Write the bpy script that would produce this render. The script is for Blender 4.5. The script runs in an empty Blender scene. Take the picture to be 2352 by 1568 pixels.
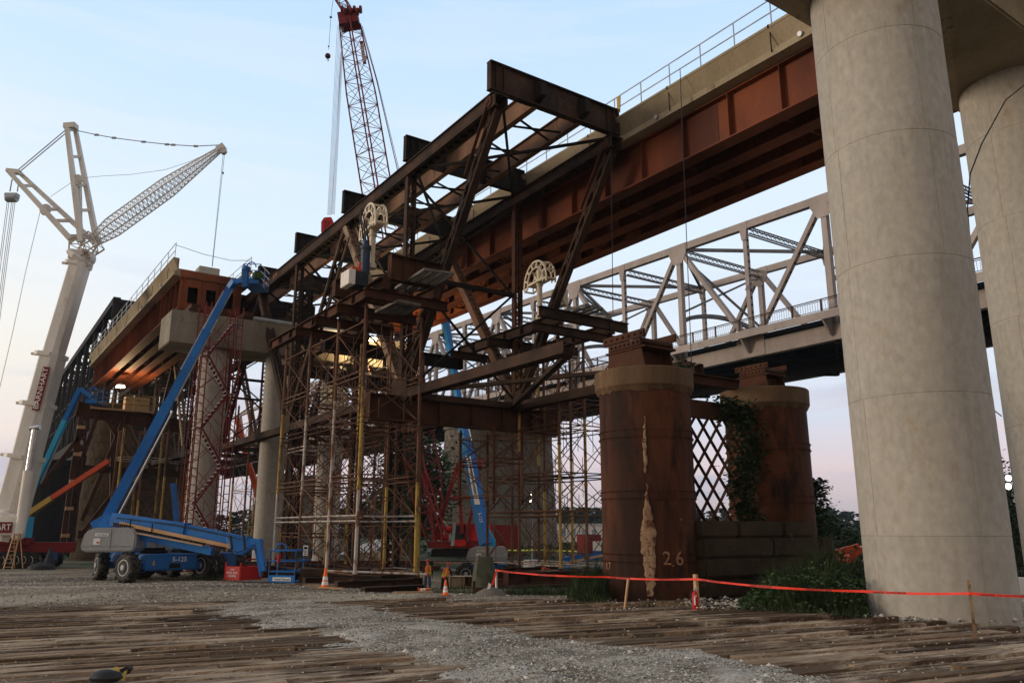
HAZE = True
import bpy, bmesh, math, random
from mathutils import Vector, Matrix, noise
R = math.radians
random.seed(7)
S = bpy.context.scene
C = S.collection
# ---------------------------------------------------------------- camera
F = 1829.0; TH = R(13.23); YA = R(34.9); HC = 1.9
FH = Vector((math.sin(YA), math.cos(YA), 0)); RT = Vector((math.cos(YA), -math.sin(YA), 0)); UP = Vector((0, 0, 1))
cam_d = bpy.data.cameras.new("camera"); cam = bpy.data.objects.new("camera", cam_d); C.objects.link(cam)
cam_d.sensor_width = 36; cam_d.lens = 28.0; cam_d.clip_end = 6000; cam_d.clip_start = 0.1
cam.location = (0, 0, HC); cam.rotation_euler = (R(90) + TH, 0, -YA)
S.camera = cam
# ---------------------------------------------------------------- sky
W = bpy.data.worlds.new("World"); S.world = W; W.use_nodes = True
nt = W.node_tree; N = nt.nodes; L = nt.links
for n in list(N): N.remove(n)
out = N.new('ShaderNodeOutputWorld'); bg = N.new('ShaderNodeBackground')
tc = N.new('ShaderNodeTexCoord'); sep = N.new('ShaderNodeSeparateXYZ'); L.new(tc.outputs['Generated'], sep.inputs[0])
def mth(op, a, b=None, clamp=False):
    m = N.new('ShaderNodeMath'); m.operation = op; m.use_clamp = clamp
    for i, v in enumerate((a, b)):
        if v is None: continue
        if isinstance(v, (int, float)): m.inputs[i].default_value = v
        else: L.new(v, m.inputs[i])
    return m.outputs[0]
def ramp(fac, pts):
    r = N.new('ShaderNodeValToRGB'); e = r.color_ramp.elements
    while len(e) > 1: e.remove(e[0])
    e[0].position = pts[0][0]; e[0].color = (*pts[0][1], 1)
    for p, c in pts[1:]:
        k = e.new(p); k.color = (*c, 1)
    L.new(fac, r.inputs[0]); return r.outputs[0]
def mixc(f, a, b, mode='MIX'):
    m = N.new('ShaderNodeMix'); m.data_type = 'RGBA'; m.blend_type = mode
    for i, v in ((0, f), (6, a), (7, b)):
        if isinstance(v, (int, float)): m.inputs[i].default_value = v
        elif isinstance(v, tuple): m.inputs[i].default_value = (*v, 1)
        else: L.new(v, m.inputs[i])
    return m.outputs[2]
z = sep.outputs['Z']
base = ramp(z, [(0.0, (.40, .36, .40)), (.02, (.52, .46, .50)), (.07, (.76, .62, .66)), (.13, (.66, .70, .82)), (.22, (.78, .85, .96)),
                (.34, (.74, .87, 1.0)), (.50, (.60, .79, 1.0)), (.66, (.48, .70, 1.0)), (.78, (.46, .54, .66)), (1.0, (.42, .45, .50))])
warm = ramp(z, [(0.0, (.50, .47, .52)), (.06, (.62, .58, .64)), (.10, (.96, .82, .72)), (.18, (1.0, .90, .74)), (.30, (.92, .93, .90)), (.5, (.64, .82, 1.0)), (.66, (.48, .70, 1.0)), (.78, (.42, .50, .62)), (1.0, (.36, .40, .46))])
# glow of the low sun, towards the left of the view
az = Vector((math.sin(R(-22)), math.cos(R(-22)), 0))
dt = mth('ADD', mth('MULTIPLY', sep.outputs['X'], az.x), mth('MULTIPLY', sep.outputs['Y'], az.y))
wf = N.new('ShaderNodeMapRange'); wf.interpolation_type = 'SMOOTHSTEP'; L.new(dt, wf.inputs[0]); wf.inputs[1].default_value = .72; wf.inputs[2].default_value = 1.0
col = mixc(wf.outputs[0], base, warm)
mp = N.new('ShaderNodeMapping'); mp.inputs['Scale'].default_value = (1.6, 1.6, 13); mp.inputs['Rotation'].default_value = (R(2), R(3), 0); L.new(tc.outputs['Generated'], mp.inputs[0])
nz = N.new('ShaderNodeTexNoise'); nz.inputs['Scale'].default_value = 1.7; nz.inputs['Detail'].default_value = 6; nz.inputs['Roughness'].default_value = .55; L.new(mp.outputs[0], nz.inputs[0])
band = N.new('ShaderNodeMapRange'); band.interpolation_type = 'SMOOTHSTEP'; L.new(nz.outputs[0], band.inputs[0]); band.inputs[1].default_value = .46; band.inputs[2].default_value = .60
low = ramp(z, [(0, (0, 0, 0)), (.02, (1, 1, 1)), (.16, (.8, .8, .8)), (.26, (.34, .34, .34)), (.5, (.22, .22, .22)), (.75, (.1, .1, .1)), (1, (0, 0, 0))])
cf = mixc(1.0, band.outputs[0], low, 'MULTIPLY')
cloudc = ramp(z, [(0, (.50, .46, .52)), (.06, (.50, .50, .62)), (.10, (.82, .62, .62)), (.18, (.50, .60, .76)), (.4, (.86, .88, .95)), (1, (.8, .85, .95))])
m = N.new('ShaderNodeMix'); m.data_type = 'RGBA'; L.new(cf, m.inputs[0]); L.new(col, m.inputs[6]); L.new(cloudc, m.inputs[7])
sky = N.new('ShaderNodeTexSky'); sky.sky_type = 'NISHITA'; sky.sun_disc = False; sky.sun_elevation = R(7); sky.sun_rotation = R(-62)
skys = mixc(1.0, sky.outputs[0], (.015, .015, .015), 'MULTIPLY')
# the sky behind the camera is duller and warmer than the bright side
db = mth('ADD', mth('MULTIPLY', sep.outputs['X'], -FH.x), mth('MULTIPLY', sep.outputs['Y'], -FH.y))
bf = N.new('ShaderNodeMapRange'); bf.interpolation_type = 'SMOOTHSTEP'; L.new(db, bf.inputs[0]); bf.inputs[1].default_value = -.15; bf.inputs[2].default_value = .45
back = ramp(z, [(0.0, (.42, .33, .26)), (.1, (.70, .56, .46)), (.35, (.62, .54, .48)), (.8, (.46, .46, .48)), (1.0, (.42, .45, .50))])
tot = mixc(1.0, mixc(bf.outputs[0], m.outputs[2], back), skys, 'ADD')
gf = N.new('ShaderNodeMapRange'); L.new(z, gf.inputs[0]); gf.inputs[1].default_value = -.02; gf.inputs[2].default_value = 0.0
fin = mixc(gf.outputs[0], (.09, .075, .06), tot)
L.new(fin, bg.inputs[0]); bg.inputs[1].default_value = 1.04
L.new(bg.outputs[0], out.inputs[0])
sun_d = bpy.data.lights.new("sun", 'SUN'); sun_d.energy = 1.9; sun_d.angle = R(16); sun_d.color = (1, .84, .66)
sun = bpy.data.objects.new("sun", sun_d); C.objects.link(sun)
sdir = Vector((math.sin(R(-62)) * math.cos(R(7)), math.cos(R(-62)) * math.cos(R(7)), math.sin(R(7))))
sun.rotation_euler = sdir.to_track_quat('Z', 'Y').to_euler()
S.view_settings.view_transform = 'Standard'; S.view_settings.look = 'None'; S.view_settings.gamma = 1; S.view_settings.exposure = 0.0
# ---------------------------------------------------------------- finding places: a sight line meets a plane
def ray(x, y):
    fw = math.cos(TH) * FH + math.sin(TH) * UP; cu = -math.sin(TH) * FH + math.cos(TH) * UP
    return ((x - 1176) * RT + F * fw - (y - 784) * cu).normalized()
O = Vector((0, 0, HC))
def onX(x, y, X): d = ray(x, y); return O + d * (X / d.x)
def onY(x, y, Y): d = ray(x, y); return O + d * (Y / d.y)
def onZ(x, y, Z): d = ray(x, y); return O + d * ((Z - HC) / d.z)
def dep(x, y, D): d = ray(x, y); return O + d * (D / d.dot(FH))
def DL(D, Lt, z=0): v = FH * D + RT * Lt; return Vector((v.x, v.y, z))
def lerp(a, b, t): return a + (b - a) * t
def sstep(a, b, x): t = max(0, min(1, (x - a) / (b - a))); return t * t * (3 - 2 * t)
def gz(x, y):
    D = x * FH.x + y * FH.y; Lt = x * RT.x + y * RT.y
    a = -.50 * sstep(24, 32, D) - 1.20 * sstep(33, 48, D) - .6 * sstep(50, 90, D)
    b = -.5 * sstep(26, 40, D) - .6 * sstep(42, 70, D) - .8 * sstep(70, 110, D)
    w = sstep(-11, -3, Lt)
    h = lerp(b, a, w)
    e = .45 * sstep(0, 2.0, D - (25.5 - .62 * max(0, Lt - 3)) ) * sstep(2, 6, Lt)
    h -= e * (1 - sstep(30, 45, D) * .4)
    h += .05 * noise.noise(Vector((x * .35, y * .35, 0))) * sstep(3, 10, D)
    h += 1.2 * noise.noise(Vector((x * .01, y * .01, 3))) * sstep(120, 300, D)
    return h
# ---------------------------------------------------------------- materials
def mat(name, c1, c2, scale=1.0, rough=.75, metal=0.0, bump=.3, c3=None, lo=.35, hi=.65, stretch=(1, 1, 1), fine=14, emit=None, c3lo=.60, c3hi=.68, spec=.22, panel=None):
    m = bpy.data.materials.new(name); m.use_nodes = True
    n = m.node_tree.nodes; l = m.node_tree.links; b = n['Principled BSDF']
    g = n.new('ShaderNodeNewGeometry'); mp = n.new('ShaderNodeMapping'); mp.inputs['Scale'].default_value = stretch
    l.new(g.outputs['Position'], mp.inputs[0])
    def ns(sc, det=6, r=.6):
        t = n.new('ShaderNodeTexNoise'); t.inputs['Scale'].default_value = sc; t.inputs['Detail'].default_value = det; t.inputs['Roughness'].default_value = r
        l.new(mp.outputs[0], t.inputs[0]); return t.outputs[0]
    def mr(v, a, c):
        t = n.new('ShaderNodeMapRange'); l.new(v, t.inputs[0]); t.inputs[1].default_value = a; t.inputs[2].default_value = c; return t.outputs[0]
    def mx(f, a, c):
        t = n.new('ShaderNodeMix'); t.data_type = 'RGBA'
        for i, v in ((0, f), (6, a), (7, c)):
            if isinstance(v, tuple): t.inputs[i].default_value = (*v, 1)
            elif isinstance(v, float): t.inputs[i].default_value = v
            else: l.new(v, t.inputs[i])
        return t.outputs[2]
    a = ns(scale); f2 = ns(fine, 4)
    colr = mx(mr(a, lo, hi), c1, c2)
    if c3: colr = mx(mr(ns(scale * 2.3 + .7, 8, .7), c3lo, c3hi), colr, c3)
    if panel:   # casts poured in lifts differ a little in tone
        sp = n.new('ShaderNodeSeparateXYZ'); l.new(g.outputs['Position'], sp.inputs[0])
        q = n.new('ShaderNodeMath'); q.operation = 'MULTIPLY_ADD'; l.new(sp.outputs['Z'], q.inputs[0]); q.inputs[1].default_value = 1 / panel[0]; q.inputs[2].default_value = -panel[1] / panel[0]
        fl = n.new('ShaderNodeMath'); fl.operation = 'FLOOR'; l.new(q.outputs[0], fl.inputs[0]); wn = n.new('ShaderNodeTexWhiteNoise'); wn.noise_dimensions = '1D'; l.new(fl.outputs[0], wn.inputs['W'])
        fr = n.new('ShaderNodeMath'); fr.operation = 'FRACT'; l.new(q.outputs[0], fr.inputs[0])
        colr = mx(mr(wn.outputs['Value'], 0, 1), colr, mx(.5, colr, panel[2]))
        # drip stains that start below each joint
        dr = n.new('ShaderNodeMath'); dr.operation = 'MULTIPLY'; l.new(mr(fr.outputs[0], .45, 1.0), dr.inputs[0])
        mp2 = n.new('ShaderNodeMapping'); mp2.inputs['Scale'].default_value = (2.6, 2.6, .16); l.new(g.outputs['Position'], mp2.inputs[0])
        t2 = n.new('ShaderNodeTexNoise'); t2.inputs['Scale'].default_value = 2.2; t2.inputs['Detail'].default_value = 7; l.new(mp2.outputs[0], t2.inputs[0]); l.new(mr(t2.outputs[0], .50, .64), dr.inputs[1])
        colr = mx(dr.outputs[0], colr, panel[3])
    dk = mx(mr(f2, .3, .8), (.82, .82, .82), (1.12, 1.12, 1.12))
    mm = n.new('ShaderNodeMix'); mm.data_type = 'RGBA'; mm.blend_type = 'MULTIPLY'; mm.inputs[0].default_value = 1
    l.new(colr, mm.inputs[6]); l.new(dk, mm.inputs[7]); l.new(mm.outputs[2], b.inputs['Base Color'])
    b.inputs['Roughness'].default_value = rough; b.inputs['Metallic'].default_value = metal
    b.inputs['Specular IOR Level'].default_value = spec
    if bump:
        bp = n.new('ShaderNodeBump'); bp.inputs['Strength'].default_value = bump; bp.inputs['Distance'].default_value = .02
        l.new(f2, bp.inputs['Height']); l.new(bp.outputs[0], b.inputs['Normal'])
    if emit:
        b.inputs['Emission Color'].default_value = (*emit[0], 1); b.inputs['Emission Strength'].default_value = emit[1]
    return m
M = dict(
 old=mat('old_steel', (.022, .013, .009), (.066, .034, .020), .8, .85, 0, .4, (.13, .062, .030), c3lo=.60, c3hi=.74),
 oldb=mat('old_steel_black', (.008, .006, .005), (.022, .014, .010), .6, .85, 0, .3, (.055, .030, .017), spec=.25),
 orange=mat('orange_brown_lit_steel', (.10, .052, .030), (.22, .115, .065), .6, .85, 0, .4, (.035, .022, .016), stretch=(1, 1, .5)),  # warm light on the stringers is put into this orange-brown
 tan=mat('peeling_paint_steel', (.20, .125, .075), (.30, .21, .14), .7, .85, 0, .5, (.06, .035, .022), c3lo=.5, c3hi=.6),
 rust=mat('rusty_steel', (.038, .015, .008), (.085, .032, .015), .9, .85, 0, .4, (.17, .072, .034), c3lo=.62, c3hi=.72),
 weather=mat('weathering_steel', (.088, .020, .007), (.25, .064, .018), .22, .7, 0, .15, (.10, .040, .024), c3lo=.58, c3hi=.75, stretch=(1, 1, .45)),  # broad brighter orange patches stand in for light on the girders
 weatherd=mat('weathering_steel_panel', (.085, .027, .015), (.11, .036, .02), .5, .75, 0, .15),
 conc=mat('concrete', (.345, .312, .266), (.405, .370, .320), .30, .9, 0, .12, (.30, .235, .15), c3lo=.57, c3hi=.72, stretch=(1, 1, .62), fine=6, panel=(3.15, 1.74, (.40, .365, .31), (.34, .31, .26))),
 concd=mat('deck_concrete', (.235, .185, .115), (.33, .265, .175), .5, .9, 0, .2, (.16, .11, .065), stretch=(1, 1, .35)),
 stone=mat('stone', (.14, .118, .095), (.22, .19, .155), .5, .95, 0, .5, (.10, .082, .068)),
 grey=mat('grey_bridge_paint', (.28, .235, .215), (.37, .315, .29), .5, .7, 0, .1, (.16, .105, .08), c3lo=.60, c3hi=.72, stretch=(1, 1, .5)),
 greyd=mat('grey_bridge_lacing', (.15, .15, .16), (.21, .20, .205), .5, .7, 0, .1),
 dark=mat('dark_steel', (.006, .0055, .006), (.012, .010, .010), .5, .9, 0, .1, spec=.2),
 black=mat('black_rubber', (.016, .016, .017), (.030, .029, .028), 2, .75, 0, .3, (.11, .085, .06), c3lo=.52, c3hi=.66),
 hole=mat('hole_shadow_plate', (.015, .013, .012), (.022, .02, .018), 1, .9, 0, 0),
 cyl=mat('pier_casing_rust', (.026, .0095, .005), (.105, .034, .013), .42, .85, 0, .4, (.018, .008, .005), stretch=(1, 1, .30), c3lo=.48, c3hi=.64, lo=.40, hi=.62),
 rim=mat('pier_rim_concrete', (.095, .056, .030), (.145, .088, .048), .6, .9, 0, .3, (.27, .19, .115), stretch=(2, 2, .25)),
 patch=mat('pale_scale', (.22, .13, .072), (.35, .235, .15), 1.8, .95, 0, .9, (.085, .034, .016), c3lo=.50, c3hi=.57),
 cap_shade=mat('shaded_stained_cap', (.17, .14, .10), (.27, .235, .18), .5, .9, 0, .2, (.10, .08, .055), stretch=(1, 1, .4)),  # cap tone darkened overall: shade under the bridges is put into the colour
 block=mat('mossy_footing', (.030, .020, .011), (.065, .042, .024), .9, .95, 0, .8, (.27, .18, .115), c3lo=.64, c3hi=.74),
 blue=mat('blue_paint', (.012, .125, .40), (.020, .17, .50), .6, .42, 0, .08, (.045, .085, .17), c3lo=.56, c3hi=.72),
 blued=mat('blue_paint_dull', (.012, .085, .26), (.02, .12, .34), .6, .5, 0, .1),
 cyan=mat('light_blue_paint', (.03, .34, .60), (.04, .40, .66), .6, .45, 0, .05),
 greyp=mat('grey_hood', (.29, .29, .30), (.35, .35, .355), .8, .42, 0, .03),
 white=mat('white_paint', (.60, .55, .49), (.74, .69, .63), .5, .5, 0, .05, (.40, .28, .18), c3lo=.60, c3hi=.74, stretch=(1.6, 1.6, .4)),
 cream=mat('cream_paint', (.62, .52, .38), (.72, .62, .47), 1.5, .5, 0, .05),
 pipew=mat('whitewashed_pipe', (.38, .33, .29), (.50, .45, .40), 1.2, .8, 0, .2, (.17, .075, .04), stretch=(1, 1, .4), c3lo=.5, c3hi=.58),
 pipey=mat('yellow_pipe', (.36, .22, .045), (.44, .30, .07), .9, .75, 0, .2, (.14, .065, .03), stretch=(1, 1, .35), c3lo=.50, c3hi=.60),
 piper=mat('rusty_pipe', (.085, .040, .024), (.155, .078, .045), 1.2, .8, 0, .2, (.28, .16, .09), stretch=(1, 1, .4)),
 red=mat('red_paint', (.40, .016, .014), (.50, .024, .020), .8, .5, 0, .05, (.15, .014, .014)),
 redd=mat('dull_red_paint', (.13, .009, .011), (.19, .014, .016), .8, .6, 0, .05),
 oran=mat('orange_paint', (.42, .050, .014), (.55, .075, .02), .8, .5, 0, .05),
 yel=mat('yellow_paint', (.34, .22, .04), (.44, .29, .06), .8, .6, 0, .05, (.22, .13, .04)),
 steel=mat('galvanised', (.30, .31, .33), (.42, .43, .45), 1.5, .45, .3, .05),
 alum=mat('chrome_rod', (.55, .55, .56), (.66, .66, .66), 1.5, .25, .9, 0),
 grate=mat('grating', (.09, .08, .065), (.17, .15, .125), 1.5, .6, .2, .1, (.10, .07, .05)),
 wood=mat('new_lumber', (.42, .25, .125), (.52, .33, .18), 1.2, .8, 0, .2, stretch=(1, 1, 1)),
 ply=mat('plywood', (.40, .28, .165), (.50, .36, .22), 1.2, .85, 0, .1),
 skin=mat('skin', (.34, .19, .13), (.38, .22, .15), 3, .6, 0, 0),
 denim=mat('denim', (.07, .11, .19), (.10, .15, .25), 6, .9, 0, .2),
 darkc=mat('dark_cloth', (.022, .026, .034), (.045, .05, .06), 6, .9, 0, .2),
 vest=mat('orange_vest', (.95, .15, .025), (1.0, .20, .04), 5, .7, 0, .1),
 lime=mat('lime_tape', (.62, .72, .10), (.70, .80, .16), 5, .6, 0, 0),
 wht=mat('white_marking', (.72, .71, .69), (.80, .79, .77), 3, .6, 0, 0),
 blk=mat('black_marking', (.02, .02, .022), (.03, .03, .03), 3, .6, 0, 0),
 chalk=mat('chalk_marking', (.27, .13, .07), (.40, .21, .12), 9, .9, 0, 0, (.14, .06, .035), c3lo=.55, c3hi=.62),
 tape=mat('orange_tape', (.72, .035, .018), (.82, .06, .03), 3, .5, 0, 0),
 lamp=mat('lamp_glow', (.9, .8, .6), (.9, .8, .6), 3, .5, 0, 0, emit=((1, .80, .50), 14)),
 lampw=mat('lamp_white', (.9, .9, .9), (.9, .9, .9), 3, .5, 0, 0, emit=((1, .86, .66), 16)),
 leafd=mat('dark_foliage', (.014, .030, .010), (.036, .062, .018), 1.1, .7, 0, 0, (.085, .125, .04)),
 leafm=mat('green_foliage', (.022, .045, .012), (.05, .085, .024), 1.3, .7, 0, 0, (.09, .12, .04)),
 leaff=mat('far_foliage', (.025, .045, .028), (.05, .075, .042), .15, .9, 0, 0),
 grass=mat('grass_blades', (.014, .027, .008), (.038, .058, .018), 1.5, .8, 0, 0, (.13, .12, .05)),
 bark=mat('bark', (.05, .038, .028), (.09, .07, .05), 2, .95, 0, .6),
 glass=mat('window_glass', (.20, .28, .32), (.25, .33, .37), 1, .15, 0, 0, spec=.8),
 roofm=mat('metal_roof', (.42, .42, .42), (.55, .55, .54), 1.2, .6, .1, .1, (.30, .24, .19)),
 tarp=mat('olive_tarp', (.055, .055, .035), (.085, .085, .055), 2, .85, 0, .4),
 navy=mat('navy_jack', (.02, .035, .07), (.035, .05, .09), 3, .4, 0, .05),
)
# ---------------------------------------------------------------- building helpers
class MB:
    def __init__(s): s.v = []; s.f = []; s.m = []
    def mark(s): s.m.append((len(s.v), len(s.f))); return s
    def quad_box(s, a, b, w, h, up=UP, w2=None, h2=None):
        a = Vector(a); b = Vector(b); d = (b - a)
        if d.length < 1e-6: return s
        d.normalize(); u = Vector(up)
        if abs(d.dot(u)) > .985: u = Vector((0, 1, 0)) if abs(d.y) < .9 else Vector((1, 0, 0))
        r = d.cross(u).normalized(); u = r.cross(d).normalized(); k = len(s.v)
        for p, ww, hh in ((a, w, h), (b, w2 or w, h2 or h)):
            for x, y in ((-1, -1), (1, -1), (1, 1), (-1, 1)): s.v.append(p + r * (x * ww / 2) + u * (y * hh / 2))
        s.f += [(k, k + 3, k + 2, k + 1), (k + 4, k + 5, k + 6, k + 7)] + [(k + i, k + (i + 1) % 4, k + 4 + (i + 1) % 4, k + 4 + i) for i in range(4)]
        return s
    bar = quad_box
    def box(s, lo, hi):
        k = len(s.v); x0, y0, z0 = lo; x1, y1, z1 = hi
        s.v += [Vector(p) for p in ((x0, y0, z0), (x1, y0, z0), (x1, y1, z0), (x0, y1, z0), (x0, y0, z1), (x1, y0, z1), (x1, y1, z1), (x0, y1, z1))]
        s.f += [tuple(k + i for i in q) for q in ((0, 3, 2, 1), (4, 5, 6, 7), (0, 1, 5, 4), (1, 2, 6, 5), (2, 3, 7, 6), (3, 0, 4, 7))]; return s
    def prism(s, pts, ext):   # polygon swept by vector ext
        k = len(s.v); n = len(pts); e = Vector(ext)
        s.v += [Vector(p) for p in pts] + [Vector(p) + e for p in pts]
        s.f += [tuple(range(k + n - 1, k - 1, -1)), tuple(range(k + n, k + 2 * n))] + [(k + i, k + (i + 1) % n, k + n + (i + 1) % n, k + n + i) for i in range(n)]; return s
    def tube(s, a, b, r, n=8, r2=None, cap=True):
        a = Vector(a); b = Vector(b); d = (b - a)
        if d.length < 1e-6: return s
        d.normalize(); t = UP if abs(d.z) < .95 else Vector((1, 0, 0)); x = d.cross(t).normalized(); y = d.cross(x); k = len(s.v)
        for p, q in ((a, r), (b, r if r2 is None else r2)):
            for i in range(n): c = 2 * math.pi * i / n; s.v.append(p + x * (q * math.cos(c)) + y * (q * math.sin(c)))
        s.f += [(k + i, k + n + i, k + n + (i + 1) % n, k + (i + 1) % n) for i in range(n)]
        if cap: s.f += [tuple(range(k, k + n)), tuple(range(k + 2 * n - 1, k + n - 1, -1))]
        return s
    def path(s, pts, r, n=6):
        for a, b in zip(pts, pts[1:]): s.tube(a, b, r, n)
        return s
    def ibeam(s, a, b, h, w, tf=.04, tw=.025, up=UP, stiff=0):
        a = Vector(a); b = Vector(b); d = (b - a).normalized(); u = Vector(up); r = d.cross(u).normalized(); u = r.cross(d).normalized()
        s.bar(a + u * (h / 2 - tf / 2), b + u * (h / 2 - tf / 2), w, tf, up); s.bar(a - u * (h / 2 - tf / 2), b - u * (h / 2 - tf / 2), w, tf, up)
        s.bar(a, b, tw, h - 2 * tf, up)
        if stiff:
            n = max(1, int((b - a).length / stiff))
            for i in range(n + 1):
                p = a.lerp(b, i / n); p = p + d * (.02 if i == 0 else -.02 if i == n else 0)
                s.bar(p - u * (h / 2 - tf), p + u * (h / 2 - tf), w * .9, .022, r if False else d)
        return s
    def laced(s, a, b, w, dp, up, lw=.05, pitch=None, t=.05, flange=.1, both=True):
        """two channels w apart (across), depth dp along 'up', joined by crossed lacing on the faces"""
        a = Vector(a); b = Vector(b); d = (b - a); Ln = d.length; d.normalize(); u = Vector(up); r = d.cross(u).normalized(); u = r.cross(d).normalized()
        for q in (-1, 1):
            s.bar(a + r * (q * w / 2), b + r * (q * w / 2), t, dp, u)
            for e in (-1, 1): s.bar(a + r * (q * (w / 2 - flange / 2)) + u * (e * (dp / 2 - t / 2)), b + r * (q * (w / 2 - flange / 2)) + u * (e * (dp / 2 - t / 2)), flange, t * .8, u)
        pitch = pitch or w * .9; n = max(2, int(Ln / pitch))
        for e in ((-1, 1) if both else (-1,)):
            for i in range(n):
                p0 = a.lerp(b, (i + .04) / n); p1 = a.lerp(b, (i + .96) / n); o = u * (e * (dp / 2 + .004))
                s.bar(p0 - r * w * .42 + o, p1 + r * w * .42 + o, lw, .016, u)
                s.bar(p0 + r * w * .42 + o * 1.03, p1 - r * w * .42 + o * 1.03, lw, .016, u)
        return s
    def lattice(s, a, b, w, h, up, rc, rl, n, taper0=0, taper1=0, t0=.3, t1=.3, rot=0, diag='Z', w0=None):
        """four chord boom"""
        a = Vector(a); b = Vector(b); d = (b - a); d.normalize(); u = Vector(up); r = d.cross(u).normalized(); u = r.cross(d).normalized()
        c, q = math.cos(rot), math.sin(rot); r, u = r * c + u * q, u * c - r * q
        def sec(t):
            k = 1
            if t < taper0: k = t0 + (1 - t0) * t / taper0
            if t > 1 - taper1: k = t1 + (1 - t1) * (1 - t) / taper1
            p = a.lerp(b, t); return [p + r * (x * w / 2 * k) + u * (y * h / 2 * k) for x, y in ((-1, -1), (1, -1), (1, 1), (-1, 1))]
        prev = sec(0)
        for i in range(1, n + 1):
            cur = sec(i / n)
            for j in range(4):
                s.tube(prev[j], cur[j], rc, 6); j2 = (j + 1) % 4
                s.tube(cur[j], cur[j2], rl, 4)
                if (i + j) % 2: s.tube(prev[j], cur[j2], rl, 4)
                else: s.tube(prev[j2], cur[j], rl, 4)
                if diag == 'X':
                    if (i + j) % 2: s.tube(prev[j2], cur[j], rl * .8, 4)
                    else: s.tube(prev[j], cur[j2], rl * .8, 4)
            prev = cur
        return s
    def lathe(s, c, prof, n=32, axis=UP):
        c = Vector(c); k = len(s.v); ax = Vector(axis).normalized(); t = Vector((1, 0, 0)) if abs(ax.x) < .9 else UP; x = ax.cross(t).normalized(); y = ax.cross(x)
        for r, z in prof:
            for i in range(n): a = 2 * math.pi * i / n; s.v.append(c + ax * z + x * (r * math.cos(a)) + y * (r * math.sin(a)))
        for j in range(len(prof) - 1):
            for i in range(n): s.f.append((k + j * n + i, k + j * n + (i + 1) % n, k + (j + 1) * n + (i + 1) % n, k + (j + 1) * n + i))
        s.f += [tuple(range(k + n - 1, k - 1, -1)), tuple(range(k + (len(prof) - 1) * n, k + len(prof) * n))]; return s
    def railing(s, pts, h, rb, nrail=2, sp=1.8):
        for a, b in zip(pts, pts[1:]):
            a = Vector(a); b = Vector(b); n = max(1, round((b - a).length / sp))
            for i in range(n + 1): p = a.lerp(b, i / n); s.tube(p, p + UP * h, rb, 5)
            for j in range(nrail): z = UP * (h * (j + 1) / nrail); s.tube(a + z, b + z, rb, 5)
        return s
    def build(s, name, m, parent=None, smooth=False, bevel=0):
        if s.m:   # every marked piece becomes a part of its own
            mk = s.m + [(len(s.v), len(s.f))]; o = None
            for (va, fa), (vb, fb_) in zip(mk, mk[1:]):
                if fb_ > fa: q = MB(); q.v = s.v[va:vb]; q.f = [tuple(i - va for i in f) for f in s.f[fa:fb_]]; o = q.build(name, m, parent, smooth, bevel)
            return o
        me = bpy.data.meshes.new(name); me.from_pydata([tuple(p) for p in s.v], [], s.f); me.update()
        bm = bmesh.new(); bm.from_mesh(me); bmesh.ops.recalc_face_normals(bm, faces=bm.faces)
        if bevel: bmesh.ops.bevel(bm, geom=bm.edges[:], offset=bevel, segments=2, affect='EDGES')
        bm.to_mesh(me); bm.free()
        o = bpy.data.objects.new(name, me); C.objects.link(o); me.materials.append(M[m] if isinstance(m, str) else m)
        if smooth:
            for p in me.polygons: p.use_smooth = True
            try: me.set_sharp_from_angle(angle=R(40))
            except Exception: pass
        if parent: par(o, parent)
        return o
def add_to(o, b, m):   # surface detail in another colour, inside the same mesh
    bm = bmesh.new(); bm.from_mesh(o.data); vs = [bm.verts.new(p) for p in b.v]; o.data.materials.append(M[m]); k = len(o.data.materials) - 1
    for f in b.f:
        q = bm.faces.new([vs[i] for i in f]); q.material_index = k
    bm.to_mesh(o.data); bm.free(); return o
def par(o, p):
    o.parent = p
    mw = Matrix.Translation(p.location)
    q = p
    tot = Matrix.Identity(4); chain = []
    while q: chain.append(q); q = q.parent
    for q in reversed(chain): tot = tot @ (q.matrix_parent_inverse if q.parent else Matrix.Identity(4)) @ Matrix.Translation(q.location)
    o.matrix_parent_inverse = tot.inverted(); return o
def tag(o, label=None, cat=None, group=None, kind=None):
    if label: o['label'] = label
    if cat: o['category'] = cat
    if cat and not kind: o['kind'] = 'thing'
    if group: o['group'] = group
    if kind: o['kind'] = kind
    return o
def thing(name, loc, label, cat, group=None):
    o = bpy.data.objects.new(name, None); C.objects.link(o); o.location = loc; o.empty_display_size = .3
    o['kind'] = 'thing'; return tag(o, label, cat, group)
def kids(o): return [c for c in C.objects if c.parent == o]
def copy_tree(o, parent=None):
    c = o.copy(); C.objects.link(c); c.parent = parent
    for ch in kids(o): copy_tree(ch, c)
    return c
def text(txt, p, right, upv, size, m, parent, name='lettering', ext=.004, align='CENTER', sx=1):
    cu = bpy.data.curves.new(name, 'FONT'); cu.body = txt; cu.size = size; cu.extrude = ext; cu.align_x = align; cu.align_y = 'CENTER'
    t = bpy.data.objects.new(name, cu); C.objects.link(t)
    dg = bpy.context.evaluated_depsgraph_get(); dg.update()
    me = bpy.data.meshes.new_from_object(t.evaluated_get(dg)); bpy.data.objects.remove(t); bpy.data.curves.remove(cu)
    r = Vector(right).normalized(); u = Vector(upv).normalized(); n = r.cross(u).normalized(); u = n.cross(r)
    me.transform(Matrix.Translation(Vector(p)) @ Matrix((r, u, n)).transposed().to_4x4() @ Matrix.Scale(sx, 4, (1, 0, 0)))
    o = bpy.data.objects.new(name, me); C.objects.link(o); me.materials.clear(); me.materials.append(M[m])
    if parent: par(o, parent)
    return o
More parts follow.
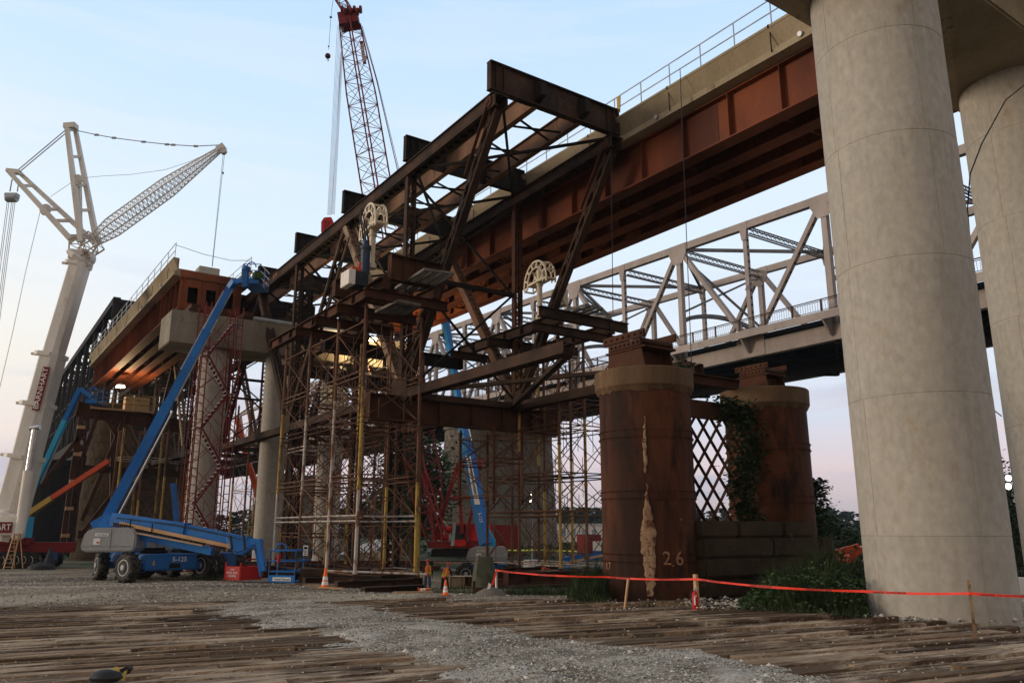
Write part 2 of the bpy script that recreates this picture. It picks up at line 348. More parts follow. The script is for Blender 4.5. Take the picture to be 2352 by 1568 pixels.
def leaves(name, m, pts, size, parent=None, drop=.3):
    v = []; f = []
    for p in pts:
        a = random.uniform(0, 6.283); t = random.uniform(-1.1, 1.1); s = size * random.uniform(.6, 1.4)
        x = Vector((math.cos(a), math.sin(a), random.uniform(-.5, .5))) * s; y = Vector((-math.sin(a) * math.cos(t), math.cos(a) * math.cos(t), math.sin(t))) * s * .6
        k = len(v); v += [p - x, p - y * .9 + x * .1, p + x, p + y]; f.append((k, k + 1, k + 2, k + 3))
    b = MB(); b.v = v; b.f = f; me = bpy.data.meshes.new(name); me.from_pydata([tuple(q) for q in v], [], f); me.update()
    o = bpy.data.objects.new(name, me); C.objects.link(o); me.materials.append(M[m])
    if parent: par(o, parent)
    return o
def blob_pts(c, rad, n, clumps, rng=random):
    out = []; cs = []
    for i in range(clumps):
        d = Vector((rng.gauss(0, 1), rng.gauss(0, 1), rng.gauss(0, 1))).normalized() * rng.uniform(.35, 1.0)
        cs.append((Vector((d.x * rad.x, d.y * rad.y, d.z * rad.z)) + c, rng.uniform(.18, .38)))
    for i in range(n):
        q, k = cs[rng.randrange(clumps)]; d = Vector((rng.gauss(0, .5), rng.gauss(0, .5), rng.gauss(0, .42)))
        out.append(q + Vector((d.x * rad.x * k * 1.6, d.y * rad.y * k * 1.6, d.z * rad.z * k * 1.5)))
    return out
def tree(x, y, h, w, label, m='leafd', n=2600, clumps=26, leaf=.16, dens=2.6, z=None, name='tree', crown_lo=.25, group=None):
    z = gz(x, y) if z is None else z
    t = thing(name, (x, y, z), label, 'tree', group); b = MB(); base = Vector((x, y, z - .3)); tr = h * .028 + .05
    top = base + Vector((random.uniform(-.05, .05) * h, random.uniform(-.05, .05) * h, h * .72)); b.tube(base, top, tr, 8, tr * .35)
    for i in range(9):
        p = base.lerp(top, random.uniform(crown_lo + .08, .95)); a = i * 2.4; q = p + Vector((math.cos(a) * w * .38, math.sin(a) * w * .38, h * random.uniform(.08, .22))); b.tube(p, q, tr * .4, 5, tr * .1)
    b.build('trunk', 'bark', t)
    c = Vector((x, y, z + h * (crown_lo + 1) / 2)); leaves('crown', m, blob_pts(c, Vector((w / 2, w / 2, h * (1 - crown_lo) / 2)), int(n * dens), int(clumps * 1.5)), leaf, t)
    return t
# ---------------------------------------------------------------- ground, timber road, gravel
def nmat(name):
    m = bpy.data.materials.new(name); m.use_nodes = True; n = m.node_tree.nodes; l = m.node_tree.links; b = n['Principled BSDF']; b.inputs['Roughness'].default_value = .92; b.inputs['Specular IOR Level'].default_value = .25
    g = n.new('ShaderNodeNewGeometry'); return m, n, l, b, g
class NT:
    def __init__(s, n, l): s.n = n; s.l = l
    def noise(s, vec, sc, det=6, r=.6):
        t = s.n.new('ShaderNodeTexNoise'); t.inputs['Scale'].default_value = sc; t.inputs['Detail'].default_value = det; t.inputs['Roughness'].default_value = r; s.l.new(vec, t.inputs[0]); return t.outputs[0]
    def vor(s, vec, sc, out='Distance'):
        t = s.n.new('ShaderNodeTexVoronoi'); t.inputs['Scale'].default_value = sc; s.l.new(vec, t.inputs[0]); return t.outputs[out]
    def mr(s, v, a, b, c=0, d=1):
        t = s.n.new('ShaderNodeMapRange'); s.l.new(v, t.inputs[0])
        for i, q in enumerate((a, b, c, d)): t.inputs[i + 1].default_value = q
        return t.outputs[0]
    def mx(s, f, a, c, mode='MIX'):
        t = s.n.new('ShaderNodeMix'); t.data_type = 'RGBA'; t.blend_type = mode
        for i, v in ((0, f), (6, a), (7, c)):
            if isinstance(v, tuple): t.inputs[i].default_value = (*v, 1)
            elif isinstance(v, (int, float)): t.inputs[i].default_value = v
            else: s.l.new(v, t.inputs[i])
        return t.outputs[2]
    def ramp(s, fac, pts):
        r = s.n.new('ShaderNodeValToRGB'); e = r.color_ramp.elements
        while len(e) > 1: e.remove(e[0])
        e[0].position = pts[0][0]; e[0].color = (*pts[0][1], 1)
        for p, c in pts[1:]: k = e.new(p); k.color = (*c, 1)
        s.l.new(fac, r.inputs[0]); return r.outputs[0]
    def map(s, vec, rot=0, sc=(1, 1, 1)):
        t = s.n.new('ShaderNodeMapping'); t.inputs['Rotation'].default_value = (0, 0, rot); t.inputs['Scale'].default_value = sc; s.l.new(vec, t.inputs[0]); return t.outputs[0]
    def bump(s, h, b, st, d=.02):
        t = s.n.new('ShaderNodeBump'); t.inputs['Strength'].default_value = st; t.inputs['Distance'].default_value = d; s.l.new(h, t.inputs['Height']); s.l.new(t.outputs[0], b.inputs['Normal'])
TB = R(66.5); tdir = FH * math.cos(TB) + RT * math.sin(TB); tang = math.atan2(tdir.y, tdir.x); tper = Vector((-tdir.y, tdir.x, 0))
# ground
m, n, l, b, g = nmat('site_ground'); t = NT(n, l); P_ = g.outputs['Position']
peb = t.vor(P_, 16, 'Color'); pv = n.new('ShaderNodeSeparateColor'); l.new(peb, pv.inputs[0])
gcol = t.ramp(pv.outputs[0], [(0, (.10, .077, .052)), (.45, (.225, .17, .11)), (.8, (.33, .255, .165)), (1, (.51, .43, .32))])
wet = t.mr(t.noise(t.map(P_, -tang, (.35, 1, 1)), .22, 5), .47, .60)
gcol = t.mx(wet, gcol, t.mx(1.0, gcol, (.42, .41, .42), 'MULTIPLY'))
mud = t.mr(t.noise(P_, .45, 6), .52, .66)
gcol = t.mx(mud, gcol, (.13, .098, .068))
gcol = t.mx(t.mr(t.noise(t.map(P_, -tang, (.3, 1, 1)), .30, 6), .52, .62), gcol, t.mx(.5, gcol, (.50, .42, .31)))
dist = n.new('ShaderNodeVectorMath'); dist.operation = 'DOT_PRODUCT'; l.new(P_, dist.inputs[0]); dist.inputs[1].default_value = tuple(FH)
far = t.mr(dist.outputs['Value'], 44, 75)
gr = t.mx(t.mr(t.noise(P_, .12, 7), .35, .65), (.018, .032, .012), (.045, .062, .022))
fm = n.new('ShaderNodeMath'); fm.operation = 'MULTIPLY'; l.new(far, fm.inputs[0]); l.new(t.mr(t.noise(P_, .08, 4), .30, .50), fm.inputs[1])
gcol = t.mx(fm.outputs[0], gcol, gr)
l.new(gcol, b.inputs['Base Color']); t.bump(t.vor(P_, 16), b, .9, .03)
def nonuni(lo, hi, fn, k): return [fn(lo + (hi - lo) * i / k) for i in range(k + 1)]
Ds = [-40, -15, -5, 0, 2, 4, 6, 8] + [8 + .45 * i for i in range(1, 110)]; d = Ds[-1]
while d < 4200: d *= 1.06; Ds.append(d)
us = [-1 + 2 * i / 170 for i in range(171)]
mb = MB()
for d in Ds:
    wdt = 26 + abs(d) * 1.1
    for u in us:
        p = DL(d, u * wdt); z = gz(p.x, p.y)
        mb.v.append(Vector((p.x, p.y, z - (.16 if 1 < d < 26 and -24 < u * wdt < 14 else 0) * sstep(0, 4, 26 - d))))
k = len(us)
for i in range(len(Ds) - 1):
    for j in range(k - 1): mb.f.append((i * k + j, i * k + j + 1, (i + 1) * k + j + 1, (i + 1) * k + j))
tag(mb.build('ground', m, smooth=True), kind='structure')
# timber road
m, n, l, b, g = nmat('crane_mat_timber'); t = NT(n, l); P_ = g.outputs['Position']
st = t.map(P_, -tang, (.5, 9, 3)); s1 = t.noise(st, 1.0, 7, .65); s2 = t.noise(t.map(P_, -tang, (2.5, 60, 10)), 1.0, 4)
rnd = g.outputs['Random Per Island']
c0 = t.ramp(rnd, [(0, (.055, .030, .015)), (.25, (.105, .060, .030)), (.6, (.165, .100, .052)), (1, (.34, .225, .135))])
c0 = t.mx(t.mr(s1, .45, .66), c0, (.070, .046, .030))
c0 = t.mx(t.mr(t.noise(P_, .5, 6), .53, .66), c0, (.11, .074, .046))
bright = n.new('ShaderNodeMath'); bright.operation = 'MULTIPLY'; l.new(t.mr(t.noise(t.map(P_, -tang, (.5, 1.1, 1)), .55, 6, .65), .50, .58), bright.inputs[0]); l.new(t.mr(s1, .38, .56), bright.inputs[1])
c0 = t.mx(bright.outputs[0], c0, (.46, .345, .235))
c0 = t.mx(1.0, c0, t.mx(t.mr(s2, .3, .7), (.50, .50, .50), (1.45, 1.45, 1.45)), 'MULTIPLY')
l.new(c0, b.inputs['Base Color']); t.bump(s2, b, .7, .02)
def dmax(Lt): return 20.8 + 2.2 * sstep(-16, -4, Lt) - 1.0 * sstep(-1, 2.5, Lt) - .75 * max(0, Lt - 2.4)
mb = MB(); rr = random.Random(3); row = 0
q = -32.0
while q < 40:
    wd = rr.choice((.30, .30, .28, .26, .15)); a = -45 + rr.uniform(0, 4)
    while a < 45:
        ln = rr.choice((4.8, 4.9, 3.6, 6.0)); c0_ = tdir * (a + ln / 2) + tper * (q + wd / 2); D = c0_.dot(FH); Lt = c0_.dot(RT)
        if 1.0 < D < dmax(Lt) and -26 < Lt < 15 and rr.random() > .006:
            zz = gz(c0_.x, c0_.y) - .12 + rr.gauss(0, .012); tl = rr.gauss(0, .006)
            p0 = tdir * a + tper * (q + wd / 2); p1 = p0 + tdir * (ln - rr.uniform(.01, .12)); jt = rr.gauss(0, .012)
            mb.bar(Vector((p0.x, p0.y, zz + tl)) + tper * jt, Vector((p1.x, p1.y, zz - tl)) + tper * rr.gauss(0, .012), wd - rr.uniform(.025, .07), .24)
        a += ln
    q += wd + .004
road = tag(mb.build('timber_road', m, bevel=.012), kind='structure')
# gravel spread over the timbers
pg = [(450, 1392), (563, 1425), (716, 1453), (811, 1475), (961, 1523), (1041, 1568), (1100, 1640), (2150, 1640), (1969, 1561), (1761, 1526), (1538, 1491), (1313, 1470), (1169, 1447), (1041, 1425), (914, 1402), (722, 1383), (560, 1380)]
PG = [onZ(x, y, 0) for x, y in pg]
def pin(x, y, P):
    ins = False; dm = 1e9
    for i in range(len(P)):
        a, b_ = P[i], P[(i + 1) % len(P)]
        if (a.y > y) != (b_.y > y) and x < (b_.x - a.x) * (y - a.y) / (b_.y - a.y) + a.x: ins = not ins
        e = Vector((b_.x - a.x, b_.y - a.y)); w = Vector((x - a.x, y - a.y)); tt = max(0, min(1, w.dot(e) / max(e.length_squared, 1e-9))); dm = min(dm, (w - e * tt).length)
    return dm if ins else -dm
def gmask(x, y): return pin(x, y, PG) + .80 * noise.noise(Vector((x * .7, y * .7, 5))) + .55 * noise.noise(Vector((x * 2.1, y * 2.1, 9))) + .12 * noise.noise(Vector((x * 6, y * 6, 2)))
m, n, l, b, g = nmat('crushed_stone'); t = NT(n, l); P_ = g.outputs['Position']
v1 = t.vor(P_, 34, 'Color'); sc_ = n.new('ShaderNodeSeparateColor'); l.new(v1, sc_.inputs[0])
gc = t.ramp(sc_.outputs[0], [(0, (.16, .135, .105)), (.5, (.37, .32, .25)), (1, (.64, .57, .47))])
gc = t.mx(t.mr(t.noise(P_, .8, 5), .45, .62), gc, t.mx(1.0, gc, (.45, .42, .40), 'MULTIPLY'))
gc = t.mx(t.mr(t.noise(P_, 1.3, 5), .60, .70), gc, (.16, .12, .085))
gc = t.mx(t.mr(t.noise(t.map(P_, -tang, (.6, 1, 1)), .55, 6), .50, .60), gc, t.mx(.6, gc, (.62, .56, .48)))
l.new(gc, b.inputs['Base Color']); t.bump(t.vor(P_, 34), b, 1.0, .03)
x0 = min(p.x for p in PG) - .6; x1 = max(p.x for p in PG) + .6; y0 = min(p.y for p in PG) - .6; y1 = max(p.y for p in PG) + .6
mb = MB(); st_ = .10; nx = int((x1 - x0) / st_); ny = int((y1 - y0) / st_); idx = {}
def gvert(i, j):
    if (i, j) not in idx:
        x = x0 + i * st_; y = y0 + j * st_; k = gmask(x, y); idx[(i, j)] = len(mb.v)
        mb.v.append(Vector((x, y, -.045 + .065 * sstep(-.25, .35, k) + .03 * sstep(.2, 1.2, k) * (1 + noise.noise(Vector((x * 1.2, y * 1.2, 0)))) + .012 * noise.noise(Vector((x * 9, y * 9, 1))))))
    return idx[(i, j)]
for i in range(nx):
    for j in range(ny):
        if pin(x0 + i * st_, y0 + j * st_, PG) > -.9: mb.f.append((gvert(i, j), gvert(i + 1, j), gvert(i + 1, j + 1), gvert(i, j + 1)))
tag(mb.build('gravel_spread', m, smooth=True), 'pale crushed gravel spread over the timber roadway in the foreground', 'gravel', kind='stuff')
# loose stones
m, n, l, b, g = nmat('loose_stone'); t = NT(n, l)
l.new(t.ramp(g.outputs['Random Per Island'], [(0, (.085, .078, .07)), (.35, (.23, .205, .17)), (.7, (.42, .37, .30)), (1, (.62, .57, .50))]), b.inputs['Base Color'])
v = []; f = []; rr = random.Random(11)
def stone(x, y, z, s):
    k = len(v); a = rr.uniform(0, 6.28); c, q = math.cos(a), math.sin(a)
    for px, py, pz in ((1, 0, 0), (.2, .9, 0.1), (-1, .1, 0), (-.1, -.9, 0), (.1, .1, .75), (0, 0, -.5)):
        px *= s * rr.uniform(.7, 1.25); py *= s * rr.uniform(.6, 1.1); v.append((x + px * c - py * q, y + px * q + py * c, z + pz * s * rr.uniform(.6, 1.1)))
    f.extend([(k + i, k + (i + 1) % 4, k + 4) for i in range(4)] + [(k + (i + 1) % 4, k + i, k + 5) for i in range(4)])
cnt = 0
while cnt < 26000:
    D = 4 + 20 * rr.random() ** 1.5; Lt = rr.uniform(-.72, .72) * D; p = DL(D, Lt); k = gmask(p.x, p.y)
    if k > -.1 or rr.random() < .05:
        zz = -.045 + .065 * sstep(-.25, .35, k) + .03 * sstep(.2, 1.2, k) if k > -.3 else .0
        stone(p.x, p.y, zz + .004, rr.choice((.008, .012, .014, .018, .024)) * (1 if rr.random() < .985 else 2.6)); cnt += 1
for i in range(14000):
    D = rr.uniform(20, 46); Lt = rr.uniform(-34, 8); p = DL(D, Lt)
    if D > dmax(Lt) or noise.noise(Vector((p.x * .4, p.y * .4, 0))) > .35: stone(p.x, p.y, gz(p.x, p.y) + (.004 if D > 26 else -.01), rr.choice((.02, .03, .045)))
for i in range(900):
    D = rr.uniform(17.5, 24); Lt = rr.uniform(4.5, 11); p = DL(D, Lt)
    if D > dmax(Lt) + .3: stone(p.x, p.y, gz(p.x, p.y) + .02, rr.choice((.03, .06, .10)))
me = bpy.data.meshes.new('loose_stones'); me.from_pydata(v, [], f); me.update(); o = bpy.data.objects.new('loose_stones', me); C.objects.link(o); me.materials.append(m)
tag(o, 'loose crushed stones lying on the gravel and timbers', 'stones', kind='stuff')
# ---------------------------------------------------------------- concrete piers
def formed_column(x, y, r, z0, z1, joints, parent, name='column', seams=(0, 1.45, 2.9, 4.4)):
    prof = [(r, z0)]
    for j in joints:
        if z0 < j < z1: prof += [(r, j - .012), (r - .010, j - .006), (r - .010, j + .006), (r, j + .012)]
    prof.append((r, z1)); o = MB().lathe((x, y, 0), prof, 64).build(name, 'conc', parent, smooth=True)
    b = MB(); js = [z0] + [j for j in joints if z0 < j < z1] + [z1]
    for i, (a, c) in enumerate(zip(js, js[1:])):
        for s_ in seams:
            w = s_ + .05 * (i % 2); p = Vector((x + (r - .002) * math.cos(w), y + (r - .002) * math.sin(w), 0)); b.mark().tube(p + UP * (a + .01), p + UP * (c - .01), .006, 5)
    b.build('form_seam', 'concd', o); return o
def fascia(th): return
pier = thing('bridge_pier', (19.1, 10.1, -.8), 'huge smooth round concrete columns and dark cap filling the right edge', 'bridge pier')
J = [-2 + 3.33 * i * 1.0 + .85 for i in range(7)]; J = [1.74, 4.9, 8.16, 11.35, 14.2]
formed_column(19.1, 10.1, 1.57, -1.2, 16.2, J, pier, seams=(2.75, 4.2, 5.05, 5.7))
formed_column(27.4, 10.1, 1.57, -1.2, 16.2, J, pier, seams=(3.0, 4.3, 5.3))
b = MB(); b.box((15.6, 8.3, 16.15), (35.2, 11.9, 18.2)); b.build('pier_cap', 'concd', pier, bevel=.06)
b = MB()
for x in (25.4, 27.3, 29.3, 31.2): b.mark().box((x - .35, 9.5, 18.2), (x + .35, 10.7, 18.42))
b.build('bearing_plate', 'dark', pier)
b = MB(); pts = [onY(2352 + 20, 180, 9.0), onY(2310, 230, 8.75), onY(2255, 330, 8.8), onY(2228, 400, 9.0), onY(2222, 480, 9.3), onY(2240, 700, 9.4), onY(2262, 880, 9.3), onY(2268, 920, 9.2)]
b.path(pts, .018, 6); pts = [onY(2262, 850, 9.3), onY(2270, 890, 9.3), onY(2268, 930, 9.2), onY(2300, 955, 9.2)]; b.path(pts, .014, 6)
tag(b.build('hanging_cable', 'blk'), 'thin black cable sagging across the second round concrete column', 'cable')
far = thing('bridge_pier', (18, 55, -1.6), 'pale concrete pier with three slim columns under a box cap, behind the stair tower', 'bridge pier')
for x, r in ((13.75, .98), (18.2, .88), (22.4, .90)):
    formed_column(x, 55.2, r, -3, 14.0, (1.2, 4.5, 7.8, 11.1), far)
b = MB(); b.box((10.5, 53.85, 13.7), (28.6, 57.1, 15.9)); b.build('pier_cap', 'cap_shade', far, bevel=.05)
b = MB()
for x in (12.2, 14.0, 15.8): b.mark().box((x - .5, 54.6, 15.9), (x + .5, 57.4, 16.35)); b.box((x - .3, 55, 16.35), (x + .3, 57.2, 16.75))
b.build('bearing', 'rust', far)
b = MB(); b.tube((15.9, 54.1, 16.1), (22.8, 54.1, 16.05), .16, 12); b.box((20.2, 54.2, 15.9), (22.6, 56.6, 16.5)); tag(b.build('culvert_pipe', 'steel'), 'shiny silver pipe lying along the top of the far concrete pier cap', 'pipe')
# ---------------------------------------------------------------- plate girder bridges
def girder_bridge(name, label, x0, x1, ya, yb, zb, zt, ptop, ngird, stiff, root, rail_sp, splice=()):
    t = thing(name, root, label, 'bridge')
    xs = [x0 + (x1 - x0) * i / (ngird - 1) for i in range(ngird)]
    for i, x in enumerate(xs):
        b = MB(); zm = (zb + zt) / 2; b.box((x - .022, ya, zb + .06), (x + .022, yb, zt - .05)); b.box((x - .36, ya, zb), (x + .36, yb, zb + .06)); b.box((x - .30, ya, zt - .05), (x + .30, yb, zt))
        y = ya + .15; sgn = (-1,) if i == 0 else (-1, 1)
        while y < yb:
            for q in (sgn if i else (-1,)):
                b.box((x + q * .024 - (0 if q > 0 else .27), y - .012, zb + .06), (x + q * .024 + (.27 if q > 0 else 0), y + .012, zt - .05))
            y += stiff
        g_ = b.build('girder', 'weather', t)
        if i == 0:
            for (sy, w_) in splice:
                bb = MB(); bb.box((x - .040, sy - w_ / 2, zb + .12), (x - .0225, sy + w_ / 2, zt - .12))
                nr = int(w_ / .13); nzr = int((zt - zb - .4) / .13)
                for a in range(nr):
                    for c_ in range(nzr): p = Vector((x - .040, sy - w_ / 2 + (a + .5) * w_ / nr, zb + .2 + (c_ + .5) * .13)); bb.tube(p, p - Vector((.022, 0, 0)), .032, 5)
                bb.build('splice_plate', 'weatherd', g_)
    b = MB(); y = ya + 3
    while y < yb:
        b.mark()
        for a, c_ in zip(xs, xs[1:]): b.bar((a + .06, y, zb + .3), (c_ - .06, y, zt - .35), .09, .09); b.bar((a + .06, y + .15, zt - .35), (c_ - .06, y + .15, zb + .3), .09, .09); b.bar((a + .06, y + .07, zb + .25), (c_ - .06, y + .07, zb + .25), .1, .1)
        y += 5.2
    b.build('cross_frame', 'weather', t)
    # deck with kerb, splayed fascia
    dx0 = x0 - .95; dx1 = x1 + .95; k = zt + .02
    def prof(sg, ed, inner):  # fascia/parapet cross-section
        return [(ed + sg * .55, k), (ed + sg * .14, k + .05), (ed + sg * .14, k + .33), (ed + sg * .38, k + .46), (ed + sg * .03, ptop - .13), (ed, ptop - .11), (ed, ptop), (ed + sg * .42, ptop), (ed + sg * .42, k + .55), (inner, k + .55), (inner, k)]
    for sg, ed in ((1, dx0), (-1, dx1)):
        mid = (x0 + x1) / 2 - .002 * sg; b = MB(); pr = prof(sg, ed, mid); b.prism([(x, ya, z_) for x, z_ in pr], (0, yb - ya, 0)); b.build('deck', 'concd', t)
    b = MB(); y = ya + 2
    while y < yb: b.mark().box((dx0 + .09, y - .02, k + .2), (dx0 + .115, y + .02, ptop - .1)); b.box((dx0 - .015, y - .035, ptop - .12), (dx0 + .06, y + .035, ptop + .015)); y += 5.4
    b.build('expansion_joint', 'dark', t)
    b = MB(); y = ya + 4.0
    while y < yb: b.mark().tube((dx0 + .25, y, k + .30), (dx0 + .02, y, k + .24), .10, 8); y += 7.5
    b.build('drain_spout', 'steel', t)
    for ed in (dx0 + .12, dx1 - .12):
        b = MB(); b.railing([(ed, ya + .1, ptop), (ed, yb - .1, ptop)], 1.12, .028, 2, rail_sp); b.build('railing', 'steel', t)
    return t, xs, k
gr1, xs1, kd1 = girder_bridge('girder_bridge', 'rust red plate girder bridge with concrete deck and railing running behind the big column', 24.75, 29.6, 3.93, 60, 17.5, 19.6, 20.95, 4, 2.56, (24.75, 30, 17.5), 1.78, splice=((20.75, 1.15),))
gr2, xs2, kd2 = girder_bridge('girder_bridge', 'cut end of a rust red plate girder bridge above the raised blue boom', 12.1, 15.9, 58.6, 99.6, 17.25, 19.6, 20.95, 4, 1.55, (11.6, 58, 17), 2.4, splice=((66, .9),))
b = MB()
for i, (a, c_) in enumerate(zip(xs2, xs2[1:])):
    b.box((a + .03, 58.72, 17.15), (c_ - .03, 58.76, 17.75)); b.box((a + .03, 58.72, 18.95), (c_ - .03, 58.76, 19.8)); w = (c_ - a)
    b.box((a + .03, 58.72, 17.75), (a + w * .22, 58.76, 18.95)); b.box((c_ - w * .22, 58.72, 17.75), (c_ - .03, 58.76, 18.95))
b.build('end_diaphragm', 'weather', gr2)
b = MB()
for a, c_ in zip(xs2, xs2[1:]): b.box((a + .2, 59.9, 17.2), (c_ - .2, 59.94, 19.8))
b.build('opening_shade_sheet', 'hole', gr2)  # dark sheet set behind the end openings to paint their shade
b = MB(); b.box((11.75, 58.58, kd2 + .02), (16.25, 58.597, kd2 + .50)); b.box((11.5, 58.58, kd2 + .5), (11.58, 58.597, 20.9)); b.box((16.42, 58.58, kd2 + .5), (16.5, 58.597, 20.9)); b.build('red_edge_paint', 'weather', gr2)
b = MB(); b.box((13.3, 60, kd2 + .55), (14.8, 61.2, kd2 + 1.5)); tag(b.build('concrete_block', 'conc', bevel=.03), 'pale concrete block standing on the cut end of the left deck', 'block')
b = MB(); b.path([(11.3, 58.7, 21.9), (13.2, 58.7, 21.6), (15.2, 58.7, 21.5), (16.7, 58.7, 21.8)], .02, 5); tag(b.build('safety_rope', 'blk'), 'slack safety rope strung across the cut end of the left deck', 'rope')
b = MB()
for i in range(3): p = onX(1418 + i * 2, 225 + i * 9, 24); 
t = thing('hung_jacket', onX(1420, 222, 23.85), 'yellow jacket hung on the railing of the right bridge deck', 'jacket'); p = onX(1420, 222, 23.85); b.prism([p + Vector((0, -.12, 0)), p + Vector((0, .12, 0)), p + Vector((0, .10, -.8)), p + Vector((0, -.05, -.85))], (.05, 0, 0)); b.build('jacket', 'yel', t)
# lines hanging from the right deck
for (xa, ya_, xb, yb_, X, lab) in ((1562, 160, 1590, 880, 23.6, 'thin black rope hanging from the right deck railing to the round pier'), (1403, 320, 1408, 720, 23.3, 'thin black rope hanging from the end beam of the truss')):
    a = onX(xa, ya_, X); d_ = (a - O).dot(FH); c_ = dep(xb, yb_, d_ * .985); b = MB(); b.tube(a, c_, .018, 5); tag(b.build('rope', 'blk'), lab, 'rope')
# ---------------------------------------------------------------- old deck truss
def zt_(y): return 20.0 - (y - 25.5) * .022
def deck_truss(name, label, XA, XB, ys, zb, cut0=True, zfun=zt_, mats=('old', 'oldb', 'old'), tail=None):
    t = thing(name, (XA, ys[0], zb), label, 'truss bridge'); y0, y1 = ys[0], ys[-1]; n = len(ys)
    for X in (XA, XB):
        b = MB(); e = 1.2 if tail is None else tail
        for a, c_ in ((y0 - .35, y1 + e),):
            za, zc = zfun(a) - .55, zfun(c_) - .55
            b.laced((X, a, za), (X, c_, zc), .62, .55, UP, .07, .6, .05, .14, both=False)
            b.bar((X, a, za + .30), (X, c_, zc + .30), .86, .045)
        y = y0
        while y < y1 + .5:   # rivets on the outer web of the chord
            for dz in (-.16, .16):
                p = Vector((X - .335, y, zfun(y) - .55 + dz)); b.tube(p, p - Vector((.028, 0, 0)), .026, 5)
            y += .24
        b.build('top_chord', mats[0], t)
        b = MB(); ya = ys[0] - 4.6 if cut0 else ys[0]; b.laced((X, ya, zb), (X, ys[-2] + (8.2 if cut0 else 2.2), zb), .5, .42, UP, .06, .55, .05, .12, both=True); b.build('bottom_chord', mats[2], t)
    for i, y in enumerate(ys):
        za = zfun(y) - .8
        for X in (XA, XB):
            if i % 2 == 0:
                for j in (i - 1, i + 1):
                    if 0 <= j < n:
                        b = MB(); m_ = mats[0]
                        if i == 0 or (i, j) in ((2, 3), (4, 5)):   # pair of slender channels
                            a = Vector((X, y, za)); c_ = Vector((X, ys[j], zb + .15)); b.laced(a, c_, .44, .34, (1, 0, 0) if i == 0 else (0, 1, 0), .07, 1.15 if i == 0 else .7, .05, .10)
                        else: b.laced((X, y, za), (X, ys[j], zb + .15), .50, .40, (0, 1, 0), .055, .42, .05, .12)
                        if X == XA and (i, j) == (2, 1): m_ = 'tan'
                        if X == XB and (i, j) == (2, 1): m_ = 'orange'
                        b.build('diagonal', m_, t)
            else:
                b = MB(); b.laced((X, y, za), (X, y, zb + .2), .46, .30, (0, 1, 0), .05, .42, .045, .10); b.build('vertical', 'rust' if X == XB else mats[0], t)
                b = MB(); b.box((X - .30, y - .75, zb - .32), (X - .262, y + .75, zb + .75)); b.box((X + .262, y - .75, zb - .32), (X + .30, y + .75, zb + .75)); b.build('gusset', mats[0], t)
    for i, y in enumerate(ys):
        zz = zfun(y); b = MB(); b.ibeam((XA - .42, y, zz + .68), (XB + .42, y, zz + .68), 1.35, .34, .05, .03)
        for x in (XA - .40, XA - .1, XA + .3, XB - .3, XB + .1, XB + .40): b.box((x - .012, y - .15, zz + .06), (x + .012, y + .15, zz + 1.30))
        for x in (XA - .25, XA + .1, XB - .1, XB + .25, (XA + XB) / 2):
            for q in range(13): p_ = Vector((x, y - .016, zz + .14 + q * .09)); b.tube(p_, p_ - Vector((0, .02, 0)), .018, 5)
        fb = b.build('floor_beam', mats[1] if i else 'old', t)
        b = MB()
        for x in (XA + 2.0, XB - 2.0):
            if i == 0: b.mark().prism([(x - .02, y - .02, zz + .2), (x - .02, y - .55, zz + .35), (x - .02, y - .55, zz + .95), (x - .02, y - .02, zz + 1.2)], (.28, 0, 0))
        if i == 0: b.build('cut_stringer', 'oldb', fb)
    for x in (XA + 2.0, XB - 2.0):
        b = MB()
        for a, c_ in zip(ys, ys[1:]): b.mark().ibeam((x, a + .04, zfun(a) + .42), (x, c_ - .04, zfun(c_) + .42), 1.0, .30, .04, .03)
        b.build('stringer', 'orange', t)
    b = MB()
    for a, c_ in zip(ys, ys[1:]):
        za, zc = zfun(a) - .35, zfun(c_) - .35
        b.bar((XA + .3, a, za), (XB - .3, c_, zc), .12, .12); b.bar((XB - .3, a, za + .05), (XA + .3, c_, zc + .05), .12, .12)
        for q in range(3):
            yy = a + (c_ - a) * (q + .5) / 3; b.bar((XA + 2, yy, za + .35), (XB - 2, yy + .9, za + .35), .08, .08); b.bar((XB - 2, yy, za + .40), (XA + 2, yy + .9, za + .40), .08, .08)
    b.build('top_lateral_bracing', mats[1], t)
    b = MB(); bo = [ys[0] - 4.5] + list(ys[1:]) if cut0 else list(ys)
    for i, (a, c_) in enumerate(zip(bo[:-1], bo[1:])):
        if i % 1 == 0: b.laced((XA + .3, a, zb), (XB - .3, c_, zb), .22, .16, UP, .03, .4, .03, .06, both=False); b.laced((XB - .3, a, zb + .18), (XA + .3, c_, zb + .18), .22, .16, UP, .03, .4, .03, .06, both=False)
    for y in ys[1:]: b.laced((XA + .3, y, zb + .02), (XB - .3, y, zb + .02), .3, .3, UP, .05, .4, .04, .08)
    b.build('bottom_lateral_bracing', mats[2], t)
    b = MB()
    for i, y in enumerate(ys):
        if i % 2:
            b.mark()
            for a, c_ in (((XA + .3, y, zb + .4), (XB - .3, y, (zb + zfun(y)) / 2)), ((XB - .3, y, zb + .4), (XA + .3, y, (zb + zfun(y)) / 2)), ((XA + .3, y, (zb + zfun(y)) / 2), (XB - .3, y, zfun(y) - 1)), ((XB - .3, y, (zb + zfun(y)) / 2), (XA + .3, y, zfun(y) - 1))): b.bar(a, c_, .1, .1)
            b.bar((XA + .3, y, (zb + zfun(y)) / 2), (XB - .3, y, (zb + zfun(y)) / 2), .2, .2)
    b.build('sway_bracing', mats[1], t)
    return t
YS = [25.5 + 7.7 * i for i in range(6)]
tr1 = deck_truss('deck_truss', 'old dark riveted deck truss with its near end cut off, raised on the shoring towers', 17.0, 23.5, YS, 8.0, tail=1.0)
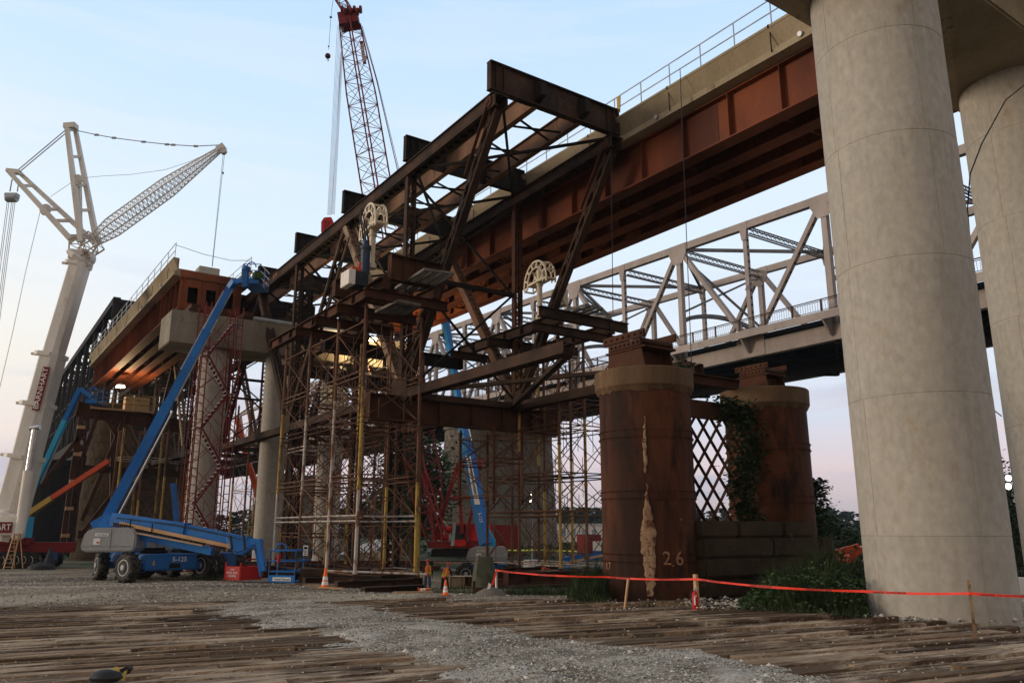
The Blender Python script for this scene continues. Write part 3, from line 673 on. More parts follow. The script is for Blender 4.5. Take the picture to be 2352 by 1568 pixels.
b = MB(); c_ = onY(1205, 640, 60); text('AW', onX(632, 632, 16.63), (0, -1, .0), UP, .55, 'chalk', tr1, 'painted_letters')
# eyebars cut from the end post
for X in (17.0, 23.5):
    b = MB(); a = Vector((X - .36, 25.6, 19.5)); c_ = Vector((X - .36, 27.4, 16.8)); b.bar(a, c_, .05, .14, (1, 0, 0)); b.lathe(a - Vector((.03, 0, 0)), [(.26, 0), (.26, .06)], 18, (1, 0, 0)); b.lathe(a - Vector((.06, 0, 0)), [(.09, 0), (.09, .12)], 12, (1, 0, 0)); b.build('eyebar', 'rust', tr1)
YS2 = [67.5 + 7.7 * i for i in range(7)]
tr2 = deck_truss('deck_truss', 'dark old deck truss span further off, seen between the pale concrete columns', 17.0, 23.5, YS2, 8.4, cut0=False, zfun=lambda y: 19.2, mats=('oldb', 'oldb', 'oldb'), tail=0)
# ---------------------------------------------------------------- black through truss far left
def through_truss():
    XA, XB = 17.0, 26.5; t = thing('through_truss_bridge', (XA, 127, 15), 'black old through truss bridge rising far off behind the white crane', 'truss bridge')
    n = 18; dy = 9.6; ys = [127 + dy * i for i in range(n + 1)]
    def zt(y): return 35.4 - (y - 127) * .024
    zb = 15.6
    for X in (XA, XB):
        b = MB(); b.bar((X, ys[0], zt(ys[0]) - .5), (X, ys[-1], zt(ys[-1]) - .5), 1.0, 1.1); b.build('top_chord', 'oldb', t)
        b = MB(); b.bar((X, ys[0], zb), (X, ys[-1], zb), 1.0, 1.6); b.bar((X, ys[0], zb + 6), (X, ys[-1], zb + 6), .4, .4); b.bar((X, ys[0], zb - 2.2), (X, ys[-1], zb - 2.2), .6, 1.2); b.build('bottom_chord', 'oldb', t)
        b = MB()
        for i, y in enumerate(ys):
            b.laced((X, y, zt(y) - 1), (X, y, zb), .7, .6, (1, 0, 0), .10, 1.0, .1, .2)
            if i < n: m_ = (zt(y) + zb) / 2; b.laced((X, y, zt(y) - 1), (X, ys[i + 1], zb), .6, .5, (1, 0, 0), .10, 1.0, .1, .2); b.bar((X, y, zb), (X, ys[i + 1], m_), .3, .3); b.bar((X, y + dy / 2, zb), (X, y + dy / 2, m_), .4, .4); b.bar((X, y, m_), (X, ys[i + 1], m_), .35, .35)
        b.build('web_members', 'oldb', t)
    b = MB()
    for i, y in enumerate(ys):
        b.mark(); z_ = zt(y); b.bar((XA, y, z_ - .6), (XB, y, z_ - .6), .5, .6); b.bar((XA, y, z_ - 3.4), (XB, y, z_ - 3.4), .3, .3)
        k = 6
        for q in range(k): xa = lerp(XA, XB, q / k); xb = lerp(XA, XB, (q + 1) / k); b.bar((xa, y, z_ - 3.4), (xb, y, z_ - .8), .14, .14); b.bar((xb, y, z_ - 3.4), (xa, y, z_ - .8), .14, .14)
        if i < n: b.bar((XA, y, z_ - .7), (XB, ys[i + 1], zt(ys[i + 1]) - .7), .25, .25); b.bar((XB, y, z_ - .7), (XA, ys[i + 1], zt(ys[i + 1]) - .7), .25, .25)
        b.bar((XA, y, zb - 1), (XB, y, zb - 1), .5, 1.8)
    b.build('sway_frame', 'oldb', t)
    b = MB(); b.prism([(XA - .5, 127, 35.2), (XB, 127, 35.2), (XB, 127, 31.6), (XA - .5, 127, 32.4)], (0, .3, 0)); b.build('portal_plate', 'oldb', t)
    b = MB()
    for X in (XA + 2, XA + 4, XB - 2): b.bar((X, ys[0], zb - .4), (X, ys[-1], zb - .4), .4, 1.3)
    b.box((XA + .8, ys[0], zb + .3), (XB - .8, ys[-1], zb + .5)); b.build('floor', 'oldb', t)
    b = MB(); rr = random.Random(5); y = 205.0
    while y < 295: w_ = rr.uniform(1.5, 3); b.box((XA - .75, y, zb - 3.2 + rr.uniform(0, 1.5)), (XA - .70 - rr.uniform(0, .3), y + w_, lerp(29, 32, (y - 205) / 60) + rr.uniform(-1.2, 1.2))); y += w_ + rr.choice((0, .12, .3))
    b.build('containment_tarp', 'dark', t)
through_truss()
# masonry piers under the old bridges
def stone_pier(x, y, rx, ry, z0, z1, label, bat=.06, m='stone', ncourse=18, name='stone_pier', cap=True, rnd=True):
    t = thing(name, (x, y, z0), label, 'bridge pier'); b = MB(); n = 40; prev = None; H = z1 - z0; rr = random.Random(int(x * 7 + y)); k0 = 0
    def ring(z_, s_, off=0):
        g_ = (z1 - z_) * bat; out_ = []
        for i in range(n):
            a = 2 * math.pi * i / n; ca, sa = math.cos(a), math.sin(a); ex = .35 if rnd else .5
            px = math.copysign(abs(ca) ** (ex if rx > ry * 1.5 else 1), ca) * (rx + g_ + s_); py = math.copysign(abs(sa) ** (1 if rx > ry * 1.5 else 1), sa) * (ry + g_ + s_); out_.append(Vector((x + px, y + py, z_)))
        return out_
    hs = H / ncourse
    for c_ in range(ncourse):
        za = z0 + c_ * hs; zc = za + hs; s_ = rr.uniform(-.02, .04)
        for z_, q in ((za + .0, s_ - .05), (za + .03, s_), (zc - .03, s_), (zc, s_ - .05)):
            k = len(b.v); b.v += ring(z_, q)
            if k: b.f += [(k - n + i, k - n + (i + 1) % n, k + (i + 1) % n, k + i) for i in range(n)]
    b.f.append(tuple(range(len(b.v) - n, len(b.v)))); sh_ = b.build('shaft', m, t)
    bb = MB()
    for c_ in range(ncourse):
        za = z0 + c_ * hs
        rg = ring(za, .03)
        for i in range(c_ % 2, n, 2): p = rg[i]; q = ring(za + hs, .03)[i]; bb.bar(p + UP * .03, q - UP * .03, .022, .022)
    add_to(sh_, bb, 'dark')
    if cap:
        b = MB(); k = 0
        for z_, q in ((z1, .25), (z1 + .7, .30), (z1 + .7, .1), (z1 + .9, .1)):
            k = len(b.v); g_ = ring(z1, q); b.v += [Vector((p.x, p.y, z_)) for p in g_]
            if k: b.f += [(k - n + i, k - n + (i + 1) % n, k + (i + 1) % n, k + i) for i in range(n)]
        b.f.append(tuple(range(len(b.v) - n, len(b.v)))); b.build('coping', m, t)
    return t
stone_pier(70.5, 104.5, 9.4, 3.4, -3, 16.6, 'broad coursed stone pier standing behind the second blue boom lift', .05, ncourse=22)
stone_pier(14.9, 102.0, 2.15, 2.15, -3, 15.0, 'round brown stone pier under the lamp at the far end of the left deck', .05, m='block', ncourse=20)
stone_pier(46, 130, 5.0, 3.2, -3, 9.5, 'stone pier wrapped in scaffolding between the pale columns', .05, ncourse=14)
stone_pier(22, 118, 6.0, 2.6, -3, 13.6, 'added dark pier standing in for the deep shade behind the yellow pipes', .04, m='block', ncourse=16)  # added dark mass where the dense structure only throws shade
stone_pier(19, 148, 9, 5, -3, 11.5, 'broad dark masonry pier below the black through truss', .06, m='dark', ncourse=12)
stone_pier(40, 230, 12, 4, -3, 15, 'far dark pier under the grey bridge, left of the orange boom', .03, m='stone', ncourse=12)
# ---------------------------------------------------------------- grey highway bridge
def grey_bridge():
    XA, XB = 65.0, 79.3; t = thing('grey_truss_bridge', (XA, 40, 18.7), 'weathered grey highway truss bridge with railing, running behind the round piers', 'truss bridge')
    dy = 9.3; Y0 = 41.2 - 2 * dy; ys = [Y0 + dy * i for i in range(27)]
    def zt(y): return 32.55 + (y - 41) * .024 if y < 115 else 34.3 - (y - 115) * .01
    zb = 19.45
    for X in (XA, XB):
        b = MB()
        for a, c_ in zip(ys, ys[1:]): b.bar((X, a, zt(a)), (X, c_, zt(c_)), .62, .80)
        b.build('top_chord', 'grey', t)
        b = MB(); b.bar((X, ys[0], zb), (X, ys[-1], zb), .75, 1.5); b.build('bottom_chord', 'grey', t)
        for i, y in enumerate(ys):
            b = MB(); maj = i % 2 == 0; w = .58 if maj else .46
            b.bar((X, y, zt(y) - .3), (X, y, zb), w * .95, w); v_ = b.build('vertical', 'grey', t)
            bb = MB(); k = 13
            if not maj:
                for q in range(k):
                    z_ = lerp(zb + 2.4, zt(y) - 1.6, q / (k - 1)); p = Vector((X, y - w / 2 - .004, z_)); bb.lathe(p, [(.14, 0), (.14, .01)], 12, (0, -1, 0))
                add_to(v_, bb, 'hole')
            if maj:
                for j in (i - 1, i + 1):
                    if 0 <= j < len(ys):
                        b = MB(); b.bar((X, y, zt(y)), (X, ys[j], zb + .4), .46, .60 if j == i - 1 else .50, (1, 0, 0)); dd = b.build('diagonal', 'grey', t)
                        if j == i + 1 and i < 14:
                            bb = MB(); a = Vector((X, y, zt(y))); c_ = Vector((X, ys[j], zb + .4)); dr = (c_ - a).normalized(); nr = Vector((0, dr.z, -dr.y)).normalized(); nr = nr if nr.y < 0 else -nr
                            for q in range(14): p = a.lerp(c_, (q + 1.6) / 16) + nr * .256; bb.lathe(p, [(.13, 0), (.13, .01)], 12, nr)
                            add_to(dd, bb, 'hole')
                b = MB(); z_ = zt(y); b.prism([(X - .315, y - 1.3, z_ + .38), (X - .315, y + 1.3, z_ + .42), (X - .315, y + 1.3, z_ - .6), (X - .315, y + .6, z_ - 1.9), (X - .315, y - .6, z_ - 1.9), (X - .315, y - 1.3, z_ - .8)], (-.04, 0, 0)); b.build('gusset_plate', 'grey', t)
            else:
                b = MB(); b.prism([(X - .40, y - 1.7, zb - .7), (X - .40, y + 1.7, zb - .7), (X - .40, y + 1.7, zb + 1), (X - .40, y + .8, zb + 2.3), (X - .40, y - .8, zb + 2.3), (X - .40, y - 1.7, zb + 1)], (-.04, 0, 0)); b.build('gusset_plate', 'grey', t)
                b = MB(); z_ = zt(y); b.prism([(X - .315, y - .6, z_ + .38), (X - .315, y + .6, z_ + .39), (X - .315, y + .26, z_ - 1.6), (X - .315, y - .26, z_ - 1.6)], (-.03, 0, 0)); b.build('gusset_plate', 'grey', t)
    b = MB()
    for i, y in enumerate(ys[:18]):
        z_ = zt(y); b.mark()
        for zz in (z_ - .05, z_ - .75):
            for yy in (y - .2, y + .2): b.bar((XA + .4, yy, zz), (XB - .4, yy, zz), .14, .11)
        for q in range(18):
            xa_ = lerp(XA + .5, XB - .5, q / 18); xb_ = lerp(XA + .5, XB - .5, (q + 1) / 18)
            b.bar((xa_, y - .25, z_ - .05), (xb_, y - .25, z_ - .75), .03, .06, (0, 1, 0)); b.bar((xb_, y - .27, z_ - .05), (xa_, y - .27, z_ - .75), .03, .06, (0, 1, 0))
    b.build('top_strut', 'greyd', t)
    b = MB()
    for i, (y, y2) in enumerate(zip(ys[:16], ys[1:])):
        xm = (XA + XB) / 2
        if i % 2 == 0: b.bar((XA + .4, y, zt(y)), (XB - .4, y2 + 0, zt(y2)), .3, .35)
        else: b.bar((XB - .4, y, zt(y)), (XA + .4, y2, zt(y2)), .3, .35)
    b.build('top_lateral_bracing', 'greyd', t)
    b = MB()
    for i in range(0, 18, 2):
        b.mark(); y = ys[i]; z_ = zb + 5.2; pr = None
        for q in range(17):
            s_ = q / 16; x = lerp(XA + .4, XB - .4, s_); zz = z_ + 1.25 * math.sin(math.pi * s_) ** .7; p = Vector((x, y, zz))
            if pr: b.bar(pr, p, .4, .45)
            pr = p
        b.bar((XA + .4, y, zt(y) - .8), (XB - .4, y, zb + 6.2), .22, .22); b.bar((XB - .4, y, zt(y) - .8), (XA + .4, y, zb + 6.2), .22, .22)
    b.build('sway_frame', 'greyd', t)
    # sidewalk and railing on the near side, floor system
    XS = XA - 2.0; zd = 21.15
    b = MB(); b.box((XS, ys[0], zd - .75), (XS + .12, ys[-1], zd)); b.box((XS + .12, ys[0], zd - .18), (XA - .45, ys[-1], zd - .02)); b.build('sidewalk', 'grey', t)
    b = MB()
    for y in ys: b.mark().prism([(XS + .14, y, zd - .2), (XA - .42, y, zd - .2), (XA - .42, y, zb - .4), (XA - .9, y, zb - .2), (XS + .14, y, zd - .7)], (0, .16, 0))
    b.build('sidewalk_bracket', 'grey', t)
    b = MB(); y = ys[0]
    while y < 130:
        b.box((XS + .03, y - .06, zd), (XS + .16, y + .06, zd + 1.1)); y += 3.1
    b.bar((XS + .1, ys[0], zd + 1.14), (XS + .1, 260, zd + 1.14), .10, .08); b.bar((XS + .1, ys[0], zd + .98), (XS + .1, 260, zd + .98), .06, .05); b.bar((XS + .1, ys[0], zd + .12), (XS + .1, 260, zd + .12), .06, .05)
    r_ = b.build('railing', 'rust', t); b = MB(); y = ys[0]
    while y < 110: b.bar((XS + .1, y, zd + .12), (XS + .1, y, zd + .98), .025, .025, (0, 1, 0)); y += .26
    b.build('pickets', 'greyd', r_)
    b = MB(); b.box((XA + .45, ys[0], zd - .55), (XB - .45, ys[-1], zd - .1))
    for x in (XA + 2, XA + 4.4, XA + 7, XA + 9.6, XB - 2): b.box((x - .15, ys[0], zd - 1.4), (x + .15, ys[-1], zd - .55))
    for y in ys: b.box((XA + .4, y - .2, zb - .75), (XB - .4, y + .2, zd - .56))
    b.build('floor_system', 'dark', t)
    b = MB()
    for a, c_ in zip(ys, ys[1:]): b.bar((XA, a, zb - .9), (XB, c_, zb - .9), .35, .25); b.bar((XB, a, zb - .95), (XA, c_, zb - .95), .35, .25)
    b.bar((XA + 7, ys[0], zb - 1.5), (XA + 7, ys[-1], zb - 1.5), .3, 1.3)
    b.build('bottom_lateral_bracing', 'dark', t)
    # far sidewalk girder, lower and darker
    b = MB(); b.box((XB + .5, ys[0], zd - .6), (XB + 2.4, ys[-1], zd - .1)); b.build('far_sidewalk', 'dark', t)
    return t, ys, zt
gb, gys, gzt = grey_bridge()
for i, (y, lab) in enumerate(((gys[0] + 14.2, 'small grey street lamp on the grey bridge truss beside the big concrete column'), (gys[3] + .2, 'small grey street lamp on the grey bridge truss above the near round pier'))):
    t = thing('street_lamp', (64.6, y, 26), lab, 'lamp'); b = MB(); b.bar((64.6, y, 25.8), (64.6, y - 1.0, 26.6), .07, .07); b.build('arm', 'greyd', t); b = MB(); b.lathe((64.6, y - 1.4, 26.45), [(.05, 0), (.22, .05), (.18, .2), (.04, .26)], 12); b.build('lamp_head', 'greyd', t)
# ---------------------------------------------------------------- round steel pier and its bearings
def cyl_pier(x, y, r, z1, label, marks):
    t = thing('cylinder_pier', (x, y, -.6), label, 'bridge pier'); prof = []; z_ = -1.3
    ribs = (1.1, 2.85, 4.6)
    prof.append((r + .03, -1.3))
    for q in ribs: prof += [(r + .012, q - .16), (r + .022, q - .155), (r + .022, q + .155), (r + .012, q + .16)]
    prof.append((r, z1 - .62)); b = MB().lathe((x, y, 0), prof, 72); zz = [q + e for q in ribs for e in (-.1, .1)]
    for z_ in zz:
        for i in range(90):
            a = 2 * math.pi * i / 90
            if math.cos(a - math.atan2(-y, -x)) > -.2: p = Vector((x + (r + .03) * math.cos(a), y + (r + .03) * math.sin(a), z_)); b.tube(p, p + Vector((math.cos(a), math.sin(a), 0)) * .025, .018, 5)
    b.build('casing', 'cyl', t, smooth=True)
    k = random.Random(int(x * 10)); b = MB(); n = 72; rp = [(r + .11, z1 - .56), (r + .13, z1 - .53), (r + .135, z1 - .03), (r + .11, z1)]
    b.lathe((x, y, 0), rp, n)
    kk = len(b.v)   # ragged mortar below the rim
    for i in range(n):
        a = 2 * math.pi * i / n; c_, s_ = math.cos(a), math.sin(a); b.v += [Vector((x + (r + .115) * c_, y + (r + .115) * s_, z1 - .565)), Vector((x + (r + .02) * c_, y + (r + .02) * s_, z1 - .66 - k.uniform(0, .09)))]
    b.f += [(kk + 2 * i, kk + 2 * ((i + 1) % n), kk + 2 * ((i + 1) % n) + 1, kk + 2 * i + 1) for i in range(n)]
    b.build('rim', 'rim', t)
    return t
def on_cyl(x, y, r, px, py):
    d = ray(px, py); o = O; dx, dy = o.x - x, o.y - y; A = d.x ** 2 + d.y ** 2; B = 2 * (dx * d.x + dy * d.y); Cc = dx * dx + dy * dy - r * r; D_ = B * B - 4 * A * Cc
    if D_ < 0: return None
    return o + d * ((-B - math.sqrt(D_)) / (2 * A))
C1 = (17.2, 17.55, 1.37); C2 = (23.3, 17.8, 1.38)
p1_ = cyl_pier(*C1, 6.55, 'nearest rusty riveted steel cylinder pier with pale stain and painted 2.6', 1)
p2_ = cyl_pier(*C2, 6.6, 'rusty steel cylinder pier behind and right of the one marked 2.6', 2)
# pale scale running down the near cylinder
def stain(poly, par_, cc, m='patch', off=.012):
    rr = random.Random(9); b = MB(); rows = []
    for i in range(len(poly) - 1):
        (y0, a0, b0), (y1, a1, b1) = poly[i], poly[i + 1]; n = max(2, int((y1 - y0) / 6))
        for q in range(n):
            s_ = q / n; yy = lerp(y0, y1, s_); rows.append((yy, lerp(a0, a1, s_) + rr.gauss(0, 1.2), lerp(b0, b1, s_) + rr.gauss(0, 1.2)))
    rows.append(poly[-1]); K = 6
    for yy, a_, b_ in rows:
        for q in range(K):
            p = on_cyl(cc[0], cc[1], cc[2] + .035 + off * (0 if q in (0, K - 1) else rr.uniform(.4, 1.6)), lerp(a_, b_, q / (K - 1)), yy); b.v.append(p)
    b.f = [(i * K + j, i * K + j + 1, (i + 1) * K + j + 1, (i + 1) * K + j) for i in range(len(rows) - 1) for j in range(K - 1)]
    return b.build('pale_stain', m, par_, smooth=False)
stain([(955, 1480, 1481), (1000, 1477, 1484), (1050, 1478, 1486), (1085, 1480, 1483)], p1_, C1)
stain([(1110, 1484, 1486), (1150, 1481, 1491), (1190, 1477, 1500), (1225, 1470, 1506), (1260, 1472, 1505), (1300, 1480, 1506), (1340, 1484, 1504), (1368, 1487, 1500)], p1_, C1)
stain([(1080, 1862 - 140, 1726), (1110, 1724, 1730)], p2_, C2, 'chalk')
def cyl_text(txt, px, py, size, cc, par_, m='chalk', name='painted_number', wob=0):
    p = on_cyl(cc[0], cc[1], cc[2] + .052, px, py); nrm = Vector((p.x - cc[0], p.y - cc[1], 0)).normalized(); rgt = UP.cross(nrm); return text(txt, p, rgt, UP, size, m, par_, name)
cyl_text('2', 1532, 1283, .52, C1, p1_); cyl_text('.', 1546, 1290, .4, C1, p1_); cyl_text('6', 1561, 1283, .55, C1, p1_); cyl_text('51', 1565, 1192, .085, C1, p1_); cyl_text('17', 1397, 1300, .30, C1, p1_)
def shoe(x, y, z_, label, s=1.0):
    t = thing('bridge_bearing', (x, y, z_), label, 'bearing'); w = .55 * s
    b = MB(); b.prism([(x - .62 * s, y - .95 * s, z_), (x - .62 * s, y + .75 * s, z_), (x - .62 * s, y + .62 * s, z_ + .62 * s), (x - .62 * s, y - .80 * s, z_ + .62 * s)], (.05, 0, 0)); b.prism([(x + .57 * s, y - .95 * s, z_), (x + .57 * s, y + .75 * s, z_), (x + .57 * s, y + .62 * s, z_ + .62 * s), (x + .57 * s, y - .80 * s, z_ + .62 * s)], (.05, 0, 0))
    for q in (-.5, 0, .5): b.box((x - .57 * s, y + q * s - .03, z_), (x + .57 * s, y + q * s + .03, z_ + .60 * s))
    b.box((x - .75 * s, y - 1.0 * s, z_ + .001), (x + .75 * s, y + .85 * s, z_ + .05)); b.build('pedestal', 'rust', t)
    b = MB(); b.box((x - .66 * s, y - 1.0 * s, z_ + .63 * s), (x + .66 * s, y + .75 * s, z_ + .69 * s)); b.build('sole_plate', 'rust', t)
    b = MB()
    for zz, k, y0, y1 in ((z_ + .70 * s, .20, -.85, .55), (z_ + .93 * s, .24, -1.0, .80)):
        b.mark().box((x - .70 * s, y + y0 * s, zz), (x - .62 * s, y + y1 * s, zz + k * s)); b.box((x + .62 * s, y + y0 * s, zz), (x + .70 * s, y + y1 * s, zz + k * s)); n = 7
        for i in range(n): yy = y + lerp(y0 + .12, y1 - .12, i / (n - 1)) * s; p = Vector((x - .70 * s, yy, zz + k * s / 2)); b.tube(p, p - Vector((.05, 0, 0)), .042 * s, 6)
    b.build('riveted_bar', 'rust', t)
    b = MB()
    for i in range(6): yy = y + lerp(-.75, .55, i / 5) * s; b.tube((x - .60 * s, yy, z_ + .86 * s), (x + .60 * s, yy, z_ + .86 * s), .09 * s, 10)
    b.tube((x - .3 * s, y + .72 * s, z_ + 1.0 * s), (x + .9 * s, y + .72 * s, z_ + 1.0 * s), .17 * s, 12); b.build('roller', 'old', t)
    return t
shoe(C1[0] - .12, C1[1] + .1, 6.56, 'massive rusty bridge shoe with riveted bars on the near cylinder pier', 1.0)
shoe(C2[0] - .1, C2[1] + .05, 6.61, 'smaller rusty bridge shoe with riveted bars on the rear cylinder pier', .78)
b = MB(); b.ibeam((C1[0] + 1.0, 17.9, 6.75), (C2[0] - 1.3, 17.9, 6.75), .34, .3, .03, .02)
tag(b.build('strut_beam', 'rust'), 'short rusty beam lying between the two cylinder pier tops', 'beam')
# lattice between the cylinders
t = thing('lattice_bracing', (20.3, 17.6, 1.4), 'rusty crossed flat bars forming a lattice wall between the two cylinder piers', 'lattice'); b = MB(); xa, xb, za, zc = C1[0] + 1.33, C2[0] - 1.34, 1.9, 5.45; pz = .78; W_ = xb - xa
for sg in (1, -1):
    k = -8
    while k < 14:
        z0 = za + k * pz; pts = []
        for s_ in (0, 1):
            pass
        x0, x1 = xa, xb; zz0 = z0; zz1 = z0 + sg * W_ * 1.25
        def clip(xq): return zz0 + (zz1 - zz0) * (xq - xa) / W_
        lo, hi = 0.0, 1.0; dz = zz1 - zz0
        t0 = (za - zz0) / dz; t1 = (zc - zz0) / dz; a_, b_ = min(t0, t1), max(t0, t1); lo = max(lo, a_); hi = min(hi, b_)
        if hi - lo > .03:
            yy = 17.55 + .05 * sg; b.bar((xa + W_ * lo, yy, zz0 + dz * lo), (xa + W_ * hi, yy, zz0 + dz * hi), .03, .11, (0, 1, 0))
        k += 1
for p_, q_ in (((xa, 17.55, za), (xb, 17.55, za)), ((xa, 17.55, zc), (xb, 17.55, zc))): b.bar(p_, q_, .2, .14)
b.build('flat_bar', 'rust', t)
b = MB(); b.bar((xa - .1, 17.55, zc + .26), (xb + .1, 17.55, zc + .26), .1, .5); b.build('top_plate', 'rust', t)
# stepped footing between the cylinders
t = thing('masonry_footing', (20.4, 17.0, -.8), 'mossy brown block wall at the foot of the cylinder piers', 'footing'); b = MB(); rr = random.Random(4); zz = -1.0; k = 0
while zz < 1.95:
    h_ = rr.uniform(.46, .58); 
    x_ = 17.75 + rr.uniform(-.05, .10)
    xe = 24.3 - max(0, k - 3) * .45 + rr.uniform(-.2, .2)
    while x_ < xe - .2:
        w_ = min(rr.uniform(1.6, 3.4), xe - x_); yv = 16.0 + .12 * max(0, k - 4) + rr.uniform(-.08, .08); b.box((x_ + .008, yv, zz + .008), (x_ + w_ - .008, 18.6, zz + h_ - .008)); x_ += w_
    zz += h_; k += 1
b.build('block_course', 'block', t, bevel=.06)
# ---------------------------------------------------------------- shoring towers
def shoring(name_lab, xs, ys, z0, z1, levels, legm, r=.075, rb=.032, seed=1, jack=True, plates=True):
    t = thing('shoring_tower', (xs[0], ys[0], z0), name_lab, 'scaffold tower'); rr = random.Random(seed); k = 0
    for y in ys:
        for x in xs:
            seq = legm[k % len(legm)]; k += 1; zs = [z0 + .25] + [lerp(z0, z1, (i + 1) / len(seq)) + rr.uniform(-.3, .3) for i in range(len(seq) - 1)] + [z1 - .25]
            b = MB(); b.tube((x, y, z0), (x, y, z0 + .3), .05, 8); b.tube((x, y, z0 + .16), (x, y, z0 + .24), .11, 8); b.box((x - .18, y - .18, z0), (x + .18, y + .18, z0 + .03)); b.tube((x, y, z1 - .3), (x, y, z1), .05, 8); b.tube((x, y, z1 - .24), (x, y, z1 - .16), .11, 8)
            o = None
            for m_, a, c_ in zip(seq, zs, zs[1:]):
                bb = MB(); bb.tube((x, y, a), (x, y, c_), r, 12); bb.tube((x, y, a - .05), (x, y, a + .08), r * 1.3, 12); q = bb.build('leg' if o is None else 'leg_section', m_, o or t, smooth=True); o = o or q
            b.build('jack_screw', 'rust', o)
    pm = ('piper', 'piper', 'pipew', 'piper', 'rust')
    for i, lv in enumerate(levels):
        b = MB()
        for dz in ((0, .22) if 0 < i < len(levels) - 1 else (0,)):
            for y in ys: b.tube((xs[0] - .1, y, lv + dz), (xs[-1] + .1, y, lv + dz), rb, 6)
            for x in xs: b.tube((x, ys[0] - .1, lv + dz + .03), (x, ys[-1] + .1, lv + dz + .03), rb, 6)
        b.build('horizontal_frame', pm[(i + seed) % 5], t)
    for i, (a, c_) in enumerate(zip(levels, levels[1:])):
        b = MB()
        def X_(p, q, w):
            mz = (a + c_) / 2 + .1; m_ = (Vector(p) + Vector(q)) / 2; pa = Vector(p); qa = Vector(q)
            b.tube(pa + UP * (a + .2), qa + UP * (c_ - .05), rb * .7, 5); b.tube(qa + UP * (a + .2), pa + UP * (c_ - .05), rb * .7, 5)
            for s_ in (.28, .72): m2 = pa.lerp(qa, s_); b.tube(m2 + UP * (a + .2 if (i + w) % 2 else mz), m2 + UP * (c_ if (i + w) % 2 == 0 else mz + .0), rb * .5, 5)
        for y in ys:
            for xa, xb in zip(xs, xs[1:]): X_((xa, y, 0), (xb, y, 0), 0)
        for x in xs:
            for ya, yb in zip(ys, ys[1:]): X_((x, ya, 0), (x, yb, 0), 1)
        b.build('cross_brace', 'piper' if (i + seed) % 3 else 'rust', t)
    return t
GA = -1.35
def beam_thing(a, b_, h, w, label, m='rust', group=None, stiff=1.2, name='steel_beam'):
    b = MB(); b.ibeam(a, b_, h, w, .04, .03, UP, stiff); return tag(b.build(name, m), label, 'beam', group)
WY = ('pipew', 'pipey', 'piper')
shoring('nearer shoring tower of rusty, yellow and white pipes under the left side of the truss', (14.0, 16.75), (31.2, 34.2, 37.7, 41.2), -.12, 11.55, (.05, 2.2, 3.9, 6.3, 8.3, 10.7), (('pipew', 'pipey', 'piper'), ('pipey', 'piper', 'piper'), ('pipew', 'pipew', 'piper'), ('pipey', 'piper', 'piper'), ('piper', 'pipew', 'piper'), ('piper', 'pipey')), seed=1)
shoring('shoring tower of rusty and yellow pipes left of the nearest cylinder pier', (23.6, 25.2, 27.0), (29.9, 33.2, 36.1), -.10, 11.25, (.2, 2.5, 4.3, 6.6, 7.9, 10.2), (('pipey', 'piper'), ('piper', 'pipey', 'piper'), ('piper', 'piper'), ('piper', 'pipey'), ('pipey', 'piper', 'piper')), seed=2)
shoring('rusty shoring tower behind the white and yellow pipe tower, near the glowing lamp', (19.4, 22.1), (43.6, 47.0), -1.0, 12.0, (-.2, 2.2, 4.8, 7.4, 10.0), (('piper', 'piper'), ('pipey', 'piper'), ('piper', 'pipew')), seed=3)
shoring('cluster of yellow pipes forming a shoring tower under the far lamp', (12.4, 14.2, 16.2, 18.2), (79.0, 81.6), -1.6, 11.0, (-1.2, 1.8, 5.0, 8.0, 10.6), (('pipey', 'pipey'), ('pipey', 'piper'), ('pipey', 'pipey', 'piper')), r=.10, seed=4)
shoring('dark pipe tower standing between the stair tower and the pale column', (21.0, 24.0, 27.0), (70.0, 74.0), -1.6, 13.0, (-1, 2, 5, 8, 11), (('piper', 'piper'), ('pipey', 'piper')), r=.09, seed=5)
shoring('slim scaffold poles wrapped round the far stone pier', (38.5, 42.0, 45.5), (124.0, 125.6), -2.5, 9.0, (-1, 2, 5, 8), (('pipey', 'wood'), ('pipey', 'piper')), r=.11, seed=6)
shoring('rusty pipe tower squeezed behind the nearer tower, right below the jack platform', (17.7, 19.7), (36.4, 39.2), -.6, 10.9, (-.1, 2.0, 4.1, 6.0, 8.2, 10.0), (('piper', 'piper'), ('pipey', 'piper', 'piper'), ('piper', 'pipew')), r=.07, rb=.03, seed=7)
shoring('dark pipe tower under the far side of the truss next to the lifting beam', (20.6, 22.2), (31.0, 34.0), 3.0, 6.7, (3.4, 4.9, 6.2), (('rust', 'rust'), ('piper', 'rust')), r=.07, rb=.035, seed=8)
shoring('tall rusty pipe tower between the truss and the far pier cap', (17.6, 20.6), (47.4, 50.4), -1.8, 13.4, (-1.2, 1.4, 4.0, 6.6, 9.2, 11.8), (('piper', 'piper'), ('pipey', 'piper'), ('rust', 'piper')), r=.09, rb=.045, seed=9)
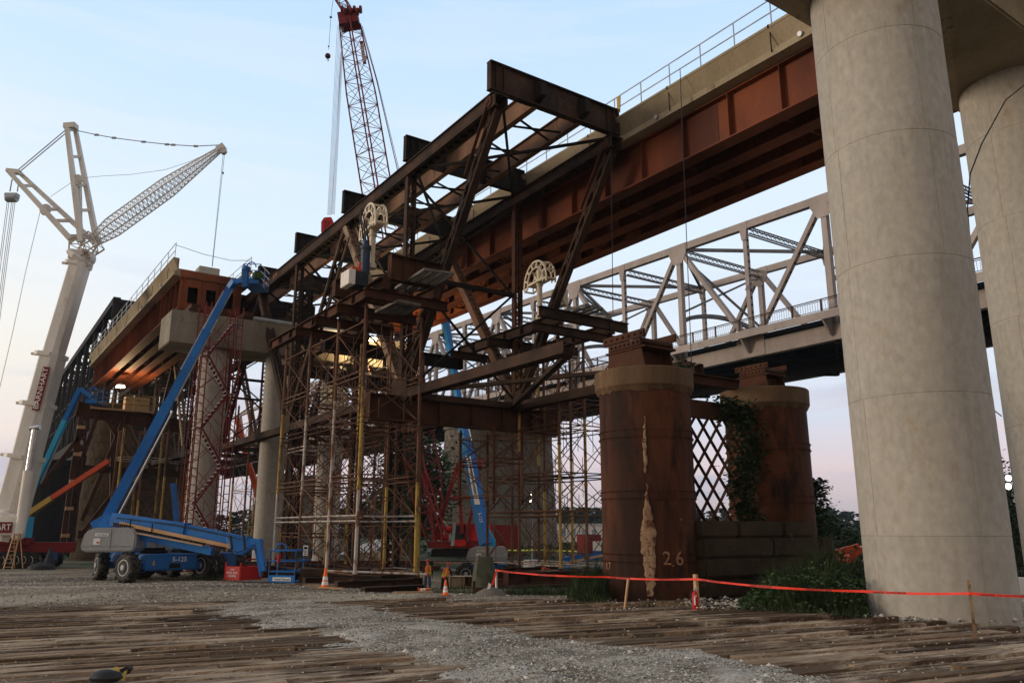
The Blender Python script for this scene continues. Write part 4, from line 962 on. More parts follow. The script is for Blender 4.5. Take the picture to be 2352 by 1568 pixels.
# grillage beams below the near towers
for i, y in enumerate((31.2, 34.2, 37.7, 41.2)): beam_thing((13.2 - .2 * i, y, -.36), (17.05 + .3 * i, y, -.36), .46, .34, ('dark steel base beam under the nearest legs of the white and yellow pipe tower', 'dark steel base beam under the middle legs of the white and yellow pipe tower', 'dark base beam under the third leg row of the white and yellow pipe tower', 'dark steel base beam under the rearmost legs of the white and yellow pipe tower')[i], 'old')
for i, x in enumerate((14.0, 16.75)): beam_thing((x, 29.6, -.84), (x, 42.0, -.84), .48, .4, ('long dark beam at ground level on the left under the front pipe tower', 'long dark beam at ground level on the right under the front pipe tower')[i], 'old')
beam_thing((13.4, 29.1, -.52), (15.95, 29.1, -.52), .55, .4, 'dark stiffened beam on the ground nearest the orange cone', 'old')
for i, y in enumerate((29.9, 33.2, 36.1)): beam_thing((22.9, y, -.34), (28.2, y, -.34), .46, .34, ('rusty base beam under the front legs of the tower by the cylinder pier', 'rusty base beam under the middle legs of the tower by the cylinder pier', 'rusty base beam under the back legs of the tower by the cylinder pier')[i])
for i, x in enumerate((23.6, 25.2, 27.0)): beam_thing((x, 28.9, -.82), (x, 38.0, -.82), .48, .4, ('left one of the rusty ground beams beside the cylinder pier', 'middle one of the rusty ground beams beside the cylinder pier', 'right one of the rusty ground beams beside the cylinder pier')[i])
beam_thing((19.9, 29.0, -.16), (26.2, 29.0, -.16), .50, .4, 'rusty stiffened beam lying in front of the tower by the cylinder pier'); beam_thing((19.8, 28.5, -.68), (26.2, 28.5, -.68), .50, .4, 'lowest rusty beam in the grass beside the cylinder pier')
# lifting beam and upper platforms
b = MB(); b.ibeam((15.2, 33.3, 7.33), (26.2, 33.3, 7.33), 1.22, .5, .05, .03, UP, 1.6); lb = tag(b.build('lifting_beam', 'rust'), 'deep rusty cross beam carrying the truss between the two pipe towers', 'beam')
text('8 PM', onY(940, 988, 33.05), (1, 0, 0), UP, .42, 'chalk', lb, 'painted_note')
t = thing('work_platform', (14, 30, 11.6), 'rusty steel beam platform with jack on top of the front pipe tower', 'platform'); b = MB()
for x in (14.05, 16.5): b.mark().ibeam((x, 29.4, 12.0), (x, 44.0, 12.0), .55, .35, .04, .03, UP, 1.5)
b.build('runway_beam', 'rust', t); b = MB()
for y in (29.7, 32.6, 35.2, 37.8): b.mark().ibeam((13.2, y, 11.50), (17.2, y, 11.50), .42, .3)
b.build('cross_beam', 'rust', t); b = MB(); b.mark().ibeam((14.4, 29.9, 12.9), (16.9, 29.9, 12.9), 1.15, .4, .04, .03, UP, .6); b.mark().ibeam((13.4, 33.6, 12.7), (16.6, 33.6, 12.7), .8, .4, .04, .03, UP, .8); b.build('jacking_beam', 'rust', t)
for i in range(10): pass
t = thing('work_platform', (24, 30, 11.3), 'rusty steel beam platform on the tower left of the nearest cylinder pier', 'platform'); b = MB()
for x in (23.2, 26.6): b.mark().ibeam((x, 29.2, 11.8), (x, 38.5, 11.8), .55, .35, .04, .03, UP, 1.5)
b.build('runway_beam', 'old', t); b = MB()
for y in (29.6, 33.4, 37.2): b.mark().ibeam((21.8, y, 11.30), (27.8, y, 11.30), .42, .3)
b.mark().ibeam((22.0, 29.3, 12.0), (27.7, 29.3, 11.95), .5, .3); b.build('cross_beam', 'old', t)
def grating(corners, z_, label):
    P = [onZ(x, y, z_) for x, y in corners]; t = thing('walkway_panel', P[0], label, 'walkway'); b = MB()
    for a, c_ in zip(P, P[1:] + P[:1]): b.bar(a, c_, .06, .11)
    for s_ in (.34, .66): b.bar(P[0].lerp(P[3], s_), P[1].lerp(P[2], s_), .06, .10)
    b.build('frame', 'grate', t); b = MB(); n = 17
    for i in range(1, n): s_ = i / n; b.bar(P[0].lerp(P[1], s_), P[3].lerp(P[2], s_), .022, .03)
    b.build('rung', 'grate', t); return t
grating(((908, 662), (975, 618), (1042, 628), (985, 668)), 12.45, 'grey metal walkway panel sticking out beside the left jack platform')
grating(((1280, 718), (1345, 700), (1385, 709), (1318, 734)), 12.3, 'grey metal walkway panel sticking out in front of the grey bridge')
grating(((862, 716), (915, 690), (965, 700), (930, 722)), 11.25, 'grey metal walkway panel seen from below under the left jack platform')
def jack_mast(px, py0, py1, Y, ptop, label):
    base = onY(px, py0, Y); top = onY(px, py1, Y); top.x = base.x; t = thing('strand_jack_mast', base, label, 'jack'); b = MB(); b.tube(base, top, .14, 16); b.tube(base + UP * .02, base + UP * .25, .22, 16); b.tube(top - UP * .9, top - UP * .8, .19, 16); b.build('post', 'cream', t, smooth=True)
    e = (RT * math.cos(R(62)) - FH * math.sin(R(62))).normalized() * -1; w = Vector((-e.y, e.x, 0)); ztop = onY(px, ptop, Y).z; rad = 1.12; cz = ztop - rad
    for sg in (-1, 1):
        b = MB(); prev = None
        for i in range(23):
            a = math.pi * (-.06 + 1.12 * i / 22); cc = math.cos(a); ss = math.sin(a); o_ = Vector((base.x, base.y, cz)) + e * (rad * cc) + UP * (rad * ss) + w * (sg * .26); i_ = Vector((base.x, base.y, cz)) + e * (rad * .70 * cc) + UP * (rad * .70 * ss) + w * (sg * .26)
            if prev: b.bar(prev[0], o_, .05, .09); b.bar(prev[1], i_, .05, .07)
            if i % 3 == 0: b.bar(o_, i_, .05, .09)
            prev = (o_, i_)
        b.build('arch_rim', 'cream', t)
    b = MB(); 
    for i in range(0, 23, 3):
        a = math.pi * (-.06 + 1.12 * i / 22); o_ = Vector((base.x, base.y, cz)) + e * (rad * math.cos(a)) + UP * (rad * math.sin(a)); b.bar(o_ - w * .26, o_ + w * .26, .07, .07)
    b.bar(Vector((base.x, base.y, cz + .05)) - e * rad * .8, Vector((base.x, base.y, cz + .05)) + e * rad * .8, .5, .12); b.build('arch_tie', 'cream', t)
    b = MB(); b.bar(Vector((base.x, base.y, cz + .1)) + e * .1, Vector((base.x, base.y, cz + .6)) + e * .55, .12, .12); b.bar(Vector((base.x, base.y, cz + .1)) - e * .1, Vector((base.x, base.y, cz + .6)) - e * .55, .12, .12); b.build('strut', 'cream', t)
jack_mast(853, 618, 498, 31.0, 472, 'cream jack post with arched wheel guide beside the navy cylinder')
jack_mast(1240, 735, 618, 31.0, 603, 'cream jack post with arched wheel guide in front of the grey bridge')
t = thing('hydraulic_jack', onY(838, 628, 30.8), 'dark navy hydraulic cylinder beside the left arched jack post', 'jack'); a = onY(838, 628, 30.8); b = MB(); b.tube(a, a + UP * 1.1, .20, 14); b.build('cylinder', 'navy', t, smooth=True); b = MB(); b.tube(a + UP * 1.1, a + UP * 1.25, .24, 14); b.tube(a + UP * 1.25, a + UP * 1.5, .15, 12); b.build('head', 'navy', t); b = MB()
for s_ in range(6): q = a + Vector((.12 * math.cos(s_), .12 * math.sin(s_), 1.4)); b.path([q, q + Vector((-.1, 0, .6)), q + Vector((-.1 - .05 * s_, .1, 1.1 + .1 * s_))], .025, 5)
b.build('strand', 'blk', t)
t = thing('power_pack', onY(812, 655, 30.4), 'white battered power pack box with orange gear on the left jack platform', 'machine'); a = onY(812, 655, 30.4); b = MB(); b.box((a.x - .35, a.y - .3, a.z - .05), (a.x - .05, a.y + .6, a.z + .62)); b.build('housing', 'white', t, bevel=.02); b = MB(); b.box((a.x - .04, a.y - .25, a.z), (a.x + .55, a.y + .6, a.z + .60))
for i in range(4): b.box((a.x + .02 + i * .13, a.y - .28, a.z + .15), (a.x + .09 + i * .13, a.y - .25, a.z + .45))
b.build('control_panel', 'darkc', t); b = MB(); b.box((a.x - .1, a.y, a.z + .66), (a.x + .35, a.y + .3, a.z + .82)); b.tube((a.x + .25, a.y + .1, a.z + .8), (a.x + .3, a.y + .1, a.z + 1.1), .07, 8); b.build('orange_gear', 'oran', t)
t = thing('electrical_box', onY(1290, 690, 31), 'pale electrical cabinet with hanging cable beside the right jack platform', 'cabinet'); a = onY(1290, 702, 31); b = MB(); b.box((a.x - .3, a.y - .2, a.z), (a.x + .28, a.y + .5, a.z + .86)); b.build('cabinet', 'cream', t, bevel=.015); b = MB(); b.path([(a.x - .2, a.y - .23, a.z + .5), (a.x - .25, a.y - .24, a.z + .3), (a.x - .1, a.y - .23, a.z + .2), (a.x + .1, a.y - .24, a.z - .1)], .018, 5); b.build('cable', 'blk', t)
# pale bars leaning on the truss
for (q, lab) in ((((787, 538), (736, 706)), 'left one of the two pale slender bars sloping above the left platform'), (((802, 545), (752, 708)), 'right one of the two pale slender bars sloping above the left platform')):
    b = MB(); b.bar(onX(*q[0], 16.4), onX(*q[1], 16.4), .05, .10, (1, 0, 0)); tag(b.build('tie_bar', 'tan'), lab, 'bar')
# ---------------------------------------------------------------- red stair tower
def stair_tower():
    x0, x1, y0, y1 = 12.0, 14.35, 51.2, 53.0; t = thing('stair_tower', (x0, y0, -1.3), 'tall red scaffold stair tower in front of the first pale column', 'stair tower'); zs = [-1.2 + 2.3 * i for i in range(8)]
    for x in (x0, x1):
        for y in (y0, y1):
            b = MB()
            for q in (0, .42): b.tube((x + (q if x == x0 else -q) * .8, y, -1.25), (x + (q if x == x0 else -q) * .8, y, zs[-1] + 1.1), .04, 6)
            z_ = -1
            while z_ < zs[-1] + 1: b.tube((x, y, z_), (x + (.34 if x == x0 else -.34), y, z_), .025, 5); z_ += .5
            b.build('ladder_frame', 'redd', t)
    for i, z_ in enumerate(zs[:-1]):
        b = MB(); zn = zs[i + 1]; a, c_ = (x0 + .45, x1 - .45) if i % 2 == 0 else (x1 - .45, x0 + .45)
        for y in (y0 + .25, y0 + .95): b.bar((a, y, z_), (c_, y, zn), .03, .10)
        b.build('stringer', 'redd', t); b = MB()
        for q in range(9): s_ = (q + .5) / 9; xx = lerp(a, c_, s_); zz = lerp(z_, zn, s_); b.box((xx - .12, y0 + .27, zz), (xx + .12, y0 + .93, zz + .035))
        b.build('tread', 'steel', t); b = MB()
        b.tube((a, y0 + .22, z_ + 1), (c_, y0 + .22, zn + 1), .018, 5)
        for q in (0, .33, .66, 1): b.tube((lerp(a, c_, q), y0 + .22, lerp(z_, zn, q)), (lerp(a, c_, q), y0 + .22, lerp(z_, zn, q) + 1), .02, 5)
        b.tube((x0, y0, z_ + .1), (x1, y0, zn - .1), .02, 5); b.tube((x1, y0, z_ + .1), (x0, y0, zn - .1), .02, 5); b.tube((x0, y1, z_), (x1, y1, zn), .02, 5); b.tube((x1, y1, z_), (x0, y1, zn), .02, 5); b.tube((x0, y0, z_), (x0, y1, zn), .02, 5); b.tube((x0, y1, z_), (x0, y0, zn), .02, 5)
        b.build('guard_rail', 'redd', t); b = MB(); lx = c_ + (.0); b.box((min(lx, c_ + (.45 if c_ > a else -.45)), y0 + .1, zn - .03), (max(lx, c_ + (.45 if c_ > a else -.45)), y0 + 1.0, zn + .0)); b.build('landing', 'steel', t)
stair_tower()
# ---------------------------------------------------------------- heavy timber bent and lamp stage under the far end of the left deck
t = thing('steel_bent', (9, 86, -1.6), 'leaning dark steel columns and braces holding a lamp stage under the left deck', 'support frame')
def q_(x, y, Y=84): return onY(x, y, Y)
b = MB(); b.laced(q_(196, 945), q_(160, 1262), .55, .5, (0, 1, 0), .08, .9, .07, .12); b.bar(q_(186, 950), q_(140, 1262), .35, .35); b.build('column', 'rust', t)
b = MB(); b.laced(q_(262, 960, 88), q_(258, 1240, 88), .5, .5, (0, 1, 0), .08, .9, .07, .12); b.build('column', 'rust', t); b = MB(); b.laced(q_(420, 985, 84), q_(405, 1235, 84), .5, .5, (0, 1, 0), .08, .9, .07, .12); b.build('column', 'rust', t)
b = MB(); b.ibeam(q_(176, 938), q_(450, 985), 1.3, .6, .06, .05, UP, 2); b.build('header_beam', 'rust', t)
for a, c_ in (((195, 1075), (420, 1090)), ((180, 1225), (330, 1225))): b = MB(); b.ibeam(q_(*a), q_(*c_), .6, .4); b.build('cross_beam', 'old', t)
for a, c_ in (((290, 950), (188, 1195)), ((245, 965), (330, 1090)), ((300, 965), (352, 1090)), ((180, 1235), (330, 1045)), ((60, 1160), (196, 985)), ((225, 950), (190, 1050))): b = MB(); b.bar(q_(*a), q_(*c_), .35, .35); b.build('brace', 'rust', t)
b = MB()
for i in range(5): p = q_(186 - i * 9, 985 + i * 62); b.mark().box((p.x - .35, p.y - .4, p.z), (p.x + .3, p.y, p.z + .3))
b.build('timber_block', 'wood', t)
t = thing('lamp_stage', q_(220, 925, 85), 'timber stage with pipe rails and plywood box just below the bright lamp', 'platform'); b = MB(); a = q_(208, 925, 84); c_ = q_(350, 950, 84); b.box((a.x, 83.2, a.z - .6), (c_.x, 87.5, a.z - .45)); b.build('deck_planks', 'wood', t); b = MB(); b.railing([(a.x, 83.2, a.z - .45), (c_.x, 83.2, a.z - .45)], 1.4, .05, 3, 2.0); b.build('pipe_rail', 'pipey', t)
b = MB(); p = q_(288, 905, 85); b.box((p.x, 84.4, a.z - .44), (p.x + 2.2, 85.6, a.z + 1.0)); tag(b.build('plywood_box', 'ply', bevel=.02), 'plywood box standing on the lamp stage below the bright lamp', 'box')
def lampthing(px, py, Y, label, r=.32, power=400, m='lamp', X=None, col=(1, .72, .38), head='steel'):
    p = onX(px, py, X) if X else onY(px, py, Y); t = thing('work_lamp', p, label, 'lamp'); b = MB(); b.lathe(p, [(r * .5, -r * .2), (r, -r * .1), (r * .95, r * .15), (r * .4, r * .3)], 20); b.build('bulb', m, t); b = MB(); b.lathe(p + UP * r * .35, [(r * 1.05, 0), (r * .5, r * .35), (r * .2, r * .6)], 20); b.build('reflector_hood', head, t)
    if power:
        ld = bpy.data.lights.new('lamp_light', 'POINT'); ld.energy = power; ld.color = col; ld.shadow_soft_size = r; lo = bpy.data.objects.new('lamp_light', ld); C.objects.link(lo); lo.location = p - UP * (r * 1.2); par(lo, t)
    return t
lampthing(277, 888, 0, 'bright warm work lamp glowing under the far end of the left deck', .42, 1500, X=13.0)
lampthing(855, 780, 51.5, 'bright warm work lamp glowing on the far pier cap behind the pipe tower', .36, 2400, X=None)

for i, (x, y, lab) in enumerate(((18.6, 51.6, 'dark laced temporary column standing in front of the far pier cap, left one'), (22.9, 51.6, 'dark laced temporary column standing in front of the far pier cap, beside the lamp'), (20.2, 40.5, 'dark laced temporary column standing under the middle of the truss'))):
    b = MB(); zt2 = (18.0, 18.0, 8.0)[i]; b.laced((x, y, -1.7), (x, y, zt2), .75, .6, (0, 1, 0), .08, .8, .08, .14); tag(b.build('laced_column', 'oldb'), lab, 'column')
for i, (a, c_, lab) in enumerate((((17.6, 44.5, 10.6), (23.2, 44.5, 10.6), 'dark cross beam under the truss behind the glowing lamp tower'), ((15.4, 39.6, 11.4), (24.0, 39.6, 11.4), 'dark cross beam running behind the front jack platform'), ((17.6, 52.4, 12.4), (24.4, 52.4, 12.4), 'dark cross beam just in front of the far pier cap'))):
    b = MB(); b.ibeam(a, c_, .7, .4, .04, .03, UP, 1.4); tag(b.build('steel_beam', 'oldb'), lab, 'beam')
rr = random.Random(12)
for i in range(7):
    b = MB(); x = rr.uniform(14, 23); y = rr.uniform(31, 44); z1 = rr.uniform(9, 12); b.path([(x, y, z1), (x + rr.uniform(-.2, .2), y, z1 - 2), (x + rr.uniform(-.5, .5), y, z1 - rr.uniform(4, 8))], .012, 4)
    tag(b.build('hanging_cable', 'blk'), 'thin cable hanging inside the pipe towers below the truss', 'cable', 'thin cables hanging inside the pipe towers')
# ---------------------------------------------------------------- boom lifts
def loc2(p, e1, e2):   # e1 along chassis, e2 across
    return lambda a, b_, z_: Vector(p) + e1 * a + e2 * b_ + UP * z_
def obox(b, Lf, a0, a1, b0, b1, z0, z1):
    k = len(b.v)
    for z_ in (z0, z1):
        for a, c_ in ((a0, b0), (a1, b0), (a1, b1), (a0, b1)): b.v.append(Lf(a, c_, z_))
    b.f += [tuple(k + i for i in q) for q in ((0, 3, 2, 1), (4, 5, 6, 7), (0, 1, 5, 4), (1, 2, 6, 5), (2, 3, 7, 6), (3, 0, 4, 7))]
def wheel(p, ax, r, w, parent, name='wheel', steer=0, hubm='greyp'):
    ax = Vector(ax).normalized(); 
    if steer: ax = Matrix.Rotation(steer, 3, 'Z') @ ax
    b = MB(); b.lathe(p - ax * w / 2, [(r * .58, .02), (r * .80, 0), (r * .93, w * .10), (r, w * .22), (r, w * .78), (r * .93, w * .90), (r * .80, w), (r * .58, w - .02)], 28, ax); x = ax.cross(UP).normalized() if abs(ax.z) < .9 else Vector((1, 0, 0)); y = ax.cross(x)
    for i in range(24):
        a = 2 * math.pi * i / 24; d_ = x * math.cos(a) + y * math.sin(a); a2 = a + .2; d2 = x * math.cos(a2) + y * math.sin(a2); s_ = -1 if i % 2 else 1
        b.bar(p + d2 * (r + .01) , p + d_ * (r - .02) + ax * (s_ * w * .50), .07, .09, d_)
    o = b.build(name, 'black', parent)
    for sg in (1, -1):
        q = p + ax * (sg * w * .5); b = MB(); b.lathe(q - ax * (sg * .10), [(r * .56, 0), (r * .56, sg * .09), (r * .50, sg * .09), (r * .46, sg * .01), (r * .20, sg * .03), (r * .20, sg * .13), (r * .10, sg * .15)], 20, ax); b.build('rim', hubm, o)
    return o
def basket(L0, right, fwd, w, d, h, parent, txt=None, m='blue'):
    t = MB(); P = lambda a, b_, z_: L0 + right * a + fwd * b_ + UP * z_; t.railing([P(0, 0, 0), P(w, 0, 0), P(w, d, 0), P(0, d, 0), P(0, 0, 0)], h, .028, 3, .9); o = t.build('basket', m, parent)
    t = MB(); t.prism([P(0, 0, -.03), P(w, 0, -.03), P(w, d, -.03), P(0, d, -.03)], (0, 0, .05)); t.prism([P(0, -.012, 0), P(w, -.012, 0), P(w, -.012, .30), P(0, -.012, .30)], fwd * -.01); t.build('toe_board', m, o)
    t = MB(); c_ = P(w * .18, d * .5, 0); pr = None
    for i in range(9): a = math.pi * i / 8; q = P(w * .02 + .26 - .26 * math.cos(a), d * .3, h + .30 * math.sin(a)); (t.tube(pr, q, .035, 6) if pr else None); pr = q
    t.build('grab_bar', m, o); t = MB(); t.prism([P(w * .3, d * .95, h - .35), P(w * .75, d * .95, h - .35), P(w * .75, d * .95, h), P(w * .3, d * .95, h)], fwd * -.2); t.build('control_box', 'blk', o)
    if txt: b = MB(); b.prism([P(w * .16, -.03, .06), P(w * .86, -.03, .06), P(w * .86, -.03, .21), P(w * .16, -.03, .21)], fwd * -.006); s_ = b.build('nameplate', 'wht', o); text(txt, P(w * .52, -.042, .13), right, UP, .13, 'blk', o, 'lettering', .003)
    return o
def boom(b_pts, parent, m='blue', w0=.42, taper=.82, side=None, chain=True, name='boom', rod=True):
    o = None
    for i, (a, c_) in enumerate(zip(b_pts, b_pts[1:])):
        w = w0 * taper ** i; b = MB(); d_ = (c_ - a).normalized(); b.bar(a - d_ * (.25 if i else 0), c_, w, w * 1.15, side or UP); b.bar(c_ - d_ * .12, c_, w * 1.12, w * 1.27, side or UP); q = b.build(name if o is None else 'boom_section', m, parent if o is None else o, bevel=.015); o = o or q
    return o
def chainrail(a, c_, off, parent, n=40, w=.14):
    b = MB(); a = a + off; c_ = c_ + off
    for i in range(n): p = a.lerp(c_, i / n); b.bar(p - off.normalized() * w * .8, p + off.normalized() * w * .8, .05, .03)
    b.tube(a, c_, .03, 5); return b.build('cable_carrier', 'blk', parent)
def lift_base(P0, e1, e2, parent, Lw=3.66, Ww=2.9, r=.66, turn=(0, 0), txt='S-125', hood=True, zoff=0):
    Lf = loc2(P0, e1, e2)
    for i, (a, c_) in enumerate(((0, 0), (Lw, 0), (0, Ww), (Lw, Ww))): wheel(Lf(a, c_, r), e2, r, .50, parent, steer=(R(16) if a == 0 else -R(6)))
    b = MB(); obox(b, Lf, -.45, Lw + .45, .55, Ww - .55, .50, 1.22); ch = b.build('chassis', 'blued', parent, bevel=.06); b = MB()
    for a in (0, Lw): obox(b, Lf, a - .16, a + .16, .2, Ww - .2, .5, .82)
    b.build('axle', 'blued', ch); b = MB(); b.lathe(Lf(Lw / 2, Ww / 2, 1.22), [(.62, 0), (.62, .12), (.5, .16), (.5, .26)], 24); b.build('slew_ring', 'dark', parent)
    return Lf, ch
def hood(P0, d1, d2, l_, w_, h_, parent, label2=None, txt=None):
    """rounded grey engine cover"""
    Lf = loc2(P0, d1, d2); b = MB(); pr = [(0, .15), (.06, .8), (.22, .98), (.9, 1.0), (.97, .88), (1, .55), (.99, .1), (.93, 0), (.08, 0)]
    pts = [Lf(l_ * a, 0, h_ * c_) for a, c_ in pr]; b.prism(pts, d2 * w_); o = b.build('engine_hood', 'greyp', parent, bevel=.07)
    b = MB(); b.bar(Lf(l_ * .55, -.004, h_ * .1), Lf(l_ * .55, -.004, h_ * .95), .012, .012); b.bar(Lf(.1, -.004, h_ * .22), Lf(l_ * .97, -.004, h_ * .22), .012, .012); b.build('panel_gap', 'dark', o)
    if txt:
        b = MB(); b.prism([Lf(l_ * .26, -.006, h_ * .64), Lf(l_ * .50, -.006, h_ * .64), Lf(l_ * .50, -.006, h_ * .76), Lf(l_ * .26, -.006, h_ * .76)], d2 * -.006); b.prism([Lf(l_ * .24, -.006, h_ * .30), Lf(l_ * .36, -.006, h_ * .30), Lf(l_ * .36, -.006, h_ * .55), Lf(l_ * .24, -.006, h_ * .55)], d2 * -.006); b.build('sticker', 'wht', o)
        text(txt, Lf(l_ * .38, -.016, h_ * .70), d1, UP, .085, 'blk', o)
        b = MB(); b.prism([Lf(l_ * .30, -.014, h_ * .35), Lf(l_ * .35, -.014, h_ * .35), Lf(l_ * .35, -.014, h_ * .42), Lf(l_ * .30, -.014, h_ * .42)], d2 * -.004); b.build('red_mark', 'oran', o)
    return o
D0 = 37.6; p = dep(290, 1334, D0); p.z = -.47
e1 = (RT * -.70 + FH * .714).normalized(); e2 = (RT * .714 + FH * .70).normalized()   # chassis runs left-away, width right-away
lf = thing('boom_lift', p, 'blue boom lift with grey hood in front, its long boom lowered to the right', 'boom lift')
Lf, ch = lift_base(p, e1, e2, lf, Lw=3.5, Ww=3.55)
nrm = e1 * -1; text('S-125', Lf(-.47, 2.15, .98), e2, UP, .30, 'wht', ch, 'lettering'); b = MB()
for a in (.9, 2.3): b.prism([Lf(a, .54, .95), Lf(a + .16, .54, .95), Lf(a + .16, .54, 1.12), Lf(a, .54, 1.12)], e2 * -.006)
b.build('sticker', 'wht', ch); b = MB(); b.prism([Lf(-.458, .9, .75), Lf(-.458, 1.05, .75), Lf(-.458, .97, 1.0)], e1 * -.006); b.build('warning_sticker', 'yel', ch); b = MB(); b.prism([Lf(-.456, 1.7, .6), Lf(-.456, 2.2, .6), Lf(-.456, 2.2, .8), Lf(-.456, 1.7, .8)], e1 * -.02); b.build('step_recess', 'dark', ch)
h0 = dep(181, 1267, 38.6); hood(h0, RT, FH, 2.62, 1.0, 1.13, lf, txt='United Rentals')
h1 = dep(333, 1270, 40.2); hood(h1, RT, FH, .95, .9, .85, lf)
b = MB(); a = dep(235, 1218, 39.6); c_ = dep(300, 1180, 39.6); b.bar(dep(240, 1214, 40), dep(268, 1184, 40), .8, .55); b.box((0, 0, 0), (0, 0, 0)) if False else None; b.build('turret', 'blue', lf, bevel=.03)
b = MB(); q0 = dep(252, 1218, 39.2); b.prism([dep(248, 1216, 39.2), dep(270, 1216, 39.2), dep(274, 1186, 39.2), dep(262, 1180, 39.2), dep(250, 1186, 39.2)], FH * .5); b.build('pivot_plate', 'blue', lf, bevel=.02)
bp = [dep(262, 1192, 39.4), dep(430, 1217, 38.6), dep(520, 1236, 38.2), dep(572, 1247, 37.9)]
bm_ = boom([bp[0], bp[1], bp[3]], lf, w0=.52, taper=.86)
b = MB(); b.bar(dep(300, 1225, 39.3), dep(490, 1266, 38.6), .35, .34); b.build('lower_arm', 'blue', lf, bevel=.02); b = MB(); b.bar(dep(275, 1201, 38.9), dep(540, 1256, 37.7), .04, .16); b.build('wood_strip', 'wood', bm_); b = MB(); b.bar(dep(275, 1216, 38.8), dep(465, 1252, 38.2), .04, .07); b.build('guide_rail', 'ply', bm_)
b = MB()
for i in range(44): s_ = i / 43; p0 = dep(lerp(262, 470, s_), lerp(1203, 1246, s_), 38.75); b.bar(p0 - UP * .10, p0 + UP * .08, .07, .06)
b.build('cable_carrier', 'rust', bm_)
b = MB(); b.prism([dep(518, 1225, 37.8), dep(600, 1240, 37.6), dep(597, 1252, 37.6), dep(570, 1264, 37.6), dep(556, 1274, 37.6), dep(540, 1272, 37.6), dep(520, 1254, 37.8)], FH * .5); b.build('boom_nose', 'blue', lf, bevel=.02)
for x in (528, 558): b = MB(); b.prism([dep(x, 1229, 37.4), dep(x + 5, 1229, 37.4), dep(x + 8, 1262, 37.4), dep(x + 3, 1262, 37.4)], FH * -.02); b.build('band', 'blk', bm_)
jb = [dep(584, 1243, 37.4), dep(600, 1240, 37.3), dep(610, 1280, 37.2), dep(616, 1318, 37.1)]
b = MB(); b.bar(dep(578, 1244, 37.5), dep(600, 1244, 37.4), .28, .25); b.bar(dep(594, 1238, 37.3), dep(607, 1312, 37.1), .26, .34, FH); b.bar(dep(585, 1252, 37.4), dep(600, 1325, 37.2), .10, .12, FH); b.build('jib', 'blue', lf, bevel=.03); b = MB(); b.tube(dep(588, 1255, 37.2), dep(606, 1322, 37.0), .03, 6); b.path([dep(600, 1322, 37.1), dep(612, 1300, 37), dep(618, 1318, 37)], .035, 6); b.build('hydraulic_hose', 'rust', lf)
bk = dep(617, 1336, 36.8); basket(bk, (RT * .98 - FH * .2).normalized(), (FH * .98 + RT * .2).normalized(), 1.25, 1.5, 1.35, lf, 'United Rentals')
b = MB(); q = dep(697, 1252, 37.2); b.prism([q, q + RT * .22, q + RT * .22 - UP * .44, q - UP * .44], FH * -.01); sg_ = b.build('warning_sign', 'wht', lf); b = MB(); b.prism([q + RT * .03 - UP * .05 - FH * .014, q + RT * .19 - UP * .05 - FH * .014, q + RT * .19 - UP * .16 - FH * .014, q + RT * .03 - UP * .16 - FH * .014], FH * -.004)
for i in range(3): a = q + RT * .05 - UP * (.22 + i * .07) - FH * .014; b.prism([a, a + RT * .12, a + RT * .12 - UP * .03, a - UP * .03], FH * -.004)
b.build('sign_writing', 'blk', sg_); b = MB(); k_ = dep(640, 1290, 36.5); b.tube(k_, k_ + UP * .34, .07, 10); b.build('fire_extinguisher', 'red', lf); b = MB(); b.box((0, 0, 0), (0, 0, 0)) if False else None
b = MB()
for k_, (o1, o2) in enumerate(((0, 0), (.05, .03))): b.path([dep(268, 1190, 38.9) + UP * o1, dep(300, 1189, 38.7) - UP * (.05 + o2), dep(400, 1206, 38.3) + UP * o1, dep(500, 1226, 37.8) + UP * o2, dep(560, 1240, 37.2)], .018, 6)
b.path([dep(536, 1250, 37.4), dep(528, 1262, 37.3), dep(545, 1268, 37.3), dep(570, 1258, 37.2), dep(588, 1262, 37)], .022, 6); b.build('hydraulic_hose', 'blk', lf); b = MB()
for x in (300, 350, 400, 450, 500): q = dep(x, 1191 + (x - 262) * .178, 38.5); b.bar(q + UP * .1, q - UP * .3, .05, .02, FH)
b.build('hose_clamp', 'dark', bm_)
# raised lift right behind
p = dep(325, 1330, 41.5); p.z = gz(p.x, p.y); lf2 = thing('boom_lift', p, 'blue boom lift mostly hidden behind the front one, its boom raised to the truss', 'boom lift'); lift_base(p, RT, FH, lf2, Lw=3.5, Ww=2.8)
hood(dep(335, 1268, 41.2), RT, FH, 1.0, .9, .9, lf2); b = MB(); b.bar(dep(222, 1214, 41.2), dep(262, 1190, 41.2), .8, .7); b.bar(dep(300, 1290, 42), dep(300, 1235, 42), 1.6, 1.2, FH); b.build('turret', 'blue', lf2, bevel=.03)
a = dep(243, 1196, 41.5); c_ = dep(528, 662, 42.8); B = [a, a.lerp(c_, .48), a.lerp(c_, .80), c_]; bm2 = boom(B, lf2, w0=.43, taper=.84)
off = (RT * .85 + UP * -.35).normalized() * .42; b = MB(); b.tube(a.lerp(c_, .04) + off * 1.1, a.lerp(c_, .46) + off * 1.0, .07, 8); b.build('lift_cylinder', 'alum', lf2, smooth=True); chainrail(a.lerp(c_, .30), a.lerp(c_, .66), off * 1.15, bm2, 40); b = MB(); o3 = off * -.62; b.bar(a.lerp(c_, .50) + off * .6, a.lerp(c_, .86) + off * .45, .10, .10); b.bar(a.lerp(c_, .62) + o3, a.lerp(c_, .98) + o3 * .8, .09, .12); b.build('tube_guide', 'steel', bm2); chainrail(a.lerp(c_, .52), a.lerp(c_, .74), o3, bm2, 24, .10)
